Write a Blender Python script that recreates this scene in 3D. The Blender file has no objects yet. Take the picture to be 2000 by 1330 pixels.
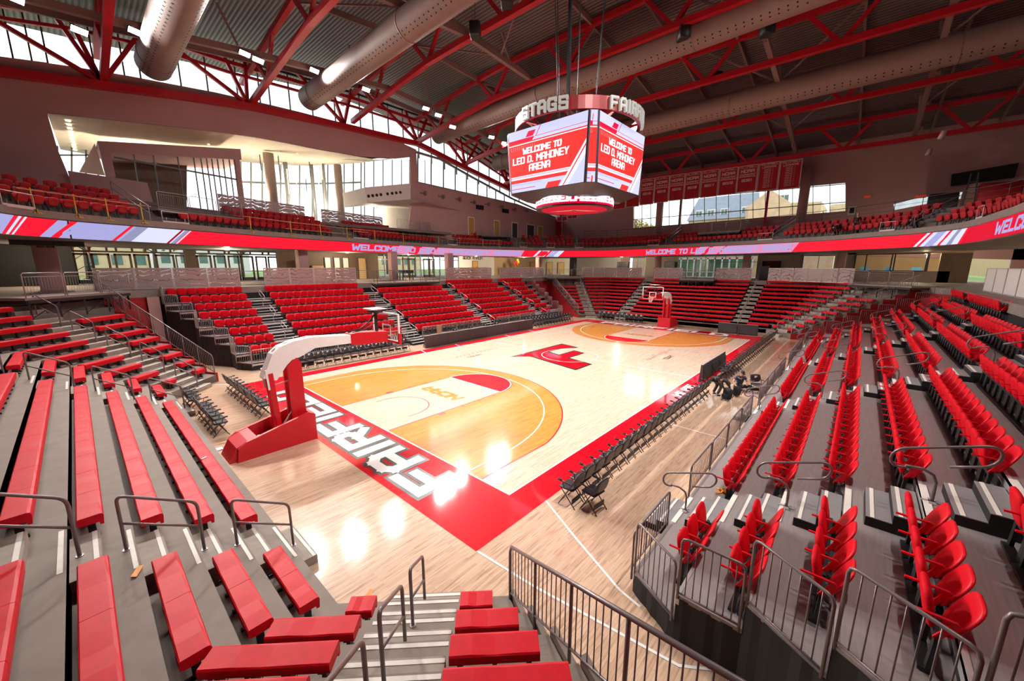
import bpy, math, random
from math import sin, cos, pi, radians, sqrt, atan2, hypot
from mathutils import Vector, Matrix, Quaternion
random.seed(7)
SC = bpy.context.scene
COL = SC.collection
# ------------------------------------------------------------------ camera
cam_d = bpy.data.cameras.new('camera'); cam = bpy.data.objects.new('camera', cam_d); COL.objects.link(cam)
CAM = Vector((-21.0146, -13.6779, 5.7413)); YAW, PITCH, ROLL, FPX = .728852, -.189338, .00154, 754.52
_f = Vector((cos(YAW)*cos(PITCH), sin(YAW)*cos(PITCH), sin(PITCH)))
_r = Vector((sin(YAW), -cos(YAW), 0)); _u = _r.cross(_f)
_r2 = _r*cos(ROLL)+_u*sin(ROLL); _u2 = _u*cos(ROLL)-_r*sin(ROLL)
cam.matrix_world = Matrix(((_r2.x, _u2.x, -_f.x, CAM.x), (_r2.y, _u2.y, -_f.y, CAM.y), (_r2.z, _u2.z, -_f.z, CAM.z), (0, 0, 0, 1)))
cam_d.sensor_width = 36; cam_d.lens = 36*FPX/2000; cam_d.clip_start = .1; cam_d.clip_end = 500
SC.camera = cam
# ------------------------------------------------------------------ colour management
SC.view_settings.view_transform = 'Standard'; SC.view_settings.look = 'None'
SC.view_settings.gamma = 1; SC.view_settings.exposure = 0.75; SC.view_settings.use_curve_mapping = False
# ------------------------------------------------------------------ sky
W = bpy.data.worlds.new('sky'); SC.world = W; W.use_nodes = True
nt = W.node_tree; nt.nodes.clear()
wo = nt.nodes.new('ShaderNodeOutputWorld'); bg = nt.nodes.new('ShaderNodeBackground')
tc = nt.nodes.new('ShaderNodeTexCoord'); sx = nt.nodes.new('ShaderNodeSeparateXYZ'); rp = nt.nodes.new('ShaderNodeValToRGB')
nt.links.new(tc.outputs['Generated'], sx.inputs[0]); nt.links.new(sx.outputs['Z'], rp.inputs[0]); nt.links.new(rp.outputs[0], bg.inputs[0]); nt.links.new(bg.outputs[0], wo.inputs[0])
rp.color_ramp.elements[0].color = (.92, .94, .96, 1); rp.color_ramp.elements[0].position = .0
rp.color_ramp.elements[1].color = (.78, .86, .95, 1); rp.color_ramp.elements[1].position = .9
bg.inputs[1].default_value = 1.5
# ------------------------------------------------------------------ big area lights: the arena floodlight bars under the roof
def area(name, loc, tgt, sx_, sy_, power, color=(1, .94, .89), spread=2.2):
    d = bpy.data.lights.new(name, 'AREA'); d.shape = 'RECTANGLE'; d.size = sx_; d.size_y = sy_; d.energy = power; d.color = color; d.spread = spread
    o = bpy.data.objects.new(name, d); COL.objects.link(o); o.location = loc
    o.rotation_euler = (Vector(tgt)-Vector(loc)).to_track_quat('-Z', 'Y').to_euler()
    return o
# the bars themselves (lamp + housing) are built with the roof, in build_floodlights()
FLOOD_W = 500.0
# ------------------------------------------------------------------ materials
MATS = {}
def mat(name, col, rough=.5, metal=0., var=.06, scale=6., coat=0., emit=0., alpha=1., spec=.5, stretch=None, ior=None):
    if name in MATS: return MATS[name]
    m = bpy.data.materials.new(name); m.use_nodes = True; MATS[name] = m
    n = m.node_tree; b = n.nodes['Principled BSDF']
    b.inputs['Roughness'].default_value = rough; b.inputs['Metallic'].default_value = metal
    b.inputs['Specular IOR Level'].default_value = spec
    if coat: b.inputs['Coat Weight'].default_value = coat; b.inputs['Coat Roughness'].default_value = .06
    c = (col[0], col[1], col[2], 1); bc = tuple(x*.15 for x in col[:3])+(1,) if emit else c
    if var > 0:
        t = n.nodes.new('ShaderNodeTexCoord'); nz = n.nodes.new('ShaderNodeTexNoise'); nz.inputs['Scale'].default_value = scale; nz.inputs['Detail'].default_value = 3
        src = t.outputs['Object']
        if stretch:
            mp = n.nodes.new('ShaderNodeMapping'); mp.inputs['Scale'].default_value = stretch; n.links.new(src, mp.inputs[0]); src = mp.outputs[0]
        n.links.new(src, nz.inputs['Vector'])
        r = n.nodes.new('ShaderNodeValToRGB'); r.color_ramp.elements[0].position = .3; r.color_ramp.elements[1].position = .7
        r.color_ramp.elements[0].color = tuple(max(0, x*(1-var)) for x in c[:3])+(1,); r.color_ramp.elements[1].color = tuple(min(1, x*(1+var)) for x in c[:3])+(1,)
        n.links.new(nz.outputs['Fac'], r.inputs[0])
        if emit: n.links.new(r.outputs[0], b.inputs['Emission Color']); b.inputs['Base Color'].default_value = bc
        else: n.links.new(r.outputs[0], b.inputs['Base Color'])
    else:
        b.inputs['Base Color'].default_value = bc
        if emit: b.inputs['Emission Color'].default_value = c
    if emit: b.inputs['Emission Strength'].default_value = emit*.62
    if alpha < 1: b.inputs['Alpha'].default_value = alpha
    return m
def glass_mat(name, col=(.9, .97, .95), refl=.12, tint=1.0):
    # clear glazing: transparent with a thin reflection
    m = bpy.data.materials.new(name); m.use_nodes = True; MATS[name] = m
    n = m.node_tree; n.nodes.clear(); o = n.nodes.new('ShaderNodeOutputMaterial'); tr = n.nodes.new('ShaderNodeBsdfTransparent'); gl = n.nodes.new('ShaderNodeBsdfGlossy')
    mx = n.nodes.new('ShaderNodeMixShader'); fr = n.nodes.new('ShaderNodeLayerWeight'); fr.inputs[0].default_value = .12
    tr.inputs[0].default_value = (*col, 1); gl.inputs['Roughness'].default_value = .02
    mt = n.nodes.new('ShaderNodeMath'); mt.operation = 'MULTIPLY'; mt.inputs[1].default_value = .35; n.links.new(fr.outputs['Facing'], mt.inputs[0]); n.links.new(mt.outputs[0], mx.inputs[0]); n.links.new(tr.outputs[0], mx.inputs[1]); n.links.new(gl.outputs[0], mx.inputs[2]); n.links.new(mx.outputs[0], o.inputs[0])
    return m
def plank_mat(name, c1, c2, c3, coat=1., rough=.32):
    m = bpy.data.materials.new(name); m.use_nodes = True; MATS[name] = m
    n = m.node_tree; b = n.nodes['Principled BSDF']
    t = n.nodes.new('ShaderNodeTexCoord'); br = n.nodes.new('ShaderNodeTexBrick')
    br.offset = .37; br.inputs['Scale'].default_value = 1; br.inputs['Brick Width'].default_value = .9; br.inputs['Row Height'].default_value = .06
    br.inputs['Mortar Size'].default_value = .0012; br.inputs['Bias'].default_value = -.15
    br.inputs['Color1'].default_value = (*c1, 1); br.inputs['Color2'].default_value = (*c2, 1); br.inputs['Mortar'].default_value = (*c3, 1)
    nz = n.nodes.new('ShaderNodeTexNoise'); nz.inputs['Scale'].default_value = 1; nz.inputs['Detail'].default_value = 4
    mp = n.nodes.new('ShaderNodeMapping'); mp.inputs['Scale'].default_value = (1.6, 22, 1)
    n.links.new(t.outputs['Object'], br.inputs['Vector']); n.links.new(t.outputs['Object'], mp.inputs[0]); n.links.new(mp.outputs[0], nz.inputs['Vector'])
    rr = n.nodes.new('ShaderNodeValToRGB'); rr.color_ramp.elements[0].position = .52; rr.color_ramp.elements[0].color = (1, 1, 1, 1)
    rr.color_ramp.elements[1].position = .78; rr.color_ramp.elements[1].color = (c3[0]/c1[0], c3[1]/c1[1], c3[2]/c1[2], 1)
    n.links.new(nz.outputs['Fac'], rr.inputs[0])
    mx = n.nodes.new('ShaderNodeMix'); mx.data_type = 'RGBA'; mx.blend_type = 'MULTIPLY'; mx.inputs['Factor'].default_value = 1
    n.links.new(br.outputs['Color'], mx.inputs['A']); n.links.new(rr.outputs[0], mx.inputs['B']); n.links.new(mx.outputs['Result'], b.inputs['Base Color'])
    b.inputs['Roughness'].default_value = rough; b.inputs['Specular IOR Level'].default_value = .08; b.inputs['Coat Weight'].default_value = coat; b.inputs['Coat Roughness'].default_value = .09
    bp_ = n.nodes.new('ShaderNodeBump'); bp_.inputs['Strength'].default_value = .02; bp_.inputs['Distance'].default_value = .01
    n2 = n.nodes.new('ShaderNodeTexNoise'); n2.inputs['Scale'].default_value = 1; mp2 = n.nodes.new('ShaderNodeMapping'); mp2.inputs['Scale'].default_value = (3, 17, 1)
    n.links.new(t.outputs['Object'], mp2.inputs[0]); n.links.new(mp2.outputs[0], n2.inputs['Vector']); n.links.new(n2.outputs['Fac'], bp_.inputs['Height']); n.links.new(bp_.outputs[0], b.inputs['Coat Normal'])
    return m
RED = (.62, .006, .016)
# ------------------------------------------------------------------ geometry collector
class G:
    def __init__(s): s.v = []; s.f = []; s.m = []; s.sm = []
    def add(s, vs, fs, mi=0, smooth=False):
        o = len(s.v); s.v += [tuple(p) for p in vs]
        for f in fs: s.f.append(tuple(o+i for i in f)); s.m.append(mi); s.sm.append(smooth)
        return s
    def box(s, a, b, mi=0, M=None):
        x0, y0, z0 = a; x1, y1, z1 = b
        vs = [Vector(p) for p in ((x0,y0,z0),(x1,y0,z0),(x1,y1,z0),(x0,y1,z0),(x0,y0,z1),(x1,y0,z1),(x1,y1,z1),(x0,y1,z1))]
        if M: vs = [M@p for p in vs]
        return s.add(vs, [(0,3,2,1),(4,5,6,7),(0,1,5,4),(1,2,6,5),(2,3,7,6),(3,0,4,7)], mi)
    def cbox(s, c, h, mi=0, M=None, bev=0):
        if bev <= 0: return s.box((c[0]-h[0], c[1]-h[1], c[2]-h[2]), (c[0]+h[0], c[1]+h[1], c[2]+h[2]), mi, M)
        # box with chamfered vertical + top edges: stacked rings
        rings = []
        def ring(hx, hy, z):
            b = min(bev, hx*.9, hy*.9)
            return [(c[0]+sx*(hx-(b if k else 0)), c[1]+sy*(hy-(0 if k else b)), z) for sx, sy, k in ((1,-1,0),(1,1,0),(1,1,1),(-1,1,1),(-1,1,0),(-1,-1,0),(-1,-1,1),(1,-1,1))]
        b = min(bev, h[2]*.9)
        zs = [(c[2]-h[2], bev), (c[2]-h[2]+b, 0), (c[2]+h[2]-b, 0), (c[2]+h[2], bev)]
        for z, i in zs: rings.append([Vector(p) for p in ring(h[0]-i, h[1]-i, z)])
        return s.loft(rings, mi, M=M, cap=True, smooth=True)
    def loft(s, rings, mi=0, M=None, cap=True, closed=True, smooth=False):
        n = len(rings[0]); vs = [M@Vector(p) if M else Vector(p) for r in rings for p in r]; fs = []
        for k in range(len(rings)-1):
            for i in range(n if closed else n-1):
                j = (i+1) % n; fs.append((k*n+i, k*n+j, (k+1)*n+j, (k+1)*n+i))
        s.add(vs, fs, mi, smooth)
        if cap and closed:
            o = len(s.v)-len(vs); s.f.append(tuple(o+i for i in reversed(range(n)))); s.m.append(mi); s.sm.append(False)
            s.f.append(tuple(o+(len(rings)-1)*n+i for i in range(n))); s.m.append(mi); s.sm.append(False)
        return s
    def prism(s, poly, z0, z1, mi=0, M=None):
        a = sum(poly[i][0]*poly[(i+1) % len(poly)][1]-poly[(i+1) % len(poly)][0]*poly[i][1] for i in range(len(poly)))
        if a < 0: poly = poly[::-1]
        return s.loft([[(p[0], p[1], z0) for p in poly], [(p[0], p[1], z1) for p in poly]], mi, M=M)
    def face(s, pts, mi=0): return s.add(pts, [tuple(range(len(pts)))], mi)
    def bar(s, p, q, w, h=None, mi=0, up=(0, 0, 1)):
        h = h or w; p = Vector(p); q = Vector(q); d = (q-p)
        if d.length < 1e-6: return s
        d.normalize(); u = Vector(up)
        if abs(d.dot(u)) > .97: u = Vector((1, 0, 0)) if abs(d.x) < .9 else Vector((0, 1, 0))
        r = d.cross(u).normalized(); u = r.cross(d).normalized()
        R = [[c+r*a*w/2+u*b*h/2 for a, b in ((-1,-1),(1,-1),(1,1),(-1,1))] for c in (p, q)]
        return s.loft(R, mi)
    def tube(s, pts, r, n=6, mi=0, closed=False, smooth=True):
        pts = [Vector(p) for p in pts]; k = len(pts); rings = []; N = None
        for i in range(k):
            a = pts[i-1] if (i > 0 or closed) else pts[i]; b = pts[(i+1) % k] if (i < k-1 or closed) else pts[i]
            d = (b-a).normalized()
            if N is None:
                N = d.orthogonal().normalized()
            else: N = (N-d*N.dot(d)).normalized()
            B = d.cross(N)
            rr = r[i] if isinstance(r, (list, tuple)) else r
            rings.append([pts[i]+(N*cos(2*pi*j/n)+B*sin(2*pi*j/n))*rr for j in range(n)])
        if closed: rings.append(rings[0])
        return s.loft(rings, mi, cap=not closed, smooth=smooth)
    def cyl(s, c, r, z0, z1, n=16, mi=0, smooth=True): return s.tube([(c[0], c[1], z0), (c[0], c[1], z1)], r, n, mi, smooth=smooth)
    def build(s, name, mats, parent=None):
        me = bpy.data.meshes.new(name); me.from_pydata(s.v, [], s.f)
        if not isinstance(mats, (list, tuple)): mats = [mats]
        for m in mats: me.materials.append(m)
        if len(mats) > 1: me.polygons.foreach_set('material_index', s.m)
        me.polygons.foreach_set('use_smooth', s.sm)
        me.update(); me.validate()
        o = bpy.data.objects.new(name, me); COL.objects.link(o)
        if parent: o.parent = parent
        return o
def tag(o, label=None, cat=None, group=None, kind=None):
    if label: o['label'] = label
    if cat: o['category'] = cat
    if group: o['group'] = group
    if kind: o['kind'] = kind
    return o
def thing(name, label, cat, loc=(0, 0, 0), rz=0., group=None):
    o = bpy.data.objects.new(name, None); COL.objects.link(o); o.location = loc; o.rotation_euler = (0, 0, rz); o.empty_display_size = .2
    return tag(o, label, cat, group)
def child_list(o): return list(o.children)
def dup(root, loc=None, rz=None, label=None, group=None, mw=None):
    def cp(o, par):
        c = o.copy(); COL.objects.link(c)
        if par: c.parent = par; c.matrix_parent_inverse = Matrix()
        for ch in KIDS.get(o.name, []): cp(ch, c)
        return c
    c = cp(root, None)
    if loc is not None: c.location = loc
    if rz is not None: c.rotation_euler = (0, 0, rz)
    if label: c['label'] = label
    if group: c['group'] = group
    return c
KIDS = {}
def proto(root, kids):
    KIDS[root.name] = kids
    return root
class Placer:
    """first use moves the built thing itself, later uses copy it"""
    def __init__(s, root, kids): s.root = root; s.used = False; KIDS[root.name] = kids
    def put(s, loc, rz, label, group=None):
        if not s.used:
            s.used = True; o = s.root; o.location = loc; o.rotation_euler = (0, 0, rz); o['label'] = label
            if group: o['group'] = group
            return o
        return dup(s.root, loc, rz, label, group)
def struct(o): o['kind'] = 'structure'; return o
ORD = ['', 'first', 'second', 'third', 'fourth', 'fifth', 'sixth', 'seventh', 'eighth', 'ninth', 'tenth', 'eleventh', 'twelfth', 'thirteenth', 'fourteenth', 'fifteenth', 'sixteenth', 'seventeenth', 'eighteenth', 'nineteenth', 'twentieth']
def ordn(n):
    if n < 21: return ORD[n]
    t = ['', '', 'twenty', 'thirty', 'forty', 'fifty', 'sixty'][n//10]
    return t+('-'+ORD[n % 10] if n % 10 else 'ieth').replace('tyieth', 'tieth') if n % 10 else t[:-1]+'ieth'
# ------------------------------------------------------------------ stroke font (blocky)
FONT = {
'A': [[(0,0),(0,.8),(.25,1),(.75,1),(1,.8),(1,0)],[(0,.42),(1,.42)]], 'B': [[(0,0),(0,1),(.85,1),(1,.88),(1,.62),(.85,.52),(0,.52)],[(.85,.52),(1,.4),(1,.12),(.85,0),(0,0)]],
'C': [[(1,.8),(1,1),(.15,1),(0,.85),(0,.15),(.15,0),(1,0),(1,.2)]], 'D': [[(0,0),(0,1),(.75,1),(1,.8),(1,.2),(.75,0),(0,0)]], 'E': [[(1,1),(0,1),(0,0),(1,0)],[(0,.5),(.8,.5)]],
'F': [[(1,1),(0,1),(0,0)],[(0,.5),(.8,.5)]], 'G': [[(1,.8),(1,1),(.15,1),(0,.85),(0,.15),(.15,0),(1,0),(1,.45),(.6,.45)]], 'H': [[(0,0),(0,1)],[(1,0),(1,1)],[(0,.5),(1,.5)]],
'I': [[(.5,0),(.5,1)]], 'K': [[(0,0),(0,1)],[(1,1),(.15,.5),(1,0)]], 'L': [[(0,1),(0,0),(1,0)]], 'M': [[(0,0),(0,1),(.5,.45),(1,1),(1,0)]], 'N': [[(0,0),(0,1),(1,0),(1,1)]],
'O': [[(.15,0),(0,.15),(0,.85),(.15,1),(.85,1),(1,.85),(1,.15),(.85,0),(.15,0)]], 'P': [[(0,0),(0,1),(1,1),(1,.5),(0,.5)]], 'Q': [[(.15,0),(0,.15),(0,.85),(.15,1),(.85,1),(1,.85),(1,.15),(.85,0),(.15,0)],[(.6,.3),(1,-.05)]],
'R': [[(0,0),(0,1),(.85,1),(1,.85),(1,.6),(.85,.47),(0,.47)],[(.55,.47),(1,0)]], 'S': [[(1,.82),(1,1),(0,1),(0,.52),(1,.48),(1,0),(0,0),(0,.18)]], 'T': [[(0,1),(1,1)],[(.5,1),(.5,0)]],
'U': [[(0,1),(0,.12),(.15,0),(.85,0),(1,.12),(1,1)]], 'V': [[(0,1),(.5,0),(1,1)]], 'W': [[(0,1),(.2,0),(.5,.6),(.8,0),(1,1)]], 'X': [[(0,0),(1,1)],[(0,1),(1,0)]], 'Y': [[(0,1),(.5,.5),(1,1)],[(.5,.5),(.5,0)]],
'0': [[(0,0),(0,1),(1,1),(1,0),(0,0)]], '1': [[(.3,.8),(.55,1),(.55,0)]], '2': [[(0,1),(1,1),(1,.5),(0,.5),(0,0),(1,0)]], '3': [[(0,1),(1,1),(1,0),(0,0)],[(.2,.5),(1,.5)]], '5': [[(1,1),(0,1),(0,.5),(1,.5),(1,0),(0,0)]],
'6': [[(1,1),(0,1),(0,0),(1,0),(1,.5),(0,.5)]], '7': [[(0,1),(1,1),(.4,0)]], '9': [[(0,0),(1,0),(1,1),(0,1),(0,.5),(1,.5)]], '.': [[(.4,0),(.6,0)]], ' ': []}
WID = {'I': .28, '.': .25, ' ': .55, '1': .6, 'M': 1.25, 'W': 1.3}
def text_w(txt, h, wr=.62, gap=.3): return sum((WID.get(c, 1)*wr+gap)*h for c in txt)-gap*h
def text_quads(txt, h, th, wr=.62, gap=.3, shear=0., grow=0.):
    """list of convex polygons (2d) for txt, cap height h, stroke thickness th"""
    out = []; x = 0.; t = th+2*grow
    for c in txt:
        w = WID.get(c, 1)*wr*h
        for st in FONT.get(c, []):
            P = [Vector((x+(.5*w if c == 'I' else a*w), th/2+b*(h-th))) for a, b in st]
            for a, b in zip(P, P[1:]):
                d = b-a
                if d.length < 1e-6: continue
                d = d.normalized(); n = Vector((-d.y, d.x))*t/2; e = d*t/2*(.98)
                out.append([(q.x+q.y*shear, q.y) for q in (a-e-n, b+e-n, b+e+n, a-e+n)])
        x += w+gap*h
    return out
# ================================================================== floor with all its paint (one structure)
M_wood = plank_mat('maple_floor', (.80, .62, .48), (.70, .51, .37), (.46, .29, .19))
M_woodo = plank_mat('maple_surround', (.70, .49, .35), (.57, .37, .25), (.36, .21, .13))
M_orange = plank_mat('stained_floor', (.72, .33, .075), (.60, .26, .05), (.40, .15, .03))
M_redp = mat('court_red_paint', (.66, .0, .012), .4, coat=1., var=.03, spec=.05)
M_white = mat('court_white_paint', (.86, .84, .82), .35, coat=.3, var=.02)
M_black = mat('court_black_paint', (.02, .018, .018), .35, coat=.4, var=.1)
M_lred = mat('court_line_red', (.50, .01, .015), .35, coat=.3, var=.03)
FM = [M_wood, M_woodo, M_orange, M_redp, M_white, M_black, M_lred]
fl = G()
def arc(cx, cy, r, a0, a1, n=48): return [(cx+r*cos(radians(a0+(a1-a0)*i/n)), cy+r*sin(radians(a0+(a1-a0)*i/n))) for i in range(n+1)]
def flat(poly, z, mi):
    a = sum(poly[i][0]*poly[(i+1) % len(poly)][1]-poly[(i+1) % len(poly)][0]*poly[i][1] for i in range(len(poly)))
    if a < 0: poly = poly[::-1]
    fl.face([(p[0], p[1], z) for p in poly], mi)
def line(pts, w, z, mi, closed=False):
    pts = [Vector((p[0], p[1])) for p in pts]; n = len(pts); L = []; R = []
    for i in range(n):
        a = pts[i-1] if (i or closed) else pts[i]; b = pts[(i+1) % n] if (i < n-1 or closed) else pts[i]
        d = (b-a).normalized(); m = Vector((-d.y, d.x))*w/2; L.append(pts[i]+m); R.append(pts[i]-m)
    for i in range(n if closed else n-1):
        j = (i+1) % n; flat([R[i], R[j], L[j], L[i]], z, mi)
HX, HY = 14.33, 7.62
# base slab: thick
fl.box((-46, -40, -.3), (64, 60, -.02), 1)
flat([(-27, -24), (27, -24), (27, 24), (-27, 24)], -.004, 1)
Z1, Z2, Z3, Z4, Z5, Z6 = .0, .002, .004, .006, .008, .010
flat([(-16.3, -8.5), (16.3, -8.5), (16.3, 8.5), (-16.3, 8.5)], Z1, 3)
flat([(-HX-.05, -HY-.05), (HX+.05, -HY-.05), (HX+.05, HY+.05), (-HX-.05, HY+.05)], Z2, 4)
flat([(-HX, -HY), (HX, -HY), (HX, HY), (-HX, HY)], Z3, 0)
for s in (-1, 1):
    def P(p): return [(s*-1*-x if False else -s*x, y) for x, y in p]
    # canonical: near end at negative x ; P mirrors it
    hx = -12.75
    ang = math.degrees(math.asin(6.6/6.75))
    outer = [(-HX, -6.6)]+arc(hx, 0, 6.75, -ang, ang, 64)+[(-HX, 6.6)]
    flat(P(outer), Z4, 2); line(P(outer), .05, Z5, 6)
    ang = math.degrees(math.asin(6.02/6.04))
    line(P([(-HX, -6.02), (hx, -6.02)]+arc(hx, 0, 6.02, -88, 88, 64)+[(hx, 6.02), (-HX, 6.02)]), .05, Z5, 4)
    flat(P([(-HX, -1.83), (-8.54, -1.83), (-8.54, 1.83), (-HX, 1.83)]), Z5, 0)
    line(P([(-HX, -1.83), (-8.54, -1.83)]), .05, Z6, 6); line(P([(-HX, 1.83), (-8.54, 1.83)]), .05, Z6, 6)
    flat(P(arc(-8.54, 0, 1.83, -90, 90, 32)), Z5, 3); line(P(arc(-8.54, 0, 1.83, -90, 90, 32)), .05, Z6, 4)
    line(P(arc(-8.54, 0, 1.90, -90, 90, 32)), .03, Z6, 6)
    line(P([(-8.54, -1.83), (-8.54, 1.83)]), .05, Z6, 4)
    line(P([(hx-.35, -1.22), (hx, -1.22)]+arc(hx, 0, 1.22, -90, 90, 32)+[(hx, 1.22), (hx-.35, 1.22)]), .05, Z6, 6)
    for sy in (-1, 1):
        flat(P([(-12.2, sy*1.85), (-11.88, sy*1.85), (-11.88, sy*2.05), (-12.2, sy*2.05)]), Z6, 6)
        for xx in (-10.95, -10.05, -9.15): flat(P([(xx, sy*1.85), (xx+.06, sy*1.85), (xx+.06, sy*2.05), (xx, sy*2.05)]), Z6, 6)
    # letters in the lane
    qs = text_quads('NCAA', .62, .17, wr=.75, gap=.22, shear=.25)
    wd = text_w('NCAA', .62, .75, .22)
    for q in qs:  # reads towards +y with its top to -x
        flat([(-s*(-10.15-b), -s*(a-wd/2)) for a, b in q], Z6+.0003*qs.index(q), 2)
    # FAIRFIELD along the baseline, black outline under white
    txt = 'FAIRFIELD'; h = 1.3; wr = .66; gp = .28
    tw = text_w(txt, h, wr, gp)
    for grow, mi in ((.09, 5), (0, 4)):
        for i, q in enumerate(text_quads(txt, h, .30, wr, gp, 0, grow)):
            flat([(-s*(-14.70-b), -s*(-5.85+a*11.5/tw)) for a, b in q], (.004 if mi == 5 else .010)+.00012*i, mi)
# half-court line, centre circle, F
line([(0, -HY), (0, HY)], .05, Z4, 4)
Fo = [(-2.93, 2.6), (2.91, 2.58), (2.56, .84), (-.03+.2, 1.72-.2), (-.1, .55), (1.51, .62), (1.27, -.36), (-.64, -.42), (-1.05, -2.33), (-2.93, -2.32), (-2.0, 1.74)]
Fo = [(-2.93, 2.62), (2.91, 2.62), (2.52, .84), (1.35, 1.62), (.02, 1.62), (-.32, .62), (1.51, .62), (1.24, -.40), (-.62, -.40), (-1.08, -2.33), (-2.93, -2.33), (-2.02, 1.72)]
def tri_fill(poly, z, mi):
    from mathutils.geometry import tessellate_polygon
    T = tessellate_polygon([[Vector((p[0], p[1], 0)) for p in poly]])
    for t in T: flat([poly[i] for i in t], z, mi)
def inset(poly, d):
    n = len(poly); out = []
    a = sum(poly[i][0]*poly[(i+1) % n][1]-poly[(i+1) % n][0]*poly[i][1] for i in range(n)); sg = 1 if a > 0 else -1
    for i in range(n):
        p0, p1, p2 = Vector(poly[i-1]), Vector(poly[i]), Vector(poly[(i+1) % n]); d1 = (p1-p0).normalized(); d2 = (p2-p1).normalized()
        n1 = Vector((-d1.y, d1.x))*sg; n2 = Vector((-d2.y, d2.x))*sg; b = (n1+n2); b = b/b.length; k = d/max(.28, b.dot(n1)); out.append(tuple(p1+b*k))
    return out
tri_fill(Fo, Z5, 5); tri_fill(inset(Fo, .17), Z6, 3)
line(arc(0, 0, 1.83, 0, 360, 64)[:-1], .05, .012, 4, closed=True)
# side-line lettering partly behind the boards
for i, q in enumerate(text_quads('WE ARE', .42, .11, .62, .26, .1)): flat([(-3.6+a, -8.30+b) for a, b in q], Z3+.0003*i, 4)
# facing-bench marks on the far side line and court signatures
for x in (-5.9, -2.9, 2.6, 5.8): flat([(x, 7.67), (x+.08, 7.67), (x+.3, 8.5), (x+.22, 8.5)], Z2, 4)
def sig(x, y, L, seed):
    r = random.Random(seed); p = []; k = 44
    for i in range(k+1): p.append((x+L*i/k+r.uniform(-.04, .04), y+.16*sin(i*1.9)+r.uniform(-.07, .07)+(.16 if i in (0, 17, 18, 30) else 0)))
    for a, b in zip(p, p[1:]):
        if r.random() < .86: line([a, b], .03, Z5, 5)
sig(-6.4, 5.1, 4.8, 3); sig(1.9, -4.3, 4.7, 5)
for q in text_quads('COURT', .3, .05): flat([(-4.9+a, 4.35+b) for a, b in q], Z5, 5)
for q in text_quads('COURT', .3, .05): flat([(3.2+a, -5.2+b) for a, b in q], Z5, 5)
# thin volleyball/practice lines on the surround
for p in ([(-16.28, -8.5), (-16.2, -9.9), (-15.9, -12.4), (-15.2, -13.4)], [(-13.94, -8.5), (-14.6, -9.8), (-15.23, -11.13), (-15.32, -11.55)], [(-7.0, -8.5), (-7.05, -11.0)], [(-16.3, 8.5), (-17.2, 9.6)], [(-14.6, 8.9), (-14.9, 10.6), (-15.6, 12)], [(0, -8.5), (0, -11)], [(7, -8.5), (7, -11)]):
    line(p, .05, Z2, 4)
floor = fl.build('floor', FM); struct(floor)
# ================================================================== end bowls: concrete terraces, benches, aisle rails
M_conc = mat('terrace_concrete', (.235, .19, .16), .75, var=.09, scale=3)
M_riser = mat('terrace_riser', (.33, .275, .235), .8, var=.12, scale=5)
M_strip = mat('nosing_strip', (.74, .70, .64), .6, var=.05)
M_bench = mat('bench_vinyl', (.62, .004, .016), .5, var=.07, scale=9, spec=.22)
M_bseam = mat('bench_seam', (.30, .004, .01), .6, var=.1)
M_dark = mat('black_steel', (.018, .018, .02), .45, var=.2)
M_rail = mat('rail_steel_paint', (.20, .165, .165), .38, .35, var=.05)
M_railL = mat('rail_steel_light', (.38, .34, .34), .36, .4, var=.05)
M_redwall = mat('red_wall_paint', (.36, .006, .012), .6, var=.05)
H = .36; T = .68; NR = 11
S2 = sqrt(.5)
P0 = Vector((-18.9, -8.0)); P1 = Vector((-16.93, -9.97)); FD = Vector((S2, -S2)); FN = Vector((-S2, -S2)); ED = Vector((-.45, -.893))
def front(d):
    """front polyline of the line offset outward by d, from the right (negative y) end to the left end, canonical near end"""
    m = Vector((-18.9-d, -8.0-.4142*d)); e = P1+ED*(d/FN.dot(ED))
    return [e, m, Vector((m.x, -m.y)), Vector((e.x, -e.y))]
BACK = NR*T
def facet_pt(s_, d): return P0+FD*s_+FN*d     # s along the facet from its inner corner, d outward
def facet_rng(d):
    m = Vector((-18.9-d, -8.0-.4142*d)); e = P1+ED*(d/FN.dot(ED))
    return (m-P0).dot(FD), (e-P0).dot(FD)
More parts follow.
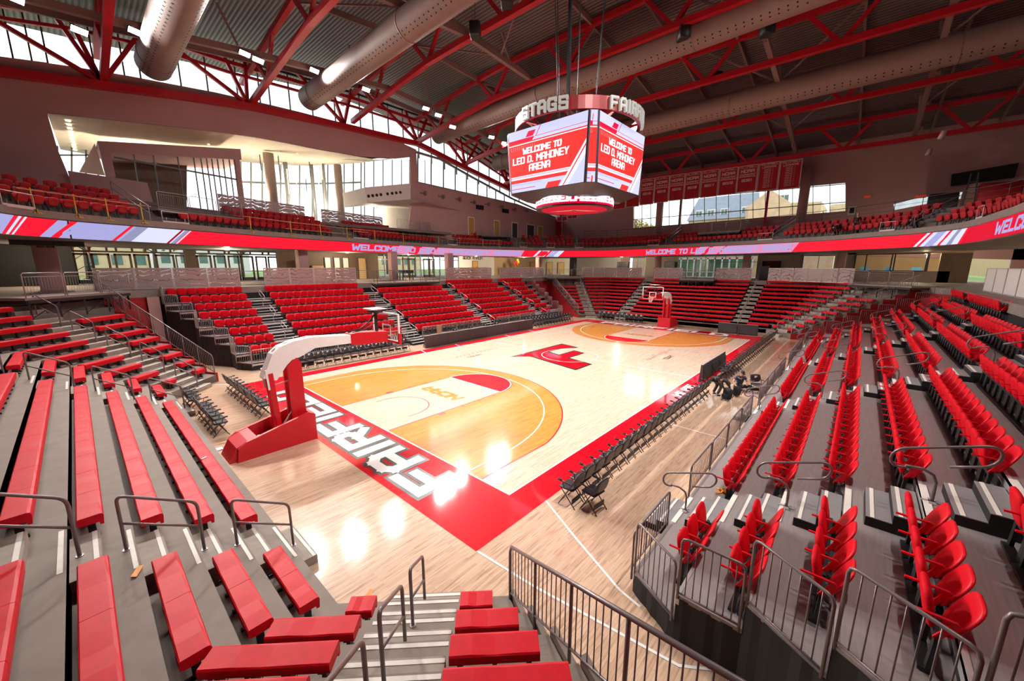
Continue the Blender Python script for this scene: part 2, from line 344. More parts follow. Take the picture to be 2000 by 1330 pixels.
def bowl(far):
    X = (lambda p: (-p[0], p[1])) if far else (lambda p: (p[0], p[1]))
    sx = -1 if far else 1
    where = 'far end stand' if far else 'near end stand'
    # ---- terraces
    g = G()
    for k in range(1, NR+1):
        d0 = (k-1)*T; d1 = BACK+.6
        a = front(d0); b = front(d1)
        z0 = (k-1)*H if k > 1 else .0
        for i in range(3):
            poly = [X(a[i]), X(a[i+1]), X(b[i+1]), X(b[i])]
            # riser (front) and tread
            g.prism(poly, z0, k*H, 0)
            g.face([(*X(a[i]), z0+.01), (*X(a[i+1]), z0+.01), (*X(a[i+1]), k*H-.015), (*X(a[i]), k*H-.015)], 1)
    # half steps in the aisles with pale nosing strips
    def step(p, q, dn, z0, z1, w=T/2):
        # p,q front edge ends (canonical 2d), dn outward normal
        poly = [X(p), X(q), X(q+dn*w), X(p+dn*w)]; g.prism(poly, z0, z1, 1)
        strip(p, q, dn, z1)
    def strip(p, q, dn, z1): g.prism([X(p+dn*.03), X(q+dn*.03), X(q+dn*.085), X(p+dn*.085)], z1, z1+.006, 2)
    for k in range(0, NR):
        d = k*T; z = (k+1)*H
        for sg in (-1, 1):
            for nm in ('flat', 'facet'):
                if nm == 'flat': p, q, dn = Vector((-18.9-d, sg*6.38)), Vector((-18.9-d, sg*5.14)), Vector((-1, 0))
                else:
                    p, q, dn = facet_pt(.80, d), facet_pt(1.96, d), FN
                    if sg > 0: p, q, dn = Vector((p.x, -p.y)), Vector((q.x, -q.y)), Vector((dn.x, -dn.y))
                strip(p, q, dn, z)
                # half step in front of this riser
                step(p-dn*T*.47, q-dn*T*.47, dn, (k*H if k else 0), z-H/2, T*.47)
    o = g.build('floor_terrace_far' if far else 'floor_terrace_near', [M_conc, M_riser, M_strip]); struct(o); (lambda *a: None)(o, ('grey concrete seating terrace at the far end beyond the far hoop' if far else 'grey concrete seating terrace with pale step strips nearest the camera'), 'bleacher')
    # ---- benches
    def bench(p, q, dn, z, k, sec, detail):
        """p,q = front top edge ends at bench front line, dn outward normal"""
        d = (q-p); L = d.length
        if L < .15: return
        d.normalize()
        mid = (p+q)/2; zt = z+.42
        pr = X(p); qr = X(q); dd = Vector((qr[0]-pr[0], qr[1]-pr[1])).normalized(); nn = Vector((dn.x*sx, dn.y))
        c0 = X(mid)
        t = thing('bleacher_bench', 'red padded bench, %s row up, %s, %s' % (ORD[k], sec, where), 'bench', (c0[0], c0[1], z), 0, 'padded benches of the '+where)
        b = G(); n = max(1, round(L/1.05)) if detail else 1
        prof = [(0, -.19), (-.012, -.05), (.0, -.012), (.03, 0), (.27, -.004), (.285, -.02), (.285, -.12), (.24, -.14), (.05, -.14), (.04, -.19)]
        def ringat(s_, sc=1.): return [Vector((pr[0]-c0[0]+dd.x*s_+nn.x*a, pr[1]-c0[1]+dd.y*s_+nn.y*a, .42+(c if i > 0 else c))) for i, (a, c) in enumerate(prof)]
        for i in range(n):
            a0 = L*i/n+.004; a1 = L*(i+1)/n-.004
            rg = [ringat(a0)]+[ringat(a0+(a1-a0)*f) for f in (.25, .5, .75)]+[ringat(a1)]
            if detail:
                for j in (1, 2, 3):
                    for w_ in (3, 4): rg[j][w_] = rg[j][w_]+Vector((0, 0, .008*sin(j*2.1+i)))
            b.loft(rg, 0)
        b.build('seat_pad', [M_bench], t)
        if detail:
            nb = max(2, round(L/.55)+1)
            for i in range(nb):
                s_ = .12+(L-.24)*i/(nb-1); w_ = G()
                base = Vector((pr[0]-c0[0]+dd.x*s_, pr[1]-c0[1]+dd.y*s_))
                def pt(a, c): return (base.x+nn.x*a, base.y+nn.y*a, c)
                w_.bar(pt(.14, .0), pt(.14, .30), .05, .09, 0, up=(nn.x, nn.y, 0)); w_.bar(pt(.03, .29), pt(.27, .29), .05, .05, 0); w_.bar(pt(.06, .02), pt(.27, .02), .05, .04, 0)
                w_.build('bracket', [M_dark], t)
        else:
            w_ = G()
            nb = max(2, round(L/1.1)+1)
            for i in range(nb):
                s_ = .12+(L-.24)*i/(nb-1); bx = (pr[0]-c0[0]+dd.x*s_+nn.x*.14, pr[1]-c0[1]+dd.y*s_+nn.y*.14)
                w_.box((bx[0]-.04, bx[1]-.04, 0), (bx[0]+.04, bx[1]+.04, .29))
            w_.build('support_frame', [M_dark], t)
    BO = .30
    for k in range(1, NR+1):
        d = (k-1)*T+BO; z = k*H
        m = Vector((-18.9-d, -8.0-.4142*d))
        near = not far
        plat_far = far and k >= 10   # wheelchair deck replaces the middle of the top rows
        if plat_far:
            bench(Vector((-18.9-d, -5.1)), Vector((-18.9-d, -1.9)), Vector((-1, 0)), z, k, 'right part of the centre block', False)
            bench(Vector((-18.9-d, 1.9)), Vector((-18.9-d, 5.1)), Vector((-1, 0)), z, k, 'left part of the centre block', False)
        else: bench(Vector((-18.9-d, -5.08)), Vector((-18.9-d, 5.08)), Vector((-1, 0)), z, k, 'centre block', near)
        for sg, side in ((-1, 'right'), (1, 'left')):
            if k == 1 and False: continue
            F_ = (lambda v: v) if sg < 0 else (lambda v: Vector((v.x, -v.y)))
            # short flat piece between the aisle and the corner
            a = Vector((-18.9-d, -6.44)); mm = Vector((-18.9-d, -8.0-.4142*d+.02))
            bench(F_(mm), F_(a), F_(Vector((-1, 0))), z, k, 'short piece before the %s corner' % side, near)
            s0, s1 = facet_rng(d)
            lo = s0+.03+(.45 if k == 1 else 0); hi = .74
            bench(F_(facet_pt(lo, d)), F_(facet_pt(hi, d)), F_(FN), z, k, '%s corner before the stairs' % side, near)
            if k <= 8:
                hi2 = facet_rng((k-1)*T+.1)[1]-.42+(.12*k if k < 3 else .2)
                bench(F_(facet_pt(2.02, d)), F_(facet_pt(hi2, d)), F_(FN), z, k, '%s corner beyond the stairs' % side, near)
    # ---- handrails in the aisles
    def urail(p, q, za, zb, r=.024, hgt=.92):
        """inverted U with mid rail from post foot p (low) to q (high)"""
        p3 = Vector((*X(p), za)); q3 = Vector((*X(q), zb)); up = Vector((0, 0, 1)); d = (q3-p3); d.z = 0; d.normalize()
        t = thing('aisle_handrail', 'x', 'handrail', tuple((p3+q3)/2), 0, 'aisle handrails of the '+where)
        c = (p3+q3)/2; g1 = G(); pts = []
        ht = p3+up*hgt; hq = q3+up*hgt; e = (hq-ht).normalized()
        pts += [p3-c, ht-up*.12-c]
        for a in range(1, 5): f_ = a/5; pts.append((ht-up*.12*(1-f_)**2+e*.12*f_**2)-c)
        pts.append(ht+e*.12-c); pts.append(hq-e*.12-c)
        for a in range(1, 5): f_ = a/5; pts.append((hq-up*.12*f_**2-e*.12*(1-f_)**2)-c)
        pts += [hq-up*.12-c, q3-c]
        g1.tube(pts, r, 8); g1.build('top_rail', [M_rail if not far else M_railL], t)
        g2 = G(); g2.tube([p3+up*hgt*.5-c, q3+up*hgt*.5-c], r*.85, 8); g2.build('mid_rail', [M_rail if not far else M_railL], t)
        for w in (p3, q3):
            g3 = G(); g3.cyl((w.x-c.x, w.y-c.y), .045, w.z-c.z, w.z-c.z+.012, 12); g3.build('floor_flange', [M_railL], t)
        return t
    for sg, side in ((-1, 'right'), (1, 'left')):
        for i, (k0, k1) in enumerate(((1, 2), (3, 4), (5, 6), (7, 8), (9, 10))):
            for nm in ('flat', 'facet'):
                d0 = (k0-1)*T-.10; d1 = k0*T+.12
                if nm == 'flat': p = Vector((-18.9-d0, sg*5.76)); q = Vector((-18.9-d1, sg*5.76))
                else:
                    p = facet_pt(1.38, d0); q = facet_pt(1.38, d1)
                    if sg > 0: p = Vector((p.x, -p.y)); q = Vector((q.x, -q.y))
                if not far and nm == 'facet' and sg < 0 and k0 > 5: continue
                za = (k0-1)*H+H/2 if d0 < (k0-1)*T else k0*H
                t = urail(p, q, za, (k1)*H)
                t['label'] = 'grey tube handrail, %s one up, %s stairs of the %s side, %s' % (ORD[i+1], 'corner' if nm == 'facet' else 'inner', side, where)
    # ---- side guard with pickets down the outer end of the corner
    for sg, side in ((-1, 'right'), (1, 'left')):
        a = P1+ED*.0; kmax = 11
        pts = []
        for k in range(0, kmax*2+1): pass
        t = thing('stair_guardrail', 'grey picket guardrail sloping down the outer edge of the %s corner, %s' % (side, where), 'railing', (0, 0, 0))
        dmax = 7.4 if not (sg < 0 and not far) else 4.2
        e0 = P1+ED*.06; e1 = P1+ED*(dmax/FN.dot(ED))
        L = (e1-e0).length
        def zz(s_): return H+max(0., s_*FN.dot(ED))/T*H
        def pt(s_, h):
            v = e0+ED*s_
            if sg > 0: v = Vector((v.x, -v.y))
            v = X(v); return Vector((v[0], v[1], zz(s_)+h))
        mt = M_rail if not far else M_railL
        g1 = G(); g1.tube([pt(0, -.25), pt(0, .88), pt(.06, .98), pt(L, 1.0)], .025, 8); g1.build('top_rail', [mt], t)
        g2 = G(); g2.tube([pt(0, .12), pt(L, .12)], .018, 6); g2.build('bottom_rail', [mt], t)
        n = int(L/.115)
        for i in range(1, n):
            s_ = L*i/n; g3 = G(); big = i % 8 == 0
            if big: g3.tube([pt(s_, -.1), pt(s_, .99)], .022, 6); g3.build('post', [mt], t)
            else: g3.tube([pt(s_, .12), pt(s_, .98)], .008, 5); g3.build('picket', [mt], t)
        # stepped curb / red side wall below the rail
        w_ = G()
        for k in range(1, NR+1):
            s0_ = (k-1)*T/FN.dot(ED); s1_ = (k*T if k < NR else BACK+.6)/FN.dot(ED)
            a_ = e0+ED*(s0_-.06); b_ = e0+ED*(s1_-.06); nrm = Vector((ED.y, -ED.x)) if True else None
            nrm = Vector((.893, -.45))
            q_ = [a_+nrm*.02, b_+nrm*.02, b_+nrm*.10, a_+nrm*.10]
            if sg > 0: q_ = [Vector((v.x, -v.y)) for v in q_]
            w_.prism([X(v) for v in q_], 0, k*H+.10, 0)
        struct(w_.build('wall_bowl_side_%s_%s' % (side, 'far' if far else 'near'), [M_redwall if far or sg > 0 else M_conc]))
bowl(False); bowl(True)
# ================================================================== side stands: telescopic platforms with tip-up seats
M_deck = mat('deck_board', (.285, .245, .24), .45, var=.10, scale=2.2, stretch=(1, 14, 1), coat=.15)
M_alu = mat('aluminium_nosing', (.55, .53, .52), .35, .5, var=.06)
M_seat = mat('seat_plastic', (.68, .003, .014), .42, var=.05, spec=.3)
M_seatd = mat('seat_fabric', (.62, .003, .014), .65, var=.08, scale=30, spec=.15)
M_skirt = mat('black_curtain', (.012, .011, .011), .75, var=.3, scale=3, stretch=(4, 4, .3))
M_stepg = mat('step_grey', (.23, .215, .22), .55, var=.08)
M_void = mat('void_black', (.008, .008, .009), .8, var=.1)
NS = [3, 4, 4, 5, 6, 6, 7, 8]
LY, LT, RY, RT, PZ, PH = 10.99, .907, -11.31, .878, .42, .44
AIS = [(-13.35, -12.02), (-5.08, -3.78), (3.14, 4.44), (11.1, 12.28)]
def endx(k): return -13.42-.5*NS[min(k, 8)-1]-.18
# ---- seat prototype geometry (faces +Y, origin on the deck under the seat)
def petal(g, w, h, th, M, mi=0, dome=.03, top=.45, nseg=20):
    """rounded shell: outline in local XZ, front face +Y domed"""
    out = []
    for i in range(nseg):
        a = 2*pi*i/nseg; e = .55
        x = math.copysign(abs(cos(a))**e, cos(a))*w/2; z = math.copysign(abs(sin(a))**e, sin(a))*h/2
        if z < 0: x *= 1-.10*(-z/(h/2))
        out.append((x, z))
    rings = []
    for f, y in ((.55, -th*.6-dome*.6), (.88, -th*.6), (1., -th*.25), (1., th*.25), (.9, th*.55), (.5, th*.55+dome)):
        rings.append([(x*f, y, z*f+h/2) for x, z in out])
    g.loft(rings, mi, M=M, smooth=True)
def seat_parts(tip=12):
    P = {}
    g = G(); petal(g, .455, .50, .035, Matrix.Translation((0, -.20, .40))@Matrix.Rotation(radians(24), 4, 'X'), 0, dome=-.012); P['backrest'] = (g, M_seat)
    g = G(); petal(g, .44, .44, .055, Matrix.Translation((0, -.10, .44))@Matrix.Rotation(radians(-tip), 4, 'X'), 0, dome=.012); P['seat_pan'] = (g, M_seatd)
    g = G()
    g.bar((-.235, -.24, .66), (-.235, .10, .665), .03, .02, 0); g.bar((-.235, -.24, .66), (-.235, -.12, .42), .02, .05, 0); P['armrest'] = (g, M_seat)
    g = G(); g.bar((-.20, -.12, .02), (-.20, -.14, .46), .04, .09, 0); g.bar((.20, -.12, .02), (.20, -.14, .46), .04, .09, 0); g.bar((-.245, -.14, .40), (.245, -.14, .40), .05, .07, 0); g.bar((-.24, -.1, .03), (.24, -.1, .03), .10, .04, 0); P['pedestal'] = (g, M_dark)
    return P
def make_seat(name, group):
    P = seat_parts(); r = thing(name, 'x', 'seat', (0, 0, 0), 0, group); kids = [P[k][0].build(k, [P[k][1]], r) for k in P]
    return Placer(r, kids)
seat_raw = G()
for (gg, m), mi in zip(seat_parts().values(), (0, 1, 0, 2)): seat_raw.add(gg.v, gg.f, mi, True)
def add_raw(dst, raw, M, mats_same=True):
    o = len(dst.v); dst.v += [tuple(M@Vector(p)) for p in raw.v]
    dst.f += [tuple(o+i for i in f) for f in raw.f]; dst.m += raw.m; dst.sm += raw.sm
REST = G()
def stand(side):
    right = side == 'right'; sy = -1 if right else 1
    Y0 = abs(RY) if right else LY; TT = RT if right else LT
    yk = lambda k: sy*(Y0+(k-1)*TT); zk = lambda k: PZ+(k-1)*PH
    nm = side+' stand'
    rz = 0 if right else pi
    # ---- decks
    root = thing('telescopic_stand', 'telescopic grey-decked seating stand along the %s side line of the court' % side, 'bleacher', (0, yk(1), 0))
    oy = yk(1)
    for k in range(1, 9):
        xa = endx(k); xb = -xa; y0 = yk(k); y1 = yk(k+1)+sy*.06; z = zk(k)
        xa2 = endx(min(8, k+1)) if k < 8 else endx(8); g = G(); g.prism([(xa, y0-oy), (xb, y0-oy), (-xa2, y1-oy), (xa2, y1-oy)], z-.06, z); g.build('deck', [M_deck], root)
        g = G(); g.box((xa, min(y0, y0+sy*.05)-oy, z-.16), (xb, max(y0, y0+sy*.05)-oy, z+.006)); g.build('nosing', [M_alu], root)
        g = G(); yy = y1-oy; g.box((xa+.05, min(yy, yy+sy*.03), z-.02), (xb-.05, max(yy, yy+sy*.03), z+PH-.14)); g.build('riser_panel', [M_void], root)
    # ---- skirts at the near and far ends and black curtain
    for e in (-1, 1):
        g = G()
        for k in range(1, 9):
            x0, x1 = endx(k), endx(min(8, k+1)) if k < 8 else endx(8); y0 = yk(k)-oy; y1 = yk(k+1)-oy; z = zk(k)-.04
            n = 8; pr = None
            for i in range(n+1):
                f = i/n; x = (x0+(x1-x0)*f)*-e; y = y0+(y1-y0)*f; off = .035*sin(i*2.4+k)
                cur = ((x+off*-e*0-off*e*.4, y, .0), (x-off*.3*e, y, z))
                if pr: g.add([pr[0], cur[0], cur[1], pr[1]], [(0, 1, 2, 3)], 0, True)
                pr = cur
        g.build('end_curtain', [M_skirt], root)
    g = G(); y0 = yk(1)-oy; g.box((endx(1), min(y0+sy*.06, y0+sy*.08), 0), (-endx(1), max(y0+sy*.06, y0+sy*.08), .28)); g.build('front_curtain', [M_skirt], root)
    g = G()
    for xx in [endx(1)+.3+i*1.9 for i in range(15)]:
        for k in range(2, 9): g.box((xx, min(yk(k), yk(k)+sy*.06)-oy, 0), (xx+.06, max(yk(k), yk(k)+sy*.06)-oy, zk(k)-.16))
    g.build('understructure', [M_dark], root)
    # ---- seats
    pl = make_seat('tip_up_chair', 'red tip-up seats of the '+nm)
    spots = []
    blocks = []
    for b in range(5):
        for k in range(1, 9):
            if b == 0: n = NS[k-1]; x1 = AIS[0][0]-.05; xs = [x1-.25-.497*i for i in range(n)][::-1]
            elif b == 4: n = NS[k-1]; x0 = AIS[3][1]+.05; xs = [x0+.25+.497*i for i in range(n)]
            else:
                x0, x1 = AIS[b-1][1]+.04, AIS[b][0]-.04; n = 14 if b < 3 else 13; xs = [x0+(x1-x0)*(i+.5)/n for i in range(n)]
            if b == 2 and k == 8: continue
            for i, x in enumerate(xs): spots.append((b, k, i, len(xs), x, yk(k)+sy*(.60), zk(k)))
    spots.sort(key=lambda s: (Vector(s[4:7])-CAM).length)
    BN = ['block nearest the camera', 'second block', 'middle block', 'fourth block', 'farthest block']
    for j, (b, k, i, n, x, y, z) in enumerate(spots):
        if j < (200 if right else 100): pl.put((x, y, z), rz, 'red tip-up seat, %s from near end, %s row up, %s, %s' % (ORD[i+1], ORD[k], BN[b], nm))
        else: add_raw(REST, seat_raw, Matrix.Translation((x, y, z))@Matrix.Rotation(rz, 4, 'Z'))
    # ---- aisle steps
    for ai, (xa, xb) in enumerate(AIS):
        for k in range(0, 8):
            zt = zk(k) if k else 0.; y1 = yk(k+1)
            xm = (xa+xb)/2; w = (xb-xa)/2-.03 if not right else (xb-xa)/2-.12
            t = thing('aisle_step', 'grey step box with pale nosing strip, %s row, %s aisle, %s' % (ORD[k+1], ORD[ai+1], nm), 'step', (xm, y1, zt), 0, 'aisle step boxes of the '+nm)
            n = 2
            for j in range(n):
                hh = PH/3*(2-j) if k else PZ/3*(2-j)
                a0 = -sy*(.02+.30*j); a1 = -sy*(.02+.30*(j+1))
                g = G(); g.box((-w, min(a0, a1), 0), (w, max(a0, a1), hh), 0)
                g.box((-w, min(a0, a1)-.0, hh), (w, max(a0, a1)+.0, hh+.012), 1)
                b_ = a1+sy*.05; g.box((-w, min(b_, b_+sy*.05), hh+.012), (w, max(b_, b_+sy*.05), hh+.018), 2)
                g.build('step', [M_void, M_stepg, M_strip], t)
            g = G(); g.box((-w-.05, min(sy*.0, sy*.09), PH if k else PZ), (w+.05, max(0, sy*.09), (PH if k else PZ)+.012), 0); g.build('edge_plate', [M_strip], t)
        # loop rails
        for li, k in enumerate((1, 3, 5, 7)):
            if k == 7 and ai == 1 and not right: pass
            xm = (xa+xb)/2; y1 = yk(k)+sy*.1; z = zk(k)
            t = thing('loop_handrail', 'grey paperclip-shaped loop handrail, %s one up the %s aisle, %s' % (ORD[li+1], ORD[ai+1], nm), 'handrail', (xm, y1, z), 0, 'loop handrails of the '+nm)
            pts = [(0, 0), (0, .35), (-.03, .47), (-.12, .55), (-.45, .52)]
            cx, cz, rr = -.55, .69, .17
            pts = [(0, 0), (0, .33), (-.04, .44), (-.16, .50), (-.35, .49)]
            sl = .36
            def L(u, v): return (u, .64+u*sl+v)
            pts += [L(-.34, -.05)]
            for a in range(0, 9): th = -pi/2-pi*a/8; pts.append(L(-.38+.15*cos(th), .11+.16*sin(th)))
            for a in range(0, 9): th = pi/2-pi*a/8; pts.append(L(.40+.15*cos(th), .11+.16*sin(th)))
            pts += [L(.10, -.05)]
            if right is False: pass
            g = G(); g.tube([(0, sy*u, v) for u, v in pts], .021, 8); g.build('loop', [M_rail if right else M_railL], t)
            g = G(); g.box((-.10, -.04, -.01), (.10, .04, .02)); g.box((-.02, -.12, -.02), (.02, .12, .02)); g.build('clamp', [M_alu], t)
    # ---- end guard panels, one per row
    def panel(name_label, p, q, za, zb, n, hgt=.92, col=M_rail, grp=None, low=None):
        p = Vector(p); q = Vector(q); c = (p+q)/2; t = thing('picket_barrier', name_label, 'railing', (c.x, c.y, za), 0, grp)
        d = (q-p); Ln = d.length; d.normalize(); r = .03
        def P(s_, h): v = p+d*s_; return (v.x-c.x, v.y-c.y, h)
        lo = low if low is not None else -.05
        fr = [P(0, lo), P(0, hgt-.08), P(.02, hgt-.02), P(.08, hgt), P(Ln-.08, hgt+(zb-za)), P(Ln-.02, hgt-.02+(zb-za)), P(Ln, hgt-.08+(zb-za)), P(Ln, lo+(zb-za))]
        g = G(); g.tube(fr, .020, 8); g.build('frame', [col], t)
        g = G(); g.tube([P(0, .05), P(Ln, .05+(zb-za))], .016, 6); g.build('bottom_rail', [col], t)
        for i in range(1, n):
            s_ = Ln*i/n; g = G(); g.tube([P(s_, .05+(zb-za)*i/n), P(s_, hgt-.01+(zb-za)*i/n)], .0085, 5); g.build('picket', [col], t)
        return t
    cr = M_rail if right else M_railL
    for e in (-1, 1):
        en = 'near' if e < 0 else 'far'
        for k in range(1, 9):
            xa = endx(k)*-e; xb = endx(min(8, k+1))*-e if k < 8 else endx(8)*-e
            panel('grey picket guard panel beside the %s row at the %s end of the %s' % (ORD[k], en, nm), (xa, yk(k)+sy*.02), (xb, yk(k+1)-sy*.04), zk(k), zk(k), 8, .98, cr, 'end guard panels of the '+nm)
    # front guard panels between the aisles
    edges = [endx(1)]+[v for a in AIS for v in a]+[-endx(1)]
    for b in range(5):
        x0, x1 = edges[2*b], edges[2*b+1]; n = max(1, round((x1-x0)/1.9))
        for i in range(n):
            xa = x0+(x1-x0)*i/n+.02; xb = x0+(x1-x0)*(i+1)/n-.02
            panel('grey picket barrier before the front row, %s, %s, %s' % (ORD[i+1], BN[b].replace(' nearest the camera', ' by the camera'), nm), (xa, yk(1)-sy*.04), (xb, yk(1)-sy*.04), zk(1), zk(1), max(4, int((xb-xa)/.115)), .74, cr, 'front guard panels of the '+nm, low=-.2)
stand('right'); stand('left')
tag(REST.build('tip_up_chair_rows', [M_seat, M_seatd, M_dark]), 'the remaining rows of red tip-up seats in both side stands', 'seats', kind='stuff')
# ================================================================== court furniture
M_chair = mat('chair_black_vinyl', (.022, .022, .026), .38, var=.2, coat=.2)
M_chairb = mat('chair_back_shell', (.10, .095, .08), .45, var=.15)
M_logo = mat('chair_logo_white', (.80, .78, .78), .5, var=.02)
M_wht = mat('white_enamel', (.80, .78, .77), .35, var=.03)
M_pad = mat('red_padding', (.56, .004, .014), .42, var=.05, coat=.1)
M_skin = mat('skin', (.55, .30, .20), .55, var=.05); M_hair = mat('dark_hair', (.02, .014, .01), .7, var=.2)
M_net = mat('net_cord', (.75, .72, .70), .7, var=.03); M_rim = mat('rim_orange', (.70, .10, .02), .35, var=.03)
M_glass = glass_mat('clear_glass', (.93, .97, .96))
M_board = mat('board_dark', (.045, .036, .042), .38, var=.06, coat=.15); M_boardback = mat('board_back', (.03, .03, .03), .6, var=.3, scale=12)
# ---- folding chair, faces +Y
def make_fchair(arms=True):
    r = thing('folding_chair', 'x', 'chair'); kids = []
    def part(n, g, m): o = g.build(n, m, r); kids.append(o)
    g = G(); g.cbox((0, .0, .455), (.215, .205, .035), bev=.03); part('seat', g, [M_chair])
    g = G(); Mx = Matrix.Translation((0, -.235, .70))@Matrix.Rotation(radians(14), 4, 'X')
    petal(g, .45, .36, .04, Matrix.Translation((0, -.20, .53))@Matrix.Rotation(radians(14), 4, 'X'), 0, dome=.01); part('backrest', g, [M_chair])
    g = G(); petal(g, .40, .31, .012, Matrix.Translation((0, -.235, .55))@Matrix.Rotation(radians(14), 4, 'X'), 0, dome=.0); part('back_shell', g, [M_chairb])
    g = G()
    for q in text_quads('F', .10, .028, .8): g.face([(Mx@Vector((-(a-.05), .071, b+.0))) for a, b in q][::-1], 0)
    part('crest', g, [M_logo])
    for sx in (-1, 1):
        g = G(); g.tube([(sx*.225, .19, 0), (sx*.225, -.10, .47), (sx*.215, -.30, .86)], .013, 6); part('front_leg', g, [M_dark])
        g = G(); g.tube([(sx*.20, -.27, 0), (sx*.20, .14, .44)], .013, 6); part('rear_leg', g, [M_dark])
        if arms: g = G(); g.tube([(sx*.245, -.21, .62), (sx*.245, .12, .655)], .018, 6); g.cbox((sx*.245, .15, .665), (.028, .055, .022), bev=.01); g.tube([(sx*.24, .02, .46), (sx*.245, .06, .65)], .01, 5); part('armrest', g, [M_chair])
    g = G(); g.box((-.2, -.185, .10), (.2, -.175, .24), 0); g.tube([(-.2, -.22, .05), (.2, -.22, .05)], .009, 5); part('rear_panel', g, [M_dark])
    g = G(); g.tube([(-.22, .13, .1), (.22, .13, .1)], .009, 5); part('front_rung', g, [M_dark])
    return Placer(r, kids)
FC = make_fchair()
def crow(n, x0, y0, dx, dy, rz, fmt, grp):
    for i in range(n): FC.put((x0+dx*i+random.uniform(-.012, .012), y0+dy*i+random.uniform(-.015, .015), .012), rz+random.uniform(-.03, .03), fmt % ordn(i+1), grp)
crow(23, -13.6, -8.98, .497, 0, 0, 'black folding chair, %s from the camera in the long row on the red side line', 'folding chairs near run along the right side line')
crow(30, .72, -8.98, .497, 0, 0, 'black folding chair, %s past the scorer boards in the long side-line row', 'folding chairs far run along the right side line')
FC.put((-13.42, -9.52, .002), -.12, 'single black folding chair set behind the near end of the side-line row')
crow(15, -13.7, 9.15, .52, 0, pi, 'black folding chair, white crest, %s from the left below the left stand', 'folding chairs below the left stand')
crow(13, 8.0, 9.1, .5, 0, pi, 'black folding chair, %s along the front row past the long dark board', 'far folding chairs, front row')
crow(13, 7.8, 10.0, .5, 0, pi, 'black folding chair, %s along the back row past the long dark board', 'far folding chairs, back row')
crow(10, 17.2, 7.5, 0, -.53, pi/2, 'black folding chair with white crest, %s from the left before the far stand', 'folding chairs behind the far baseline')
crow(10, -16.8, 7.5, 0, -.5, -pi/2, 'black folding chair, %s from the left in the row behind the near hoop', 'folding chairs behind the near baseline')
crow(3, -18.45, 6.8, 0, -.5, -pi/2, 'black folding chair, %s of three by the corner steps of the near stand', 'folding chairs by the near corner steps')
crow(6, -18.35, 4.7, 0, -.5, -pi/2, 'black folding chair, %s from the left against the near stand', 'folding chairs against the near stand')
for i, x in enumerate((-1.2, .5, 2.2, 3.6)): FC.put((x, 9.95, .002), pi, 'black folding chair behind the long dark board, %s from the left' % ordn(i+1), 'folding chairs behind the long board')
# folded-open spare table on the floor right of the people
FC.put((-.9, -10.75, .002), 2.2, 'black folding chair standing alone by the picket rail, turned to the camera')
# ---- scorer / advertising boards
def board(name, lab, x0, y0, x1, y1, h, front, segs, back_detail=False):
    p = Vector((x0, y0)); q = Vector((x1, y1)); d = (q-p); L = d.length; d.normalize(); n = Vector((-d.y, d.x))*front; c = (p+q)/2
    t = thing(name, lab, 'board', (c.x, c.y, .012))
    for i in range(segs):
        a = -L/2+L*i/segs+.01; b = -L/2+L*(i+1)/segs-.01; g = G()
        def P(s_, o, z): return (d.x*s_+n.x*o, d.y*s_+n.y*o, z)
        ring = lambda s_: [P(s_, .10, 0), P(s_, .045, h), P(s_, -.05, h), P(s_, -.10, .0)]
        g.loft([ring(a), ring(b)], 0); g.build('panel', [M_board], t)
        g = G(); g.loft([[P(a+.05, -.095, .08), P(a+.05, -.075, h*.8), P(a+.05, -.11, h*.8), P(a+.05, -.15, .08)], [P(b-.05, -.095, .08), P(b-.05, -.075, h*.8), P(b-.05, -.11, h*.8), P(b-.05, -.15, .08)]], 0); g.build('rear_cabinet', [M_boardback], t)
        g = G(); g.bar(P(a+.1, -.12, .01), P(a+.1, -.38, .01), .05, .02); g.bar(P(a+.1, -.36, .01), P(a+.1, -.07, h*.7), .03, .03); g.build('foot', [M_dark], t)
        g = G(); g.box((0, 0, 0), (.001, .001, .001)) if False else g.bar(P(a, -.002, h+.008), P(b, -.002, h+.008), .09, .016); g.build('top_cap', [M_alu], t)
    return t
board('sideline_board', 'long dark advertising board on the left side line', -5.0, 8.95, 7.2, 8.95, .86, -1, 6)
board('sideline_board', 'short dark board with its back to the camera in the right chair row', -.45, -8.22, 3.9, -8.22, .84, 1, 3)
board('baseline_board', 'dark advertising board standing behind the far baseline', 16.62, -4.7, 16.75, -7.75, .88, 1, 2)
# small carton and speaker things on the left stand front
t = thing('cardboard_box', 'upright brown cardboard piece leaning on the left stand front rail', 'box', (-2.3, 10.75, .42)); g = G(); g.box((-.22, -.03, 0), (.22, .03, .75)); g.build('panel', [mat('cardboard', (.42, .27, .14), .8)], t)
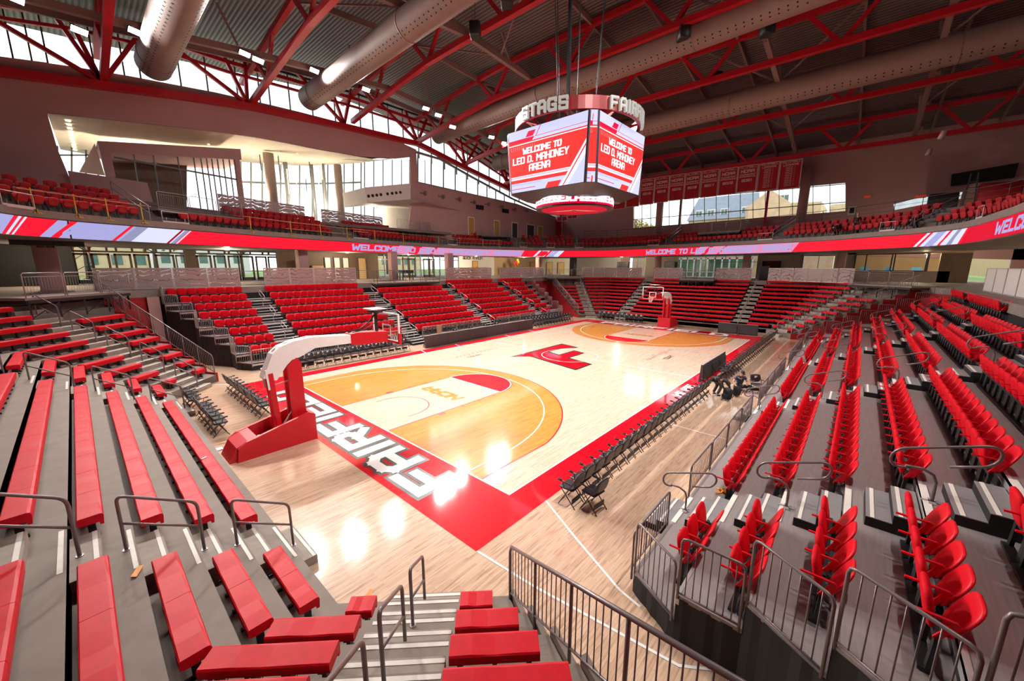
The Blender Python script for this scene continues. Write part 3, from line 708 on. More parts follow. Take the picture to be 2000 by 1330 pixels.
# ---- basketball goals (built for the near end, +X is towards the court; copied and turned for the far end)
def make_goal():
    r = thing('basketball_goal', 'x', 'basketball hoop'); K = []
    def part(n, g, m, par=None): o = g.build(n, m, par or r); (K.append(o) if par is None else KIDS.setdefault(par.name, []).append(o)); return o
    # origin below the backboard face plane, on the floor; base behind (negative x)
    B = -3.2
    side = [(-3.15, 0), (-3.15, .88), (-3.35, .98), (-5.15, .56), (-5.38, .40), (-5.42, .05), (-5.45, 0)]
    for sy in (-1, 1):
        g = G(); pts = [(x, z) for x, z in side]
        g.loft([[(x, sy*.50, z) for x, z in pts], [(x, sy*.60, z) for x, z in pts]], 0); part('base_side_pad', g, [M_pad])
    g = G(); g.box((-3.25, -.5, .0), (-3.15, .5, .9)); part('front_pad', g, [M_pad])
    g = G(); g.box((-5.35, -.5, .10), (-3.2, .5, .22)); g.box((-4.9, -.22, .22), (-3.9, .22, .34)); part('base_frame', g, [M_dark])
    g = G(); g.loft([[(x, -.5, z) for x, z in ((-5.42, .0), (-5.62, -.005), (-5.40, .42), (-5.1, .56), (-4.85, .62), (-4.87, .58), (-5.1, .50), (-5.33, .36))], [(x, .5, z) for x, z in ((-5.42, .0), (-5.62, -.005), (-5.40, .42), (-5.1, .56), (-4.85, .62), (-4.87, .58), (-5.1, .50), (-5.33, .36))]], 0); part('rear_hood', g, [M_pad])
    g = G(); g.box((-4.7, -.16, .34), (-3.6, .16, .40)); part('ballast_tray', g, [M_alu])
    # main mast: two padded plates
    for sy in (-1, 1):
        g = G(); pts = [(-3.72, .30), (-3.30, .30), (-3.30, 2.62), (-3.42, 2.80), (-3.56, 2.70), (-3.72, 2.55)]
        g.loft([[(x, sy*.16, z) for x, z in pts], [(x, sy*.26, z) for x, z in pts]], 0); part('mast_pad', g, [M_pad])
        g = G(); g.bar((-4.12, sy*.2, .34), (-4.22, sy*.2, 2.42), .08, .14, 0, up=(1, 0, 0)); part('lift_link', g, [M_pad])
        g = G(); g.bar((-4.26, sy*.2, 1.9), (-4.30, sy*.2, 2.55), .06, .12, 0, up=(1, 0, 0)); part('link_cap', g, [M_wht])
    g = G(); g.tube([(-4.1, 0, .4), (-3.55, 0, 1.1)], .03, 8); g.tube([(-4.25, 0, 1.95), (-3.6, 0, 2.05)], .02, 6); g.bar((-4.2, -.2, 2.0), (-4.2, .2, 2.0), .05, .05); part('lift_cylinder', g, [M_alu])
    # boom
    outer = [(-4.42, 2.30), (-4.10, 3.02), (-3.86, 3.22), (-3.46, 3.34), (-2.9, 3.40), (-1.5, 3.30)]
    inner = [(-4.06, 2.16), (-3.72, 2.60), (-3.56, 2.74), (-3.30, 2.80), (-2.8, 3.02), (-1.5, 3.0)]
    for sy in (-1, 1):
        g = G(); g.loft([[(a[0], sy*.17, a[1]), (b[0], sy*.17, b[1]), (b[0], sy*.21, b[1]), (a[0], sy*.21, a[1])] for a, b in zip(outer, inner)], 0); part('boom_side', g, [M_wht])
    g = G(); g.loft([[(a[0], -.17, a[1]), (a[0], .17, a[1]), (a[0]+.01, .17, a[1]-.03), (a[0]+.01, -.17, a[1]-.03)] for a in outer], 0); part('boom_top', g, [M_wht])
    g = G(); g.loft([[(a[0], -.17, a[1]), (a[0], .17, a[1]), (a[0], .17, a[1]+.03), (a[0], -.17, a[1]+.03)] for a in inner], 0); part('boom_underside', g, [M_wht])
    g = G()
    for a, b in ((-4.05, -3.95), (-3.70, -3.58), (-3.2, -3.0), (-2.6, -2.4), (-2.1, -1.9)):
        f = lambda x: next(p[1]+(q[1]-p[1])*(x-p[0])/(q[0]-p[0]) for p, q in zip(outer, outer[1:]) if p[0] <= x <= q[0])
        g.face([(a, -.05, f(a)+.006), (b, -.05, f(b)+.006), (b, .05, f(b)+.006), (a, .05, f(a)+.006)], 0)
    part('boom_slots', g, [M_dark])
    g = G(); g.loft([[(x, y, z) for y, z in ((-.24, b), (.24, b), (.24, t_), (-.24, t_))] for x, b, t_ in ((-1.55, 2.95, 3.34), (-1.3, 2.9, 3.36), (-.10, 2.86, 3.26))], 0); part('boom_pad', g, [M_pad])
    # backboard
    bb = G(); bb.box((-.012, -.915, 2.90), (0, .915, 3.97)); o = part('backboard_glass', bb, [M_glass])
    g = G()
    for a, b in (((-.05, -.93, 2.88), (.02, .93, 2.93)), ((-.05, -.93, 3.93), (.02, .93, 3.98)), ((-.05, -.93, 2.88), (.02, -.88, 3.98)), ((-.05, .88, 2.88), (.02, .93, 3.98))): g.box(a, b)
    part('backboard_frame', g, [M_wht])
    g = G()
    for a, b in (((-.004, -.305, 3.05), (.012, .305, 3.10)), ((-.004, -.305, 3.46), (.012, .305, 3.51)), ((-.004, -.305, 3.05), (.012, -.255, 3.51)), ((-.004, .255, 3.05), (.012, .305, 3.51))): g.box(a, b)
    part('target_square', g, [M_wht])
    g = G(); g.box((-.07, -.96, 2.84), (.04, .96, 2.92)); g.box((-.07, -.98, 2.84), (.04, -.90, 3.25)); g.box((-.07, .90, 2.84), (.04, .98, 3.25)); part('edge_padding', g, [M_pad])
    g = G(); g.tube([(.38+.229*cos(a*pi/12), .229*sin(a*pi/12), 3.05) for a in range(24)], .010, 6, closed=True); g.box((.02, -.07, 3.0), (.16, .07, 3.06)); rim = part('rim', g, [M_rim])
    g = G()
    for k in range(12):
        for s_ in (-1, 1):
            pts = []
            for j in range(6):
                f = j/5; rr = .225-.11*min(1, f*1.3); th = 2*pi*k/12+s_*f*.8; pts.append((.38+rr*cos(th), rr*sin(th), 3.04-.42*f))
            g.tube(pts, .004, 4)
    part('net', g, [M_net])
    # shot clock
    g = G(); g.bar((-.42, 0, 3.2), (-.42, 0, 4.05), .09, .09); g.box((-.62, -.30, 4.02), (-.28, .30, 4.07)); part('clock_post', g, [M_dark])
    g = G(); g.box((-.75, -.34, 4.14), (-.15, .34, 4.17)); g.box((-.46, -.05, 4.05), (-.38, .05, 4.15)); part('clock_tray', g, [M_wht])
    g = G(); g.tube([(-1.5, .1, 3.36), (-1.0, .1, 3.45), (-.6, .1, 3.7), (-.35, .1, 4.0)], .028, 6); g.tube([(-1.4, -.05, 3.36), (-.95, -.05, 3.4), (-.5, -.05, 3.62)], .02, 6); part('cable', g, [M_dark])
    g = G(); g.bar((-.45, -.3, 4.0), (-.03, -.8, 3.95), .05, .05); g.bar((-.45, .3, 4.0), (-.03, .8, 3.95), .05, .05); part('clock_brace', g, [M_alu])
    return Placer(r, K)
GO = make_goal()
GO.put((-13.11, 0, .004), 0, 'near portable basketball goal with red padded base and white boom, seen from behind')
GO.put((13.11, 0, .004), pi, 'far portable basketball goal with glass backboard facing the camera')
t = thing('floor_grate', 'small grey metal ramp plate on the floor by the near goal base', 'plate', (-18.85, .9, .002)); g = G(); g.box((-.25, -.12, 0), (.25, .12, .02))
for i in range(8): g.box((-.23+i*.06, -.11, .02), (-.20+i*.06, .11, .026))
g.build('plate', [M_alu], t)
# ---- people
def person(label, loc, rz, J, shirt, trouser, shoe=(.02, .02, .02), hair=(.02, .015, .01), cap=None, scale=1., longs=False):
    """J: joint positions (metres, local). keys: pel chest neck head lsh lel lwr rsh rel rwr lhip lkn lan ltoe rhip rkn ran rtoe"""
    r = thing('person', label, 'person', loc, rz); r.scale = (scale,)*3
    V = Vector
    def skin(name, chain, m, lvl=1):
        vs = []; es = []; rad = []
        idx = {}
        for k, p, rr, par in chain:
            idx[k] = len(vs); vs.append(p); rad.append(rr)
            if par: es.append((idx[par], idx[k]))
        me = bpy.data.meshes.new(name); me.from_pydata([tuple(v) for v in vs], es, []); me.materials.append(m)
        o = bpy.data.objects.new(name, me); COL.objects.link(o); o.parent = r
        md = o.modifiers.new('skin', 'SKIN'); md.use_smooth_shade = True
        for i, v in enumerate(me.skin_vertices[0].data): v.radius = (rad[i], rad[i]) if not isinstance(rad[i], tuple) else rad[i]; v.use_root = (i == 0)
        s = o.modifiers.new('sub', 'SUBSURF'); s.levels = lvl; s.render_levels = lvl
        return o
    j = {k: V(v) for k, v in J.items()}
    ch = [('pel', j['pel'], (.135, .10), None), ('bel', j['pel'].lerp(j['chest'], .5), (.125, .095), 'pel'), ('chest', j['chest'], (.15, .105), 'bel'), ('neck', j['neck'], .055, 'chest'), ('head0', j['neck'].lerp(j['head'], .35), .06, 'neck')]
    hd = (j['head']-j['neck']).normalized()
    for s in 'lr':
        ch += [(s+'sh', j[s+'sh'], .062, 'chest'), (s+'el', j[s+'el'], .043, s+'sh'), (s+'wr', j[s+'wr'], .027, s+'el')]
        d = (j[s+'wr']-j[s+'el']).normalized(); sd = d.orthogonal().normalized(); pl = j[s+'wr']+d*.075
        ch.append((s+'palm', pl, (.036, .020), s+'wr'))
        for f in range(4):
            o_ = sd*(.028-.018*f); L = (.07, .08, .075, .058)[f]; cu = d.cross(sd)*.02
            ch += [(s+'f%da' % f, pl+o_+d*.03, .010, s+'palm'), (s+'f%db' % f, pl+o_*1.1+d*(.03+L*.5)+cu*.6, .009, s+'f%da' % f), (s+'f%dc' % f, pl+o_*1.1+d*(.03+L*.85)+cu*2, .008, s+'f%db' % f)]
        ch += [(s+'t1', j[s+'wr']+d*.035+sd*.04, .011, s+'wr'), (s+'t2', j[s+'wr']+d*.075+sd*.06, .009, s+'t1')]
        ch += [(s+'hip', j[s+'hip'], .095, 'pel'), (s+'kn', j[s+'kn'], .058, s+'hip'), (s+'an', j[s+'an'], .038, s+'kn')]
    skin('body', ch, M_skin)
    # head with face
    H = G(); hc = j['head']; up = hd; fw = V(J.get('face', (0, 1, 0))).normalized(); fw = (fw-up*fw.dot(up)).normalized(); rt = fw.cross(up)
    Mh = Matrix(((rt.x, fw.x, up.x, hc.x), (rt.y, fw.y, up.y, hc.y), (rt.z, fw.z, up.z, hc.z), (0, 0, 0, 1)))
    rings = []
    for z, w, f, b in ((-.12, .035, .05, .03), (-.10, .048, .075, .05), (-.06, .064, .088, .075), (-.02, .072, .09, .09), (.03, .077, .09, .10), (.07, .072, .082, .095), (.10, .055, .06, .07), (.118, .02, .02, .03)):
        rings.append([(w*cos(a*pi/8), (f if sin(a*pi/8) > 0 else b)*sin(a*pi/8), z) for a in range(16)])
    H.loft(rings, 0, M=Mh, smooth=True)
    H.loft([[(x*.012, .085+y, z) for x, y in ((-1, 0), (1, 0), (.8, .012+.018*k), (-.8, .012+.018*k))] for k, z in ((0, .02), (1, -.02), (.4, -.032))], 0, M=Mh)
    for sx in (-1, 1):
        H.cbox((sx*.03, .086, .012), (.012, .006, .006), 1, M=Mh); H.cbox((sx*.079, -.005, -.005), (.008, .018, .030), 0, M=Mh, bev=.005)
    H.cbox((0, .088, -.058), (.022, .005, .005), 2, M=Mh)
    H.build('head', [M_skin, mat('eye_dark', (.03, .02, .02), .3, var=0), mat('lips', (.35, .10, .09), .5, var=0)], r)
    hh = G(); rings = []
    for z, w, f, b in ((-.05, .074, -.01, .088), (0, .082, .02, .104), (.05, .084, .08, .110), (.09, .076, .09, .10), (.12, .05, .06, .07), (.132, .015, .02, .02)):
        rings.append([(w*cos(a*pi/8), (f if sin(a*pi/8) > 0 else b)*sin(a*pi/8), z) for a in range(16)])
    hh.loft(rings, 0, M=Mh, smooth=True)
    if cap:
        hh.build('cap', [mat('cap_cloth', cap, .8)], r)
        g = G(); g.loft([[(x, y, z) for x in (-.06, .06)]+[(x*.7, y+.0, z+.008) for x in (.06, -.06)] for y, z in ((.07, .055), (.15, .04))], 0, M=Mh); g.build('cap_brim', [mat('cap_cloth', cap, .8)], r)
    else: hh.build('hair', [M_hair if sum(hair) < .2 else mat('grey_hair', hair, .8)], r)
    sh = [('pel', j['pel'], (.150, .115), None), ('bel', j['pel'].lerp(j['chest'], .5), (.145, .112), 'pel'), ('chest', j['chest'], (.168, .122), 'bel'), ('nk', j['chest'].lerp(j['neck'], .75), .068, 'chest')]
    for s in 'lr':
        sh += [(s+'sh', j[s+'sh'], .074, 'chest'), (s+'m', j[s+'sh'].lerp(j[s+'el'], .6), .060, s+'sh')]
        if longs: sh += [(s+'el', j[s+'el'], .054, s+'m'), (s+'wr', j[s+'el'].lerp(j[s+'wr'], .9), .040, s+'el')]
    skin('shirt', sh, shirt)
    tr = [('pel', j['pel']-V((0, 0, .02)), (.158, .125), None)]
    for s in 'lr': tr += [(s+'hip', j[s+'hip'], .112, 'pel'), (s+'kn', j[s+'kn'], .078, s+'hip'), (s+'an', j[s+'kn'].lerp(j[s+'an'], .93), .062, s+'kn')]
    skin('trousers', tr, trouser)
    for s in 'lr':
        skin('shoe', [('a', j[s+'an'], .045, None), ('b', j[s+'an'].lerp(j[s+'toe'], .45)-V((0, 0, .0)), .045, 'a'), ('c', j[s+'toe'], .034, 'b')], mat('shoe_black', shoe, .5))
    return r
STAND = dict(pel=(0, 0, .93), chest=(0, .0, 1.30), neck=(0, 0, 1.50), head=(0, .02, 1.65), lsh=(-.19, 0, 1.42), lel=(-.24, -.02, 1.13), lwr=(-.22, .1, .90), rsh=(.19, 0, 1.42), rel=(.24, -.02, 1.13), rwr=(.22, .1, .90),
  lhip=(-.09, 0, .90), lkn=(-.11, .03, .50), lan=(-.11, 0, .07), ltoe=(-.12, .17, .035), rhip=(.09, 0, .90), rkn=(.11, .03, .50), ran=(.11, 0, .07), rtoe=(.12, .17, .035))
SIT = dict(pel=(0, 0, .14), chest=(0, .08, .50), neck=(0, .12, .69), head=(.0, .19, .82), face=(0, 1, -.5), lsh=(-.18, .08, .62), lel=(-.30, .16, .38), lwr=(-.16, .38, .36), rsh=(.18, .08, .62), rel=(.34, .10, .36), rwr=(.30, .34, .22),
  lhip=(-.09, .04, .13), lkn=(-.38, .38, .24), lan=(-.05, .46, .07), ltoe=(.08, .52, .06), rhip=(.09, .04, .13), rkn=(.40, .34, .20), ran=(.10, .58, .08), rtoe=(-.04, .66, .06))
BEND = dict(pel=(0, -.12, .78), chest=(0, .24, .74), neck=(0, .42, .64), head=(0, .52, .54), face=(0, .3, -1), lsh=(-.18, .34, .68), lel=(-.22, .42, .40), lwr=(-.12, .50, .18), rsh=(.18, .34, .68), rel=(.24, .42, .42), rwr=(.14, .52, .20),
  lhip=(-.09, -.12, .76), lkn=(-.14, .10, .46), lan=(-.14, -.10, .08), ltoe=(-.16, .08, .04), rhip=(.09, -.12, .76), rkn=(.14, .08, .46), ran=(.14, -.12, .08), rtoe=(.16, .06, .04))
M_navy = mat('navy_cloth', (.035, .045, .10), .8, var=.15); M_blk = mat('black_cloth', (.015, .015, .017), .85, var=.2); M_greyc = mat('charcoal_cloth', (.05, .05, .052), .85, var=.15)
person('person in navy shirt and black cap sitting on the floor behind the chairs', (-.55, -9.95, .0), 2.3, SIT, M_navy, M_blk, cap=(.012, .012, .02))
person('person in dark clothes bending down behind the side-line chairs', (-2.3, -9.45, .0), -2.2, BEND, M_greyc, M_greyc, longs=True)
t = thing('tablet_case', 'open blue-screened tablet case lying on the floor beside the seated person', 'tablet', (.1, -10.25, .002), .5); g = G(); g.box((-.22, -.16, 0), (.22, .16, .06)); g.build('case', [M_dark], t); g = G(); g.box((-.19, -.13, .06), (.19, .13, .066)); g.build('screen', [mat('blue_screen', (.05, .22, .45), .3, emit=.6, var=.2)], t)
def bag(lab, loc, s, rz):
    t = thing('backpack', lab, 'bag', loc, rz); g = G(); petal(g, .36*s, .46*s, .12*s, Matrix.Translation((0, 0, .02)), 0, dome=.05); g.build('bag_body', [M_blk], t)
    g = G(); petal(g, .26*s, .22*s, .07*s, Matrix.Translation((0, .13*s, .04)), 0, dome=.03); g.build('front_pocket', [M_blk], t)
    for sx in (-1, 1): g = G(); g.tube([(sx*.1*s, -.12*s, .42*s), (sx*.12*s, -.20*s, .3*s), (sx*.11*s, -.13*s, .08*s)], .014, 6); g.build('strap', [M_dark], t)
bag('black backpack on the floor nearest the side-line chairs', (-2.65, -9.95, .002), 1.15, 1.0); bag('black shoulder bag on the floor beside the bending person', (-1.85, -10.15, .002), 1.0, -.6)
t = thing('pom_pom', 'orange pom-pom lying on the first deck under the near seats of the right stand', 'pom-pom', (-11.55, -11.85, .42)); g = G()
for i in range(46):
    a = i*2.4; e = (i % 7)/7*1.3; g.tube([(0, 0, .10), (.08*cos(a)*cos(e), .08*sin(a)*cos(e), .10+.07*sin(e)), (.15*cos(a+.3)*cos(e), .15*sin(a+.3)*cos(e), .09+.10*sin(e))], .012, 4)
g.build('strands', [mat('orange_plastic', (.80, .33, .01), .5)], t)
t = thing('blue_cup', 'small bright blue cup beside the orange pom-pom', 'cup', (-11.35, -12.0, .42)); g = G(); g.tube([(0, 0, 0), (0, 0, .16)], [.05, .07], 12); g.build('cup_body', [mat('blue_plastic', (.01, .14, .55), .4)], t)
for i, (x, y, z, rz, s) in enumerate(((-19.9, -10.9, 1.81, .3, 'floor tape scrap beside the corner bench, orange'), (-18.5, -8.25, .385, .7, 'crumpled orange tape at the foot of the corner stairs'), (-21.0, -6.5, 1.46, 1.2, 'orange tape scrap under the near aisle bench'))):
    t = thing('tape_scrap', s, 'tape', (x, y, z), rz); g = G(); g.add([(-.12, -.03, 0), (.12, -.04, .004), (.13, .03, .0), (-.1, .04, .01)], [(0, 1, 2, 3)]); g.add([(-.12, -.03, -.004), (.12, -.04, -.002), (.13, .03, -.004), (-.1, .04, .004)], [(3, 2, 1, 0)]); g.build('strip', [mat('orange_tape', (.75, .28, .04), .6)], t)
t = thing('phone', 'pale phone-sized slip lying on the front near bench', 'phone', (-19.4, -1.4, .785), .6); g = G(); g.cbox((0, 0, .008), (.075, .025, .008), bev=.004); g.build('slab', [M_wht], t)
# ================================================================== concourse and balcony
def AT(px, py, **k):
    """world point seen at a pixel of the photograph, on a plane x=, y= or z="""
    d = _f+_r2*((px-1000)/FPX)+_u2*((665-py)/FPX); a, v = list(k.items())[0]; i = 'xyz'.index(a)
    return CAM+d*((v-CAM[i])/d[i])
M_slab = mat('slab_concrete', (.24, .20, .18), .7, var=.08, scale=2)
M_mauve = mat('wall_paint_grey', (.47, .285, .28), .75, var=.04, scale=.6)
M_warm = mat('soffit_paint_warm', (.74, .66, .53), .8, var=.04, scale=.6)
M_brown = mat('brown_panel', (.13, .085, .055), .6, var=.12, scale=3)
M_beige = mat('beige_wall', (.50, .36, .20), .75, var=.05, scale=1)
M_white2 = mat('plaster_white', (.62, .60, .58), .75, var=.03, scale=1)
M_frame = mat('window_frame', (.09, .085, .085), .45, .3, var=.1)
M_frameL = mat('mullion_grey', (.30, .32, .33), .4, .4, var=.06)
M_col = mat('column_paint', (.30, .235, .21), .65, var=.05)
M_screen = None
def perf_mat():
    m = bpy.data.materials.new('perforated_screen'); m.use_nodes = True; n = m.node_tree; b = n.nodes['Principled BSDF']
    t = n.nodes.new('ShaderNodeTexCoord'); w = n.nodes.new('ShaderNodeTexWave'); w.wave_type = 'RINGS'; w.inputs['Scale'].default_value = 1.1; w.inputs['Distortion'].default_value = 9; w.inputs['Detail'].default_value = 3; w.inputs['Detail Scale'].default_value = 1.6
    r = n.nodes.new('ShaderNodeValToRGB'); r.color_ramp.elements[0].position = .06; r.color_ramp.elements[0].color = (.25, .25, .25, 1); r.color_ramp.elements[1].position = .14; r.color_ramp.elements[1].color = (1, 1, 1, 1)
    n.links.new(t.outputs['Object'], w.inputs['Vector']); n.links.new(w.outputs['Fac'], r.inputs[0]); n.links.new(r.outputs[0], b.inputs['Alpha'])
    b.inputs['Base Color'].default_value = (.40, .31, .31, 1); b.inputs['Roughness'].default_value = .5
    return m
M_screen = perf_mat()
ZC = 4.32
# ---- slab ring
def ring_prism(outer, inner, z0, z1, name, m):
    """rectangular ring between an outer rectangle and an inner polygon (both lists, same length, matched)"""
    g = G(); n = len(outer)
    for i in range(n):
        j = (i+1) % n; g.prism([inner[i], inner[j], outer[j], outer[i]], z0, z1)
    return struct(g.build(name, m))
inner = [(-17.9, -18.35), (17.9, -18.35), (20.6, -17.0), (26.45, -11.1), (26.45, 11.1), (20.6, 17.0), (17.9, 18.35), (-17.9, 18.35), (-20.6, 17.0), (-26.45, 11.1), (-26.45, -11.1), (-20.6, -17.0)]
outer = [(-17.9, -32), (17.9, -32), (41, -32), (41, -11.1), (41, 11.1), (41, 48), (17.9, 48), (-17.9, 48), (-42, 48), (-42, 11.1), (-42, -11.1), (-42, -32)]
ring_prism(outer, inner, ZC-.42, ZC, 'floor_concourse', M_slab)
for i in range(len(inner)):
    a, b = Vector(inner[i]), Vector(inner[(i+1) % len(inner)]); d = (b-a).normalized(); nrm = Vector((d.y, -d.x)); red = i not in (0, 6)
    g = G(); g.prism([a+nrm*.05, b+nrm*.05, b+nrm*.3, a+nrm*.3], 0, ZC-.42); struct(g.build('wall_under_concourse_%s' % 'abcdefghijkl'[i], [M_redwall if red else M_void]))
g = G(); g.box((-19.9, 17.35, 0), (-19.0, 17.5, 2.1)); struct(g.build('door_60', [mat('oak_door2', (.46, .28, .12), .6, var=.1)]))
g = G(); g.box((-18.3, 17.9, 0), (-17.75, 18.4, ZC-.42)); struct(g.build('trim_pilaster', [M_mauve]))
# wheelchair decks on steel legs at the corners and the far centre
def deck(poly, z, lab, rail_edges, hgt=1.05, cr=M_railL, legs=True, zl=0.):
    c = sum((Vector(p) for p in poly), Vector((0, 0)))/len(poly)
    t = thing('wheelchair_deck', lab, 'platform', (c.x, c.y, zl)); z -= zl
    g = G(); g.prism([(p[0]-c.x, p[1]-c.y) for p in poly], z-.12, z); g.build('deck_plate', [M_slab], t)
    g = G()
    for i in range(len(poly)):
        a = Vector(poly[i])-c; b = Vector(poly[(i+1) % len(poly)])-c
        g.bar((a.x*.97, a.y*.97, z-.18), (b.x*.97, b.y*.97, z-.18), .08, .14)
    if legs:
        n = 5
        for i in rail_edges:
            a = (Vector(poly[i])-c)*.93; b = (Vector(poly[(i+1) % len(poly)])-c)*.93
            for k in range(n):
                q = a.lerp(b, k/(n-1)); g.bar((q.x, q.y, z-1.0), (q.x, q.y, z-.15), .07, .07)
                if k: p_ = a.lerp(b, (k-1)/(n-1)); g.bar((p_.x, p_.y, z-.9), (q.x, q.y, z-.3), .03, .03)
    g.build('deck_frame', [M_dark], t)
    for i in rail_edges:
        a = Vector(poly[i])-c; b = Vector(poly[(i+1) % len(poly)])-c; L = (b-a).length; m = max(1, round(L/1.6))
        for k in range(m):
            p = a.lerp(b, k/m+.01); q = a.lerp(b, (k+1)/m-.01)
            g = G(); g.tube([(p.x, p.y, z), (p.x, p.y, z+hgt-.06), (p.x+(q.x-p.x)*.05, p.y+(q.y-p.y)*.05, z+hgt), (q.x-(q.x-p.x)*.05, q.y-(q.y-p.y)*.05, z+hgt), (q.x, q.y, z+hgt-.06), (q.x, q.y, z)], .022, 6)
            g.tube([(p.x, p.y, z+.10), (q.x, q.y, z+.10)], .015, 5); g.tube([(p.x, p.y, z+hgt-.16), (q.x, q.y, z+hgt-.16)], .012, 5)
            nn = max(3, int((q-p).length/.12))
            for u in range(1, nn): w = p.lerp(q, u/nn); g.tube([(w.x, w.y, z+.10), (w.x, w.y, z+hgt-.16)], .007, 4)
            g.build('rail_panel', [cr], t)
    return t
def cpt(sgx, sgy, s_, d): v = facet_pt(s_, d); return (v.x*(1 if sgx < 0 else -1), v.y*(1 if sgy < 0 else -1))
deck([cpt(-1, 1, .9, 6.05), cpt(-1, 1, 5.9, 6.05), cpt(-1, 1, 6.2, 8.2), cpt(-1, 1, .9, 8.2)], ZC+.06, 'grey wheelchair platform with picket rails above the left corner benches of the near stand', [0, 1], zl=2.9)
deck([cpt(1, -1, .9, 6.05), cpt(1, -1, 5.9, 6.05), cpt(1, -1, 6.2, 8.2), cpt(1, -1, .9, 8.2)], ZC+.06, 'grey wheelchair platform above the right corner benches of the far stand', [0], zl=2.9)
deck([cpt(1, 1, .9, 6.05), cpt(1, 1, 5.6, 6.05), cpt(1, 1, 5.9, 8.2), cpt(1, 1, .9, 8.2)], ZC+.06, 'grey wheelchair platform above the left corner benches of the far stand', [0], zl=2.9)
deck([(25.0, -1.8), (25.0, 1.8), (27.2, 1.8), (27.2, -1.8)], ZC+.06, 'grey wheelchair platform cut into the top centre rows of the far stand', [0, 1, 3], zl=3.2)
deck([(-3.7, 17.4), (3.1, 17.4), (3.1, 18.6), (-3.7, 18.6)], ZC+.02, 'grey concourse ledge behind the middle block of the left stand', [0], cr=M_frame, legs=False, zl=3.6)
# ---- perforated screens standing on the slab edge
def screen_run(name, p, q, z0, h, n, fmt, grp, m=None, lean=0):
    p = Vector(p); q = Vector(q); d = q-p
    for i in range(n):
        a = p+d*(i/n+.004); b = p+d*((i+1)/n-.004); c = (a+b)/2
        t = thing(name, fmt % ordn(i+1), 'screen panel', (c.x, c.y, z0), 0, grp); u = (b-a).normalized(); nr = Vector((-u.y, u.x))
        g = G(); A = a-c; B = b-c
        g.prism([(A.x, A.y), (B.x, B.y), (B.x+nr.x*.012, B.y+nr.y*.012), (A.x+nr.x*.012, A.y+nr.y*.012)], .08, h); g.build('perforated_sheet', [m or M_screen], t)
        g = G(); g.bar((A.x, A.y, h+.0), (B.x, B.y, h+.0), .03, .03); g.build('top_edge', [M_alu], t)
        g = G()
        for w in (A, B): g.bar((w.x, w.y, 0), (w.x, w.y, h), .035, .035)
        g.bar((A.x, A.y, .05), (B.x, B.y, .05), .03, .06); g.build('post_frame', [M_alu], t)
def yx(px, y): return AT(px, 530, y=y).x
def xy(px, x): return AT(px, 530, x=x).y
YS = 18.45
screen_run('perforated_screen', (yx(238, 19.0)-1.2, 19.6), (yx(467, YS), YS), ZC, 1.28, 4, 'mauve perforated screen, %s from the left, left concourse edge behind the near block', 'perforated screens, left side, near run')
screen_run('perforated_screen', (yx(514, YS), YS), (yx(695, YS), YS), ZC, 1.28, 4, 'mauve perforated screen, %s from the left, left concourse edge behind the second block', 'perforated screens, left side, second run')
screen_run('perforated_screen', (yx(871, YS), YS), (yx(960, YS), YS), ZC, 1.28, 4, 'mauve perforated screen, %s from the left, left concourse edge behind the fourth block', 'perforated screens, left side, third run')
screen_run('perforated_screen', (yx(976, YS), YS), (yx(1062, YS), YS), ZC, 1.28, 4, 'mauve perforated screen, %s from the left, left concourse edge by the far corner', 'perforated screens, left side, far run')
XF = 26.75
screen_run('perforated_screen', (XF, xy(1137, XF)), (XF, xy(1254, XF)), ZC, 1.28, 5, 'mauve perforated screen, %s from the left, far concourse edge left of the stairs', 'perforated screens, far end, left run')
screen_run('perforated_screen', (XF, xy(1278, XF)), (XF, xy(1333, XF)), ZC, 1.28, 2, 'mauve perforated screen, %s from the left, far concourse edge left of the deck', 'perforated screens, far end, centre-left run')
screen_run('perforated_screen', (XF, xy(1399, XF)), (XF, xy(1469, XF)), ZC, 1.28, 3, 'mauve perforated screen, %s from the left, far concourse edge right of the deck', 'perforated screens, far end, centre-right run')
screen_run('perforated_screen', (XF, xy(1501, XF)), (XF-2.6, -13.2), ZC, 1.28, 6, 'mauve perforated screen, %s from the left, far concourse edge behind the right corner', 'perforated screens, far end, right run')
screen_run('solid_screen', (15.2, -19.2), (6.2, -19.2), ZC, 1.35, 4, 'pale screen panel, %s from the far end, right concourse edge', 'pale screens, right side', M_white2)
screen_run('solid_screen', (5.4, -19.2), (0, -19.2), ZC, 1.35, 2, 'pale screen panel, %s past the gap, right concourse edge', 'pale screens beyond the gap, right side', M_white2)
def simple_rail(name, lab, pts, h=1.07, r=.02, col=M_frame, bars=3, grp=None, step=1.5):
    pts = [Vector(p) for p in pts]; c = sum(pts, Vector((0, 0, 0)))/len(pts); t = thing(name, lab, 'railing', c, 0, grp); up = Vector((0, 0, 1))
    g = G(); g.tube([p-c+up*h for p in pts], r, 6); g.build('top_rail', [col], t)
    g = G()
    for b in range(1, bars): g.tube([p-c+up*h*b/bars for p in pts], r*.45, 4)
    g.build('lower_rails', [col], t)
    for p, q in zip(pts, pts[1:]):
        n = max(1, round((q-p).length/step))
        for i in range(n+1):
            if i == 0 and p is not pts[0]: continue
            w = p.lerp(q, i/n)-c; g = G(); g.tube([w, w+up*h], r*.9, 5); g.build('post', [col], t)
    return t
simple_rail('concourse_railing', 'dark wire railing along the left concourse edge behind the middle block', [(yx(695, YS), YS, ZC), (yx(871, YS), YS, ZC)], bars=6)
simple_rail('concourse_railing', 'dark wire railing at the far left corner of the concourse', [(yx(1066, 18.4), 18.4, ZC), (20.9, 17.2, ZC)], bars=6)
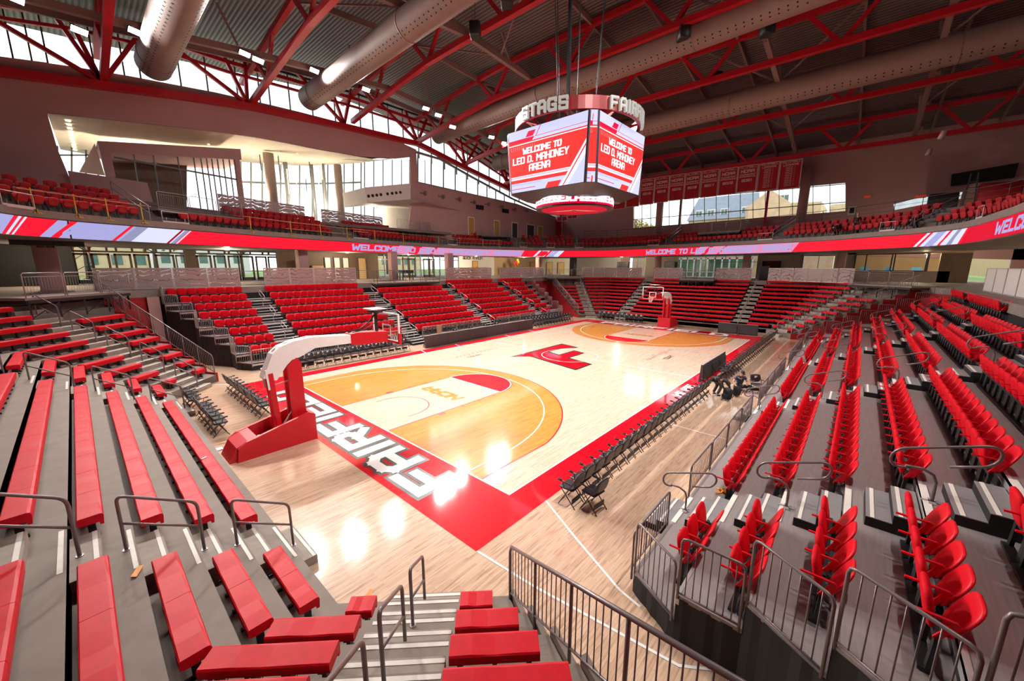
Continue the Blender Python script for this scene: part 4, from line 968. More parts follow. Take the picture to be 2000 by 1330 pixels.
simple_rail('concourse_railing', 'short dark railing across the stair head, left concourse near the first aisle', [(yx(467, YS), YS, ZC), (yx(514, YS), YS, ZC)], bars=8)
# ---- concourse columns
def column(px, py, y=None, x=None, w=.7, z1=7.3, m=M_col, lab='', z0=ZC, rnd=False):
    p = AT(px, py, y=y) if y is not None else AT(px, py, x=x)
    t = thing('column', lab, 'column', (p.x, p.y, z0)); g = G()
    if rnd: g.cyl((0, 0), w/2, 0, z1-z0, 20)
    else: g.cbox((0, 0, (z1-z0)/2), (w/2, w/2, (z1-z0)/2), bev=.02)
    g.build('shaft', [m], t); return p, t
p20, c20 = column(97, 530, y=22.0, w=.95, m=M_mauve, lab='pale square column with the number 20 under the ribbon board, far left')
g = G()
for q in text_quads('20', .34, .075, .7): g.face([(-.50, .22-a, 2.55+b) for a, b in q][::-1], 0); g.face([(-.22+a, -.482, 2.45+b) for a, b in q], 0)
g.build('number_plate', [M_black], c20)
g = G(); g.box((-1.2, -.75, 2.55), (1.6, .6, 2.95)); g.build('signboard', [M_boardback], c20)
for px, w, lab in ((592, .8, 'mauve column before the brown panel wall, left concourse'), (655, .0, ''), (768, .75, 'mauve column between the glass doors, left concourse'), (877, .75, 'mauve column right of the glass doors, left concourse'), (1052, .7, 'mauve column at the far left corner of the concourse')):
    if w: column(px, 530, y=24, w=w, m=M_mauve, lab=lab)
for px, lab in ((1285, 'mauve column at the head of the left far stairs'), (1458, 'mauve column at the head of the right far stairs'), (1642, 'mauve column right of the pale far windows')): column(px, 515, x=31, w=.7, m=M_mauve, lab=lab)
p13, c13 = column(1722, 500, y=-24, w=1.0, m=M_mauve, lab='broad mauve column with black numbers beneath the right ribbon board')
g = G()
for q in text_quads('11', .32, .07, .7): g.face([(-.52, .2-a, 2.5+b) for a, b in q][::-1], 0)
g.build('number_plate', [M_black], c13)
# ---- walls behind the concourse (left): slabs standing on the concourse floor between pixel columns
def wallseg(name, y, pxa, pxb, z0, z1, m, th=.25, x=None):
    if x is None: a = AT(pxa, 500, y=y).x; b = AT(pxb, 500, y=y).x; g = G(); g.box((min(a, b), y, z0), (max(a, b), y+th, z1))
    else: a = AT(pxa, 500, x=x).y; b = AT(pxb, 500, x=x).y; g = G(); g.box((x, min(a, b), z0), (x+th, max(a, b), z1))
    return struct(g.build(name, [m]))
ZB = 7.12     # balcony underside
wn = [0]
def glazing(y, pxa, pxb, z0, z1, cols, rows, name_m=M_frame, x=None, fw=.07, lab=None):
    """window wall: one frame mesh, one pane mesh"""
    wn[0] += 1
    if x is None: a = AT(pxa, 500, y=y).x; b = AT(pxb, 500, y=y).x; P = lambda s_, z, o=0: (a+(b-a)*s_, y+o, z); L = abs(b-a)
    else: a = AT(pxa, 500, x=x).y; b = AT(pxb, 500, x=x).y; P = lambda s_, z, o=0: (x+o, a+(b-a)*s_, z); L = abs(b-a)
    g = G()
    for c in cols: g.bar(P(c, z0), P(c, z1), fw if x is not None else fw, fw*1.6, 0, up=(0, 1, 0) if x is None else (1, 0, 0))
    for r_ in rows: g.bar(P(0, z0+(z1-z0)*r_), P(1, z0+(z1-z0)*r_), fw*1.4, fw)
    o = struct(g.build('window_%d' % wn[0], [name_m]))
    g = G(); v = [P(0, z0, .02), P(1, z0, .02), P(1, z1, .02), P(0, z1, .02)]; g.face(v, 0); g.build('pane', [M_glass], o)
    return o
def fcols(*a): return a
# dark entrance recess far left, glass entrance, brown panels, glass doors, white wall, beige wall
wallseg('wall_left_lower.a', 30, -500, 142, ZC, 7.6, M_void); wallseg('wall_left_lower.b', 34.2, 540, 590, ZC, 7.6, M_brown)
yd = 34.0
def door_bank(y, pxs, lab, z1=ZC+2.45, grp=None):
    for i, (a, b) in enumerate(pxs):
        xa = AT(a, 500, y=y).x; xb = AT(b, 500, y=y).x; t = thing('glass_door', lab % ordn(i+1), 'door', ((xa+xb)/2, y, ZC), 0, grp); w = (xb-xa)/2
        g = G(); s_ = min(.16, w*.28)
        for u in (-1, 1): g.box((min(u*w, u*(w-s_)), -.04, 0), (max(u*w, u*(w-s_)), .04, z1-ZC))
        g.box((-w, -.04, z1-ZC-.16), (w, .04, z1-ZC)); g.box((-w, -.04, 0), (w, .04, .28)); g.build('door_frame', [M_brown], t)
        g = G(); g.face([(-w, .0, .28), (w, .0, .28), (w, .0, z1-ZC-.16), (-w, .0, z1-ZC-.16)]); g.build('door_glass', [M_glass], t)
        g = G(); g.tube([(w-.24, -.09, .9), (w-.24, -.09, 1.3)], .015, 5); g.build('door_handle', [M_alu], t)
door_bank(yd, [(142, 172), (176, 214), (222, 256), (260, 292), (302, 340), (342, 360), (382, 412), (416, 440), (444, 466), (468, 494), (498, 520), (522, 542)], 'brown framed glass door, %s from the left, entrance wall of the left concourse', grp='brown framed entrance doors')
glazing(yd, 142, 361, ZC+2.6, 7.6, [0, .14, .28, .36, .50, .62, .72, .86, 1], [0, 1], M_brown, fw=.14); glazing(yd, 382, 542, ZC+2.6, 7.6, [0, .15, .33, .38, .55, .64, .80, .88, 1], [0, 1], M_brown, fw=.14)
wallseg('wall_left_lower.c', yd+.0, 361, 382, ZC, 7.6, M_brown, .5)
wallseg('wall_left_lower.d', 29, 542, 738, ZC, 7.4, M_brown)
for i, (a, b, m, lab) in enumerate(((577, 591, M_cb if False else mat('stacked_board', (.40, .26, .16), .8), 'stack of tan boards leaning on the brown panel wall'), (607, 629, mat('stacked_board', (.40, .26, .16), .8), 'low tan cabinet against the brown panel wall'))):
    xa = AT(a, 500, y=28.7).x; xb = AT(b, 500, y=28.7).x; t = thing('tan_panel', lab, 'panel', ((xa+xb)/2, 28.6, ZC)); g = G(); g.box((-(xb-xa)/2, -.1, 0), ((xb-xa)/2, .3, 2.0 if i == 0 else 1.5))
    for k in range(5): g.box((-(xb-xa)/2, -.11, .3*k+.28), ((xb-xa)/2, -.1, .3*k+.30), 1)
    g.build('boards', [m, M_brown], t)
for i, (a, b) in enumerate(((634, 644), (652, 662), (669, 679), (699, 713))):
    xa = AT(a, 500, y=28.9).x; xb = AT(b, 500, y=28.9).x; w = (xb-xa)/2; t = thing('narrow_door', 'narrow pale lit door opening, %s from the left, in the brown panel wall' % ORD[i+1], 'door', ((xa+xb)/2, 28.9, ZC), 0, 'narrow doors in the brown wall')
    g = G(); g.box((-w, -.03, 0), (w, .03, 2.3)); g.build('door_leaf', [mat('pale_door', (.62, .66, .64), .4, var=.05) if i < 3 else mat('tan_door', (.55, .36, .17), .5)], t)
    g = G(); g.box((-w-.06, -.05, 0), (-w, .02, 2.36)); g.box((w, -.05, 0), (w+.06, .02, 2.36)); g.box((-w, -.05, 2.3), (w, .02, 2.36)); g.build('door_frame', [M_frame], t)
glazing(31, 730, 896, ZC, 7.4, [0, .10, .16, .30, .36, .44, .50, .60, .66, .74, .82, .92, 1], [0, .74, 1], M_frameL, fw=.10)
door_bank(30.9, [(785, 797), (798, 810), (826, 837), (838, 848)], 'grey framed glass door, %s from the left, behind the middle block', grp='grey framed glass doors')
wallseg('wall_left_lower.e', 29, 896, 965, ZC, 7.4, M_white2)
g = G(); xq = AT(905, 500, y=28.9).x
for q in text_quads('QUICK ATRIUM', .42, .10, .62, .24): g.face([(xq+a, 28.97, 6.72+b) for a, b in q])
t = tag(g.build('wall_lettering', [M_black]), 'dark lettering high on the white concourse wall, partly behind the ribbon board', 'lettering')
wallseg('wall_left_lower.f', 30, 965, 1150, ZC, 7.4, M_beige)
for i, (a, b) in enumerate(((923, 932), (1036, 1048), (1068, 1079), (1090, 1102))):
    yy = 28.9 if i == 0 else 29.9; xa = AT(a, 500, y=yy).x; xb = AT(b, 500, y=yy).x; w = (xb-xa)/2; t = thing('wooden_door', 'yellow-brown wooden door, %s from the left along the far left concourse' % ORD[i+1], 'door', ((xa+xb)/2, yy, ZC), 0, 'wooden concourse doors')
    g = G(); g.box((-w, -.03, 0), (w, .03, 2.15)); g.build('door_leaf', [mat('oak_door', (.50, .27, .05), .5, var=.1)], t); g = G(); g.box((-w-.07, -.05, 0), (-w, .02, 2.22)); g.box((w, -.05, 0), (w+.07, .02, 2.22)); g.box((-w, -.05, 2.15), (w, .02, 2.22)); g.build('door_frame', [M_frame], t)
t = thing('balloon_table', 'dark table with red cloth and yellow balloons before the beige wall', 'table', (AT(1005, 530, y=27).x, 27, ZC)); g = G(); g.cbox((0, 0, .5), (.9, .4, .5), bev=.03); g.build('table_cloth', [mat('maroon_cloth', (.12, .01, .012), .8)], t)
for i, (x, z) in enumerate(((.6, 1.5), (.9, 1.9), (.3, 1.9), (.7, 2.2), (-.2, 1.6))): g = G(); petal(g, .34, .42, .16, Matrix.Translation((x, 0, z)), 0, dome=.06); g.build('balloon', [mat('balloon_%s' % ('gold' if i % 2 else 'red'), (.65, .42, .03) if i % 2 else (.45, .01, .01), .3)], t)
t = thing('foosball_table', 'dark rod game table standing behind the wire railing', 'table', (AT(797, 545, y=22).x, 22.3, ZC)); g = G(); g.box((-.7, -.35, .7), (.7, .35, 1.0)); g.build('table_body', [M_dark], t)
for sx in (-1, 1):
    for sy in (-1, 1): g = G(); g.bar((sx*.6, sy*.28, 0), (sx*.6, sy*.28, .7), .08, .08); g.build('leg', [M_dark], t)
# ---- far concourse
XW = 36.0
wallseg('wall_far_lower.a', 0, 1120, 1213, ZC, 7.6, M_white2, x=XW); wallseg('wall_far_lower.b', 0, 1213, 1230, ZC, 7.6, M_mauve, x=XW)
wallseg('wall_far_lower.c', 0, 1262, 1325, ZC, 7.6, M_col, x=XW); wallseg('wall_far_lower.d', 0, 1481, 1570, ZC, 7.6, M_col, x=XW); wallseg('wall_far_lower.e', 0, 1632, 1668, ZC, 7.6, M_col, x=XW)
glazing(0, 1230, 1262, ZC, 7.6, [0, .5, 1], [0, .62, 1], M_frameL, x=XW); glazing(0, 1325, 1481, ZC, 7.6, [i/8 for i in range(9)], [0, .62, 1], M_frameL, x=XW, fw=.06); glazing(0, 1570, 1632, ZC, 7.6, [0, .5, 1], [0, 1], M_frameL, x=XW)
for i, (a, b, z) in enumerate(((1205, 1227, 6.0), (1297, 1318, 6.0), (1489, 1526, 6.0))):
    ya = AT(a, 510, x=35.6).y; yb = AT(b, 510, x=35.6).y; t = thing('wall_television', 'black television on the far concourse wall, %s from the left' % ORD[i+1], 'television', (35.75, (ya+yb)/2, z-.1), 0, 'far concourse televisions'); w = abs(ya-yb)/2
    g = G(); g.box((-.05, -w, -.55), (.05, w, .55)); g.build('housing', [M_dark], t); g = G(); g.box((-.056, -w+.04, -.5), (-.05, w-.04, .5)); g.build('display', [mat('screen_off', (.006, .006, .007), .15, var=0)], t); g = G(); g.box((.05, -.2, -.2), (.24, .2, .2)); g.build('bracket', [M_dark], t)
t = thing('loudspeaker', 'tall black loudspeaker at the far left corner of the concourse', 'speaker', (AT(1119, 530, x=30).x, AT(1119, 530, x=30).y, ZC)); g = G(); g.cbox((0, 0, 1.35), (.35, .45, 1.35), bev=.04); g.build('cabinet', [M_dark], t); g = G(); g.box((-.36, -.35, .3), (-.35, .35, 2.5)); g.build('grille', [M_void], t)
t = thing('black_easel_board', 'black board leaning at the head of the right far stairs', 'board', (28.5, AT(1493, 530, x=28.5).y, ZC)); g = G(); g.box((-.05, -.42, 0), (.05, .42, 1.5)); g.build('panel', [M_dark], t)
# ---- right concourse: booth with windows, beige wall, exit sign
g = G(); a = AT(1660, 500, x=33); b = AT(1880, 500, y=-28)
wallseg('wall_right_lower.a', -28.0, 2600, 1862, ZC, 7.8, M_beige, .3)
BX = 32.5
wallseg('wall_right_lower.b', 0, 1656, 1672, ZC, 7.6, M_col, x=BX); wallseg('wall_right_lower.c', 0, 1672, 1862, ZC, ZC+1.05, M_col, x=BX)
glazing(0, 1672, 1815, ZC+1.05, 7.0, [0, .16, .52, .56, .98, 1], [0, 1], M_frame, x=BX, fw=.10); wallseg('wall_right_lower.d', 0, 1656, 1900, 7.0, 7.8, M_beige, x=BX); wallseg('wall_right_lower.e', 0, 1838, 1900, ZC, 7.0, M_brown, x=BX)
t = thing('booth_desk', 'dark control desk with small lit monitors inside the glazed booth', 'desk', (34.2, AT(1760, 510, x=34).y, ZC)); g = G(); g.box((-.5, -4, .7), (.5, 4, .8)); g.build('desk_top', [M_dark], t)
for i, yy in enumerate((-3, -1.2, .8, 2.6)): g = G(); g.box((-.03, yy-.35, .95), (.03, yy+.35, 1.4)); g.build('monitor', [mat('monitor_glow', (.10, .30, .45), .3, emit=.5, var=.3, scale=3)], t)
wallseg('wall_booth_back', 0, 1650, 1900, ZC, 7.6, M_beige, x=38.5)
t = thing('exit_sign', 'red lit exit sign on the beige wall at the right', 'sign', (AT(1967, 481, y=-27.9).x, -27.9, AT(1967, 481, y=-27.9).z)); g = G(); g.box((-.75, -.05, -.2), (.75, .05, .2)); g.build('sign_box', [mat('exit_red', (.55, .05, .02), .4, emit=.5, var=0)], t)
g = G()
for q in text_quads('EXIT', .26, .06, .8, .3): g.face([(.62-a, .06, -.13+b) for a, b in q][::-1], 0)
g.build('letters', [mat('exit_glow', (1, .25, .12), .4, emit=1.6, var=0)], t)
# small lights on beige side: warm downlights under the balcony
for i, (x, y) in enumerate(((-2, 26), (6, 27), (16, 26), (25, 25), (31, 12), (33, -18), (24, -25), (12, -25), (-12, 27), (-22, 27))):
    t = thing('concourse_downlight', 'small round downlight under the balcony, %s along the concourse' % ordn(i+1), 'ceiling light', (x, y, ZB), 0, 'concourse downlights')
    g = G(); g.cyl((0, 0), .18, -.04, -.0, 14); g.build('trim_ring', [M_wht], t); g = G(); g.cyl((0, 0), .13, -.05, -.04, 14); g.build('lamp', [mat('warm_lamp', (1, .82, .55), .4, emit=6, var=0)], t)
    d = bpy.data.lights.new('concourse_lamp', 'POINT'); d.energy = 330; d.color = (1, .80, .55); d.shadow_soft_size = .2; o = bpy.data.objects.new('concourse_lamp', d); COL.objects.link(o); o.location = (x, y, ZB-.25)
# ================================================================== balcony
RB = [(-600, -25.5, 3), (-300, -24.6, 9.5), (0, -22.85, 15), (128, -20.95, 17.2), (300, -17.5, 18.8), (540, -9.8, 21.8), (700, -1.9, 23.7), (800, 4.9, 25.1), (900, 13.3, 25.6), (1020, 22, 22.8), (1060, 24.7, 21.2), (1110, 27.7, 18.8), (1192, 30.2, 13.6), (1300, 28.7, 5), (1450, 26.8, -3.9), (1545, 25, -8.3), (1620, 23.6, -11.2), (1700, 21, -13.9), (1780, 19.0, -16), (1880, 15.2, -17.9), (1960, 8.8, -18.35), (2000, 5.4, -18.4), (2300, -4, -18.4), (2700, -16, -18.4)]
ZR0, ZR1, ZF = 7.13, 8.0, 8.42
# dense smooth polyline with arc length
_pl = []
for i in range(len(RB)-1):
    a, b = RB[i], RB[i+1]; p0 = RB[max(0, i-1)]; p3 = RB[min(len(RB)-1, i+2)]; n = 6
    for k in range(n):
        t_ = k/n
        def cr(u0, u1, u2, u3): return .5*((2*u1)+(-u0+u2)*t_+(2*u0-5*u1+4*u2-u3)*t_*t_+(-u0+3*u1-3*u2+u3)*t_**3)
        w = .55
        x = cr(p0[1], a[1], b[1], p3[1]); y = cr(p0[2], a[2], b[2], p3[2]); _pl.append((a[0]+(b[0]-a[0])*t_, x, y))
_pl.append(RB[-1]); _S = [0.]
for i in range(1, len(_pl)): _S.append(_S[-1]+hypot(_pl[i][1]-_pl[i-1][1], _pl[i][2]-_pl[i-1][2]))
import bisect
def s_of(px):
    for i in range(len(_pl)-1):
        if _pl[i][0] <= px <= _pl[i+1][0]: return _S[i]+(_S[i+1]-_S[i])*(px-_pl[i][0])/(_pl[i+1][0]-_pl[i][0])
    return _S[0] if px < _pl[0][0] else _S[-1]
def rp_(s, off=0.):
    """plan point and outward (away from court) normal at arc length s"""
    i = min(max(bisect.bisect_right(_S, s)-1, 0), len(_S)-2); f = (s-_S[i])/(_S[i+1]-_S[i])
    def tn(j):
        j = min(max(j, 1), len(_pl)-2); d = Vector((_pl[j+1][1]-_pl[j-1][1], _pl[j+1][2]-_pl[j-1][2])).normalized(); return Vector((-d.y, d.x))
    nr = (tn(i)*(1-f)+tn(i+1)*f).normalized()
    p = Vector((_pl[i][1], _pl[i][2])).lerp(Vector((_pl[i+1][1], _pl[i+1][2])), f)
    return p+nr*off, nr
def R3(s, z, off=0.): p, n = rp_(s, off); return (p.x, p.y, z)
def srange(a, b, st=.6):
    n = max(1, int((b-a)/st)); return [a+(b-a)*i/n for i in range(n+1)]
SMAX = _S[-1]
# structure: slab edge band, underside, raked floor
def sweep(prof, a, b, st=.7, mi=0, g=None):
    g = g or G(); ss = srange(a, b, st); g.loft([[R3(s, z, o) for o, z in prof] for s in ss], mi, cap=True); return g
sweep([(.02, ZR1+.02), (-.04, ZR1+.06), (-.04, ZF), (.25, ZF), (.25, ZR1), (.3, ZR0+.1), (.02, ZR0+.1)], 0, SMAX).build('floor_balcony_edge', [M_slab])['kind'] = 'structure'
UD = 11.5
sweep([(.05, ZR0+.02), (.05, ZR0+.32), (UD, ZR0+.32), (UD, ZR0+.02)], 0, SMAX).build('ceiling_under_balcony', [M_slab])['kind'] = 'structure'
M_tread = mat('balcony_concrete', (.15, .12, .11), .75, var=.08, scale=3)
UT, UH = .80, .40
pr = [(.10, ZR0+.33)]; 
pr = [(.2, ZR0+.33), (.2, ZF-.02)]
for k in range(1, 4): pr += [(.35+UT*k, ZF-.02+UH*(k-1)), (.35+UT*k, ZF-.02+UH*k)]
pr += [(.35+UT*4, ZF-.02+UH*3), (.35+UT*4, ZF-.02+UH*4), (UD, ZF-.02+UH*4), (UD, ZR0+.33)]
ZTOP = ZF-.02+UH*4
sweep(pr, 0, SMAX).build('floor_balcony_rake', [M_tread])['kind'] = 'structure'
# ribbon board
rb = thing('led_ribbon_board', 'long curved LED ribbon board in red and white running round the balcony front', 'screen', (0, 0, 0))
sweep([(-.10, ZR0-.03), (-.10, ZR1+.03), (.0, ZR1+.03), (.0, ZR0-.03)], 0, SMAX, .35).build('housing', [M_board], rb)
def lm(n, c, e=1.0): return mat(n, c, .6, emit=e, var=0, spec=.1)
L_RED, L_RED2, L_LAV, L_WHT, L_PINK, L_DRED, L_GREY = lm('led_red', (1, .012, .035), .95), lm('led_red_deep', (.85, .0, .03), .8), lm('led_lavender', (.42, .42, .78), .9), lm('led_white', (.72, .76, .98), .95), lm('led_pink', (.82, .28, .52), .9), lm('led_dark_red', (.45, .0, .015), .8), lm('led_blue_grey', (.30, .32, .52), .9)
LM = [L_RED, L_RED2, L_LAV, L_WHT, L_PINK, L_DRED, L_GREY, M_void]
rg = G(); HZ = ZR1-ZR0
def rq(poly, lay, mi):
    """poly in (s, v) with v 0..1 up the board; subdivided along s by fan of quads when it is a parallelogram"""
    off = -.125-.004*lay
    if len(poly) == 4:
        (a0, v0), (b0, v1), (b1, v2), (a1, v3) = poly; n = max(1, int(max(abs(b0-a0), abs(b1-a1))/.3))
        for i in range(n):
            f, h = i/n, (i+1)/n
            q = [(a0+(b0-a0)*f, v0+(v1-v0)*f), (a0+(b0-a0)*h, v0+(v1-v0)*h), (a1+(b1-a1)*h, v3+(v2-v3)*h), (a1+(b1-a1)*f, v3+(v2-v3)*f)]
            rg.face([R3(s, ZR0+v*HZ, off) for s, v in q], mi)
    else: rg.face([R3(s, ZR0+v*HZ, off) for s, v in poly], mi)
def para(pa, pb, lay, mi, sl=1.0, v0=0., v1=1.):
    a, b = s_of(pa), s_of(pb); rq([(a+sl*v0, v0), (b+sl*v0, v0), (b+sl*v1, v1), (a+sl*v1, v1)], lay, mi)
para(-600, 2700, 0, 0, 0)
for pa, pb, mi, lay in ((-120, -20, 2, 1), (-5, 3, 3, 1), (8, 12, 3, 1), (68, 335, 2, 1), (92, 108, 0, 2), (225, 233, 0, 2), (240, 262, 6, 2), (262, 330, 3, 2), (322, 327, 5, 3), (331, 338, 6, 3), (340, 343, 3, 3), (1036, 1092, 3, 1), (1042, 1045, 0, 2), (1062, 1067, 0, 2), (1068, 1082, 2, 2), (1790, 1880, 3, 1), (1797, 1803, 0, 2), (1812, 1830, 2, 2), (1838, 1844, 0, 2), (1856, 1866, 6, 2), (1885, 2400, 1, 1)):
    para(pa, pb, lay, mi, .95)
para(129, 133, 4, 7, 0)
para(700+70, 1015, 1, 4, .6); para(1360, 1548, 1, 4, .6)
for pa, pb in ((795, 812), (836, 842), (1372, 1380), (1400, 1404)): para(pa, pb, 2, 0, .9)
def rtext(txt, px0, h, th, mi, lay, s_end=None, v=.16, wr=.62, gp=.26):
    s0 = s_of(px0); tw = text_w(txt, h, wr, gp); k = 1. if s_end is None else (s_of(s_end)-s0)/tw
    for i, q in enumerate(text_quads(txt, h, th, wr, gp, .15)): rq([(s0+a*k, v+b/HZ) for a, b in q], lay+i*.01, mi)
rtext('WELCOME TO LEO D. MAHONEY ARENA', 682, .60, .14, 2, 5, s_end=1012)
rtext('WELCOME TO LEO D. MAHONEY ARENA', 1268, .60, .14, 2, 5, s_end=1545)
rtext('WELCOME TO LEO', 1958, .60, .13, 2, 5, s_end=2300)
rg.build('led_face', LM, rb)
# ---- seats
def make_bseat():
    g = G(); petal(g, .46, .46, .04, Matrix.Translation((0, -.14, .38))@Matrix.Rotation(radians(16), 4, 'X'), 0, dome=-.01, nseg=12)
    petal(g, .44, .42, .055, Matrix.Translation((0, -.06, .40))@Matrix.Rotation(radians(-14), 4, 'X'), 1, dome=.01, nseg=12)
    g.bar((-.2, -.08, 0), (-.2, -.1, .42), .04, .08, 2); g.bar((.2, -.08, 0), (.2, -.1, .42), .04, .08, 2); g.box((.215, -.2, .56), (.24, .05, .585), 2)
    return g
bs_raw = make_bseat(); M_useat = mat('balcony_seat_shell', (.52, .004, .012), .42, var=.06, spec=.35); M_useat2 = mat('balcony_seat_pad', (.44, .007, .014), .7, var=.08)
bs = bs_raw.build('balcony_chair', [M_useat, M_useat2, M_dark]); tag(bs, 'x', 'seat', 'red balcony seats'); BP = Placer(bs, [])
SEC = [(-250, -30, 4, 'balcony at the far left edge'), (75, 300, 4, 'left balcony, first block'), (372, 655, 4, 'left balcony, second block'), (712, 858, 4, 'left balcony, third block'), (898, 1003, 4, 'left balcony, fourth block'), (1030, 1066, 4, 'balcony corner, small left block'), (1078, 1124, 4, 'balcony corner block under the flag'), (1138, 1196, 3, 'far balcony, first block'), (1200, 1286, 3, 'far balcony, second block'), (1306, 1484, 3, 'far balcony, block with the deck'), (1510, 1692, 3, 'far balcony, block right of the stairs'), (1700, 1752, 4, 'right balcony, block by the white gate'), (1795, 1935, 3, 'right balcony, curved block'), (1945, 2250, 3, 'right balcony at the frame edge')]
SKIP = {2: ((372, 492),), 3: ((796, 858),), 4: ((945, 1003),), 9: ((1352, 1428),)}   # decks replace the upper rows there
bsp = []
for bi, (pa, pb, nr_, nm) in enumerate(SEC):
    sa, sb = s_of(pa), s_of(pb)
    for r_ in range(nr_):
        n = max(2, int((sb-sa)/.53))
        for i in range(n):
            s = sa+(sb-sa)*(i+.5)/n
            if r_ > 0 and any(s_of(u) < s < s_of(v) for u, v in SKIP.get(bi, ())): continue
            p, nv = rp_(s, .35+UT*r_+.42); z = ZF-.02+UH*r_
            bsp.append((Vector((p.x, p.y, z)), atan2(nv.y, nv.x)+pi/2, bi, r_, i))
bsp.sort(key=lambda t: (t[0]-CAM).length)
rest = G()
vis = [t for t in bsp if -40 < 1000+FPX*((t[0]-CAM).dot(_r2))/max(.1, (t[0]-CAM).dot(_f)) < 2040 and (t[0]-CAM).dot(_f) > 0]
for j, (p, rz, bi, r_, i) in enumerate(vis):
    if j < 300: BP.put(p, rz, 'red seat, %s from the left, %s row up, %s' % (ordn(i+1), ORD[r_+1], SEC[bi][3]))
    else: add_raw(rest, bs_raw, Matrix.Translation(p)@Matrix.Rotation(rz, 4, 'Z'))
tag(rest.build('balcony_chair_rows', [M_useat, M_useat2, M_dark]), 'the remaining red seats of the far balcony blocks', 'seats', kind='stuff')
# ---- balcony wheelchair decks, stairs, gates, rails
def bdeck(pa, pb, off0, off1, z, lab, m=M_railL):
    sa, sb = s_of(pa), s_of(pb); P = [rp_(sa, off0)[0], rp_(sb, off0)[0], rp_(sb, off1)[0], rp_(sa, off1)[0]]
    return deck([tuple(p) for p in P], z, lab, [0, 1], cr=m, zl=ZF+UH)
bdeck(345, 498, 1.3, 4.0, ZF+UH*2.4, 'dark framed wheelchair platform above the left balcony seats')
bdeck(796, 858, 1.6, 4.0, ZF+UH*4, 'wheelchair platform with glass-like rail on the left balcony, mid way')
bdeck(945, 1003, 1.6, 4.0, ZF+UH*4, 'wheelchair platform on the left balcony near the far corner')
bdeck(1352, 1428, 1.25, 3.0, ZF+UH*3.2, 'wheelchair platform over the centre of the far balcony')
gates = [(12, 78, 'far left'), (325, 372, 'second from the left'), (690, 718, 'third from the left'), (873, 891, 'fourth from the left'), (1013, 1026, 'fifth from the left'), (1068, 1085, 'sixth, below the flag'), (1126, 1143, 'seventh, left of the far blocks'), (1269, 1288, 'at the foot of the left far stairs'), (1472, 1500, 'at the foot of the right far stairs'), (1712, 1742, 'beside the kneeling worker'), (1900, 1912, 'on the right curve')]
for pa, pb, nm in gates:
    sa, sb = s_of(pa), s_of(pb); a = Vector(R3(sa, ZF, .0)); b = Vector(R3(sb, ZF, .0)); c = (a+b)/2; t = thing('balcony_gate', 'white metal gate rail on the balcony edge, %s' % nm, 'railing', c, 0, 'white balcony gates')
    A, B = a-c, b-c; u = Vector((0, 0, 1)); g = G(); g.bar(A+u*.02, B+u*.02, .05, .14); g.tube([A, A+u*.66, B+u*.66, B], .022, 6); g.build('frame', [mat('gate_white', (.62, .52, .52), .4)], t)
    g = G(); 
    for f in (.15, .5, .85): w = A.lerp(B, f); g.tube([w, w+u*.3], .01, 4)
    g.build('stub', [M_alu], t)
for i, (px, nm) in enumerate(((308, 'first'), (672, 'second'), (866, 'third'), (1008, 'fourth'), (1072, 'fifth'), (1130, 'sixth'), (1297, 'seventh'), (1496, 'eighth'), (1770, 'ninth'))):
    s = s_of(px); P = [Vector(R3(s, ZF, .3)), Vector(R3(s, ZF+UH*4, 3.6))]; c = (P[0]+P[1])/2; t = thing('balcony_stair_rail', 'sloping tube handrail of the %s balcony stairs from the left' % nm, 'handrail', c, 0, 'balcony stair rails'); u = Vector((0, 0, 1))
    for o_, nn_ in ((.92, 'top_rail'), (.5, 'mid_rail')): g = G(); g.tube([P[0]-c, P[0]-c+u*o_, P[1]-c+u*o_, P[1]-c] if o_ > .6 else [P[0]-c+u*o_, P[1]-c+u*o_], .022, 6); g.build(nn_, [M_railL], t)
# yellow temporary guard posts with timber rails along the left balcony edge
M_yel = mat('yellow_paint', (.62, .40, .02), .5, var=.08); M_timb = mat('timber', (.50, .27, .15), .75, var=.15, scale=8, stretch=(1, 8, 1))
yp = [79, 163, 232, 291, 488, 568, 621, 676, 731, 789, 856, 895, 939, 968]
yps = []
for i, px in enumerate(yp):
    s = s_of(px); p = Vector(R3(s, ZF, .05)); yps.append((s, p)); t = thing('guard_post', 'yellow clamp-on guard post, %s from the left on the left balcony edge' % ordn(i+1), 'post', p, 0, 'yellow guard posts'); _, nv = rp_(s); nn3 = Vector((nv.x, nv.y, 0))
    g = G(); g.bar((0, 0, -.05), (0, 0, 1.0), .05, .05); g.build('upright', [M_yel], t)
    tv = Vector((-nv.y, nv.x, 0)); g = G(); 
    for a_, b_ in ((-.16, .16),): g.bar(tv*a_+Vector((0, 0, -.02)), tv*b_+Vector((0, 0, -.02)), .10, .04); g.bar(tv*a_+nn3*-.12+Vector((0, 0, -.16)), tv*b_+nn3*-.12+Vector((0, 0, -.16)), .05, .05); g.bar(nn3*-.13+Vector((0, 0, -.18)), nn3*-.13+Vector((0, 0, .02)), .22, .03)
    g.build('clamp', [M_yel], t)
def timb(i0, i1, z0, z1, lab):
    a = yps[i0][1]+Vector((0, 0, z0)); b = yps[i1][1]+Vector((0, 0, z1)); d = (b-a).normalized(); a = a-d*.5; b = b+d*.5; c = (a+b)/2; g = G(); g.bar(a-c, b-c, .09, .04, up=(0, 0, 1)); t = thing('timber_rail', lab, 'rail', c); g.build('plank', [M_timb], t)
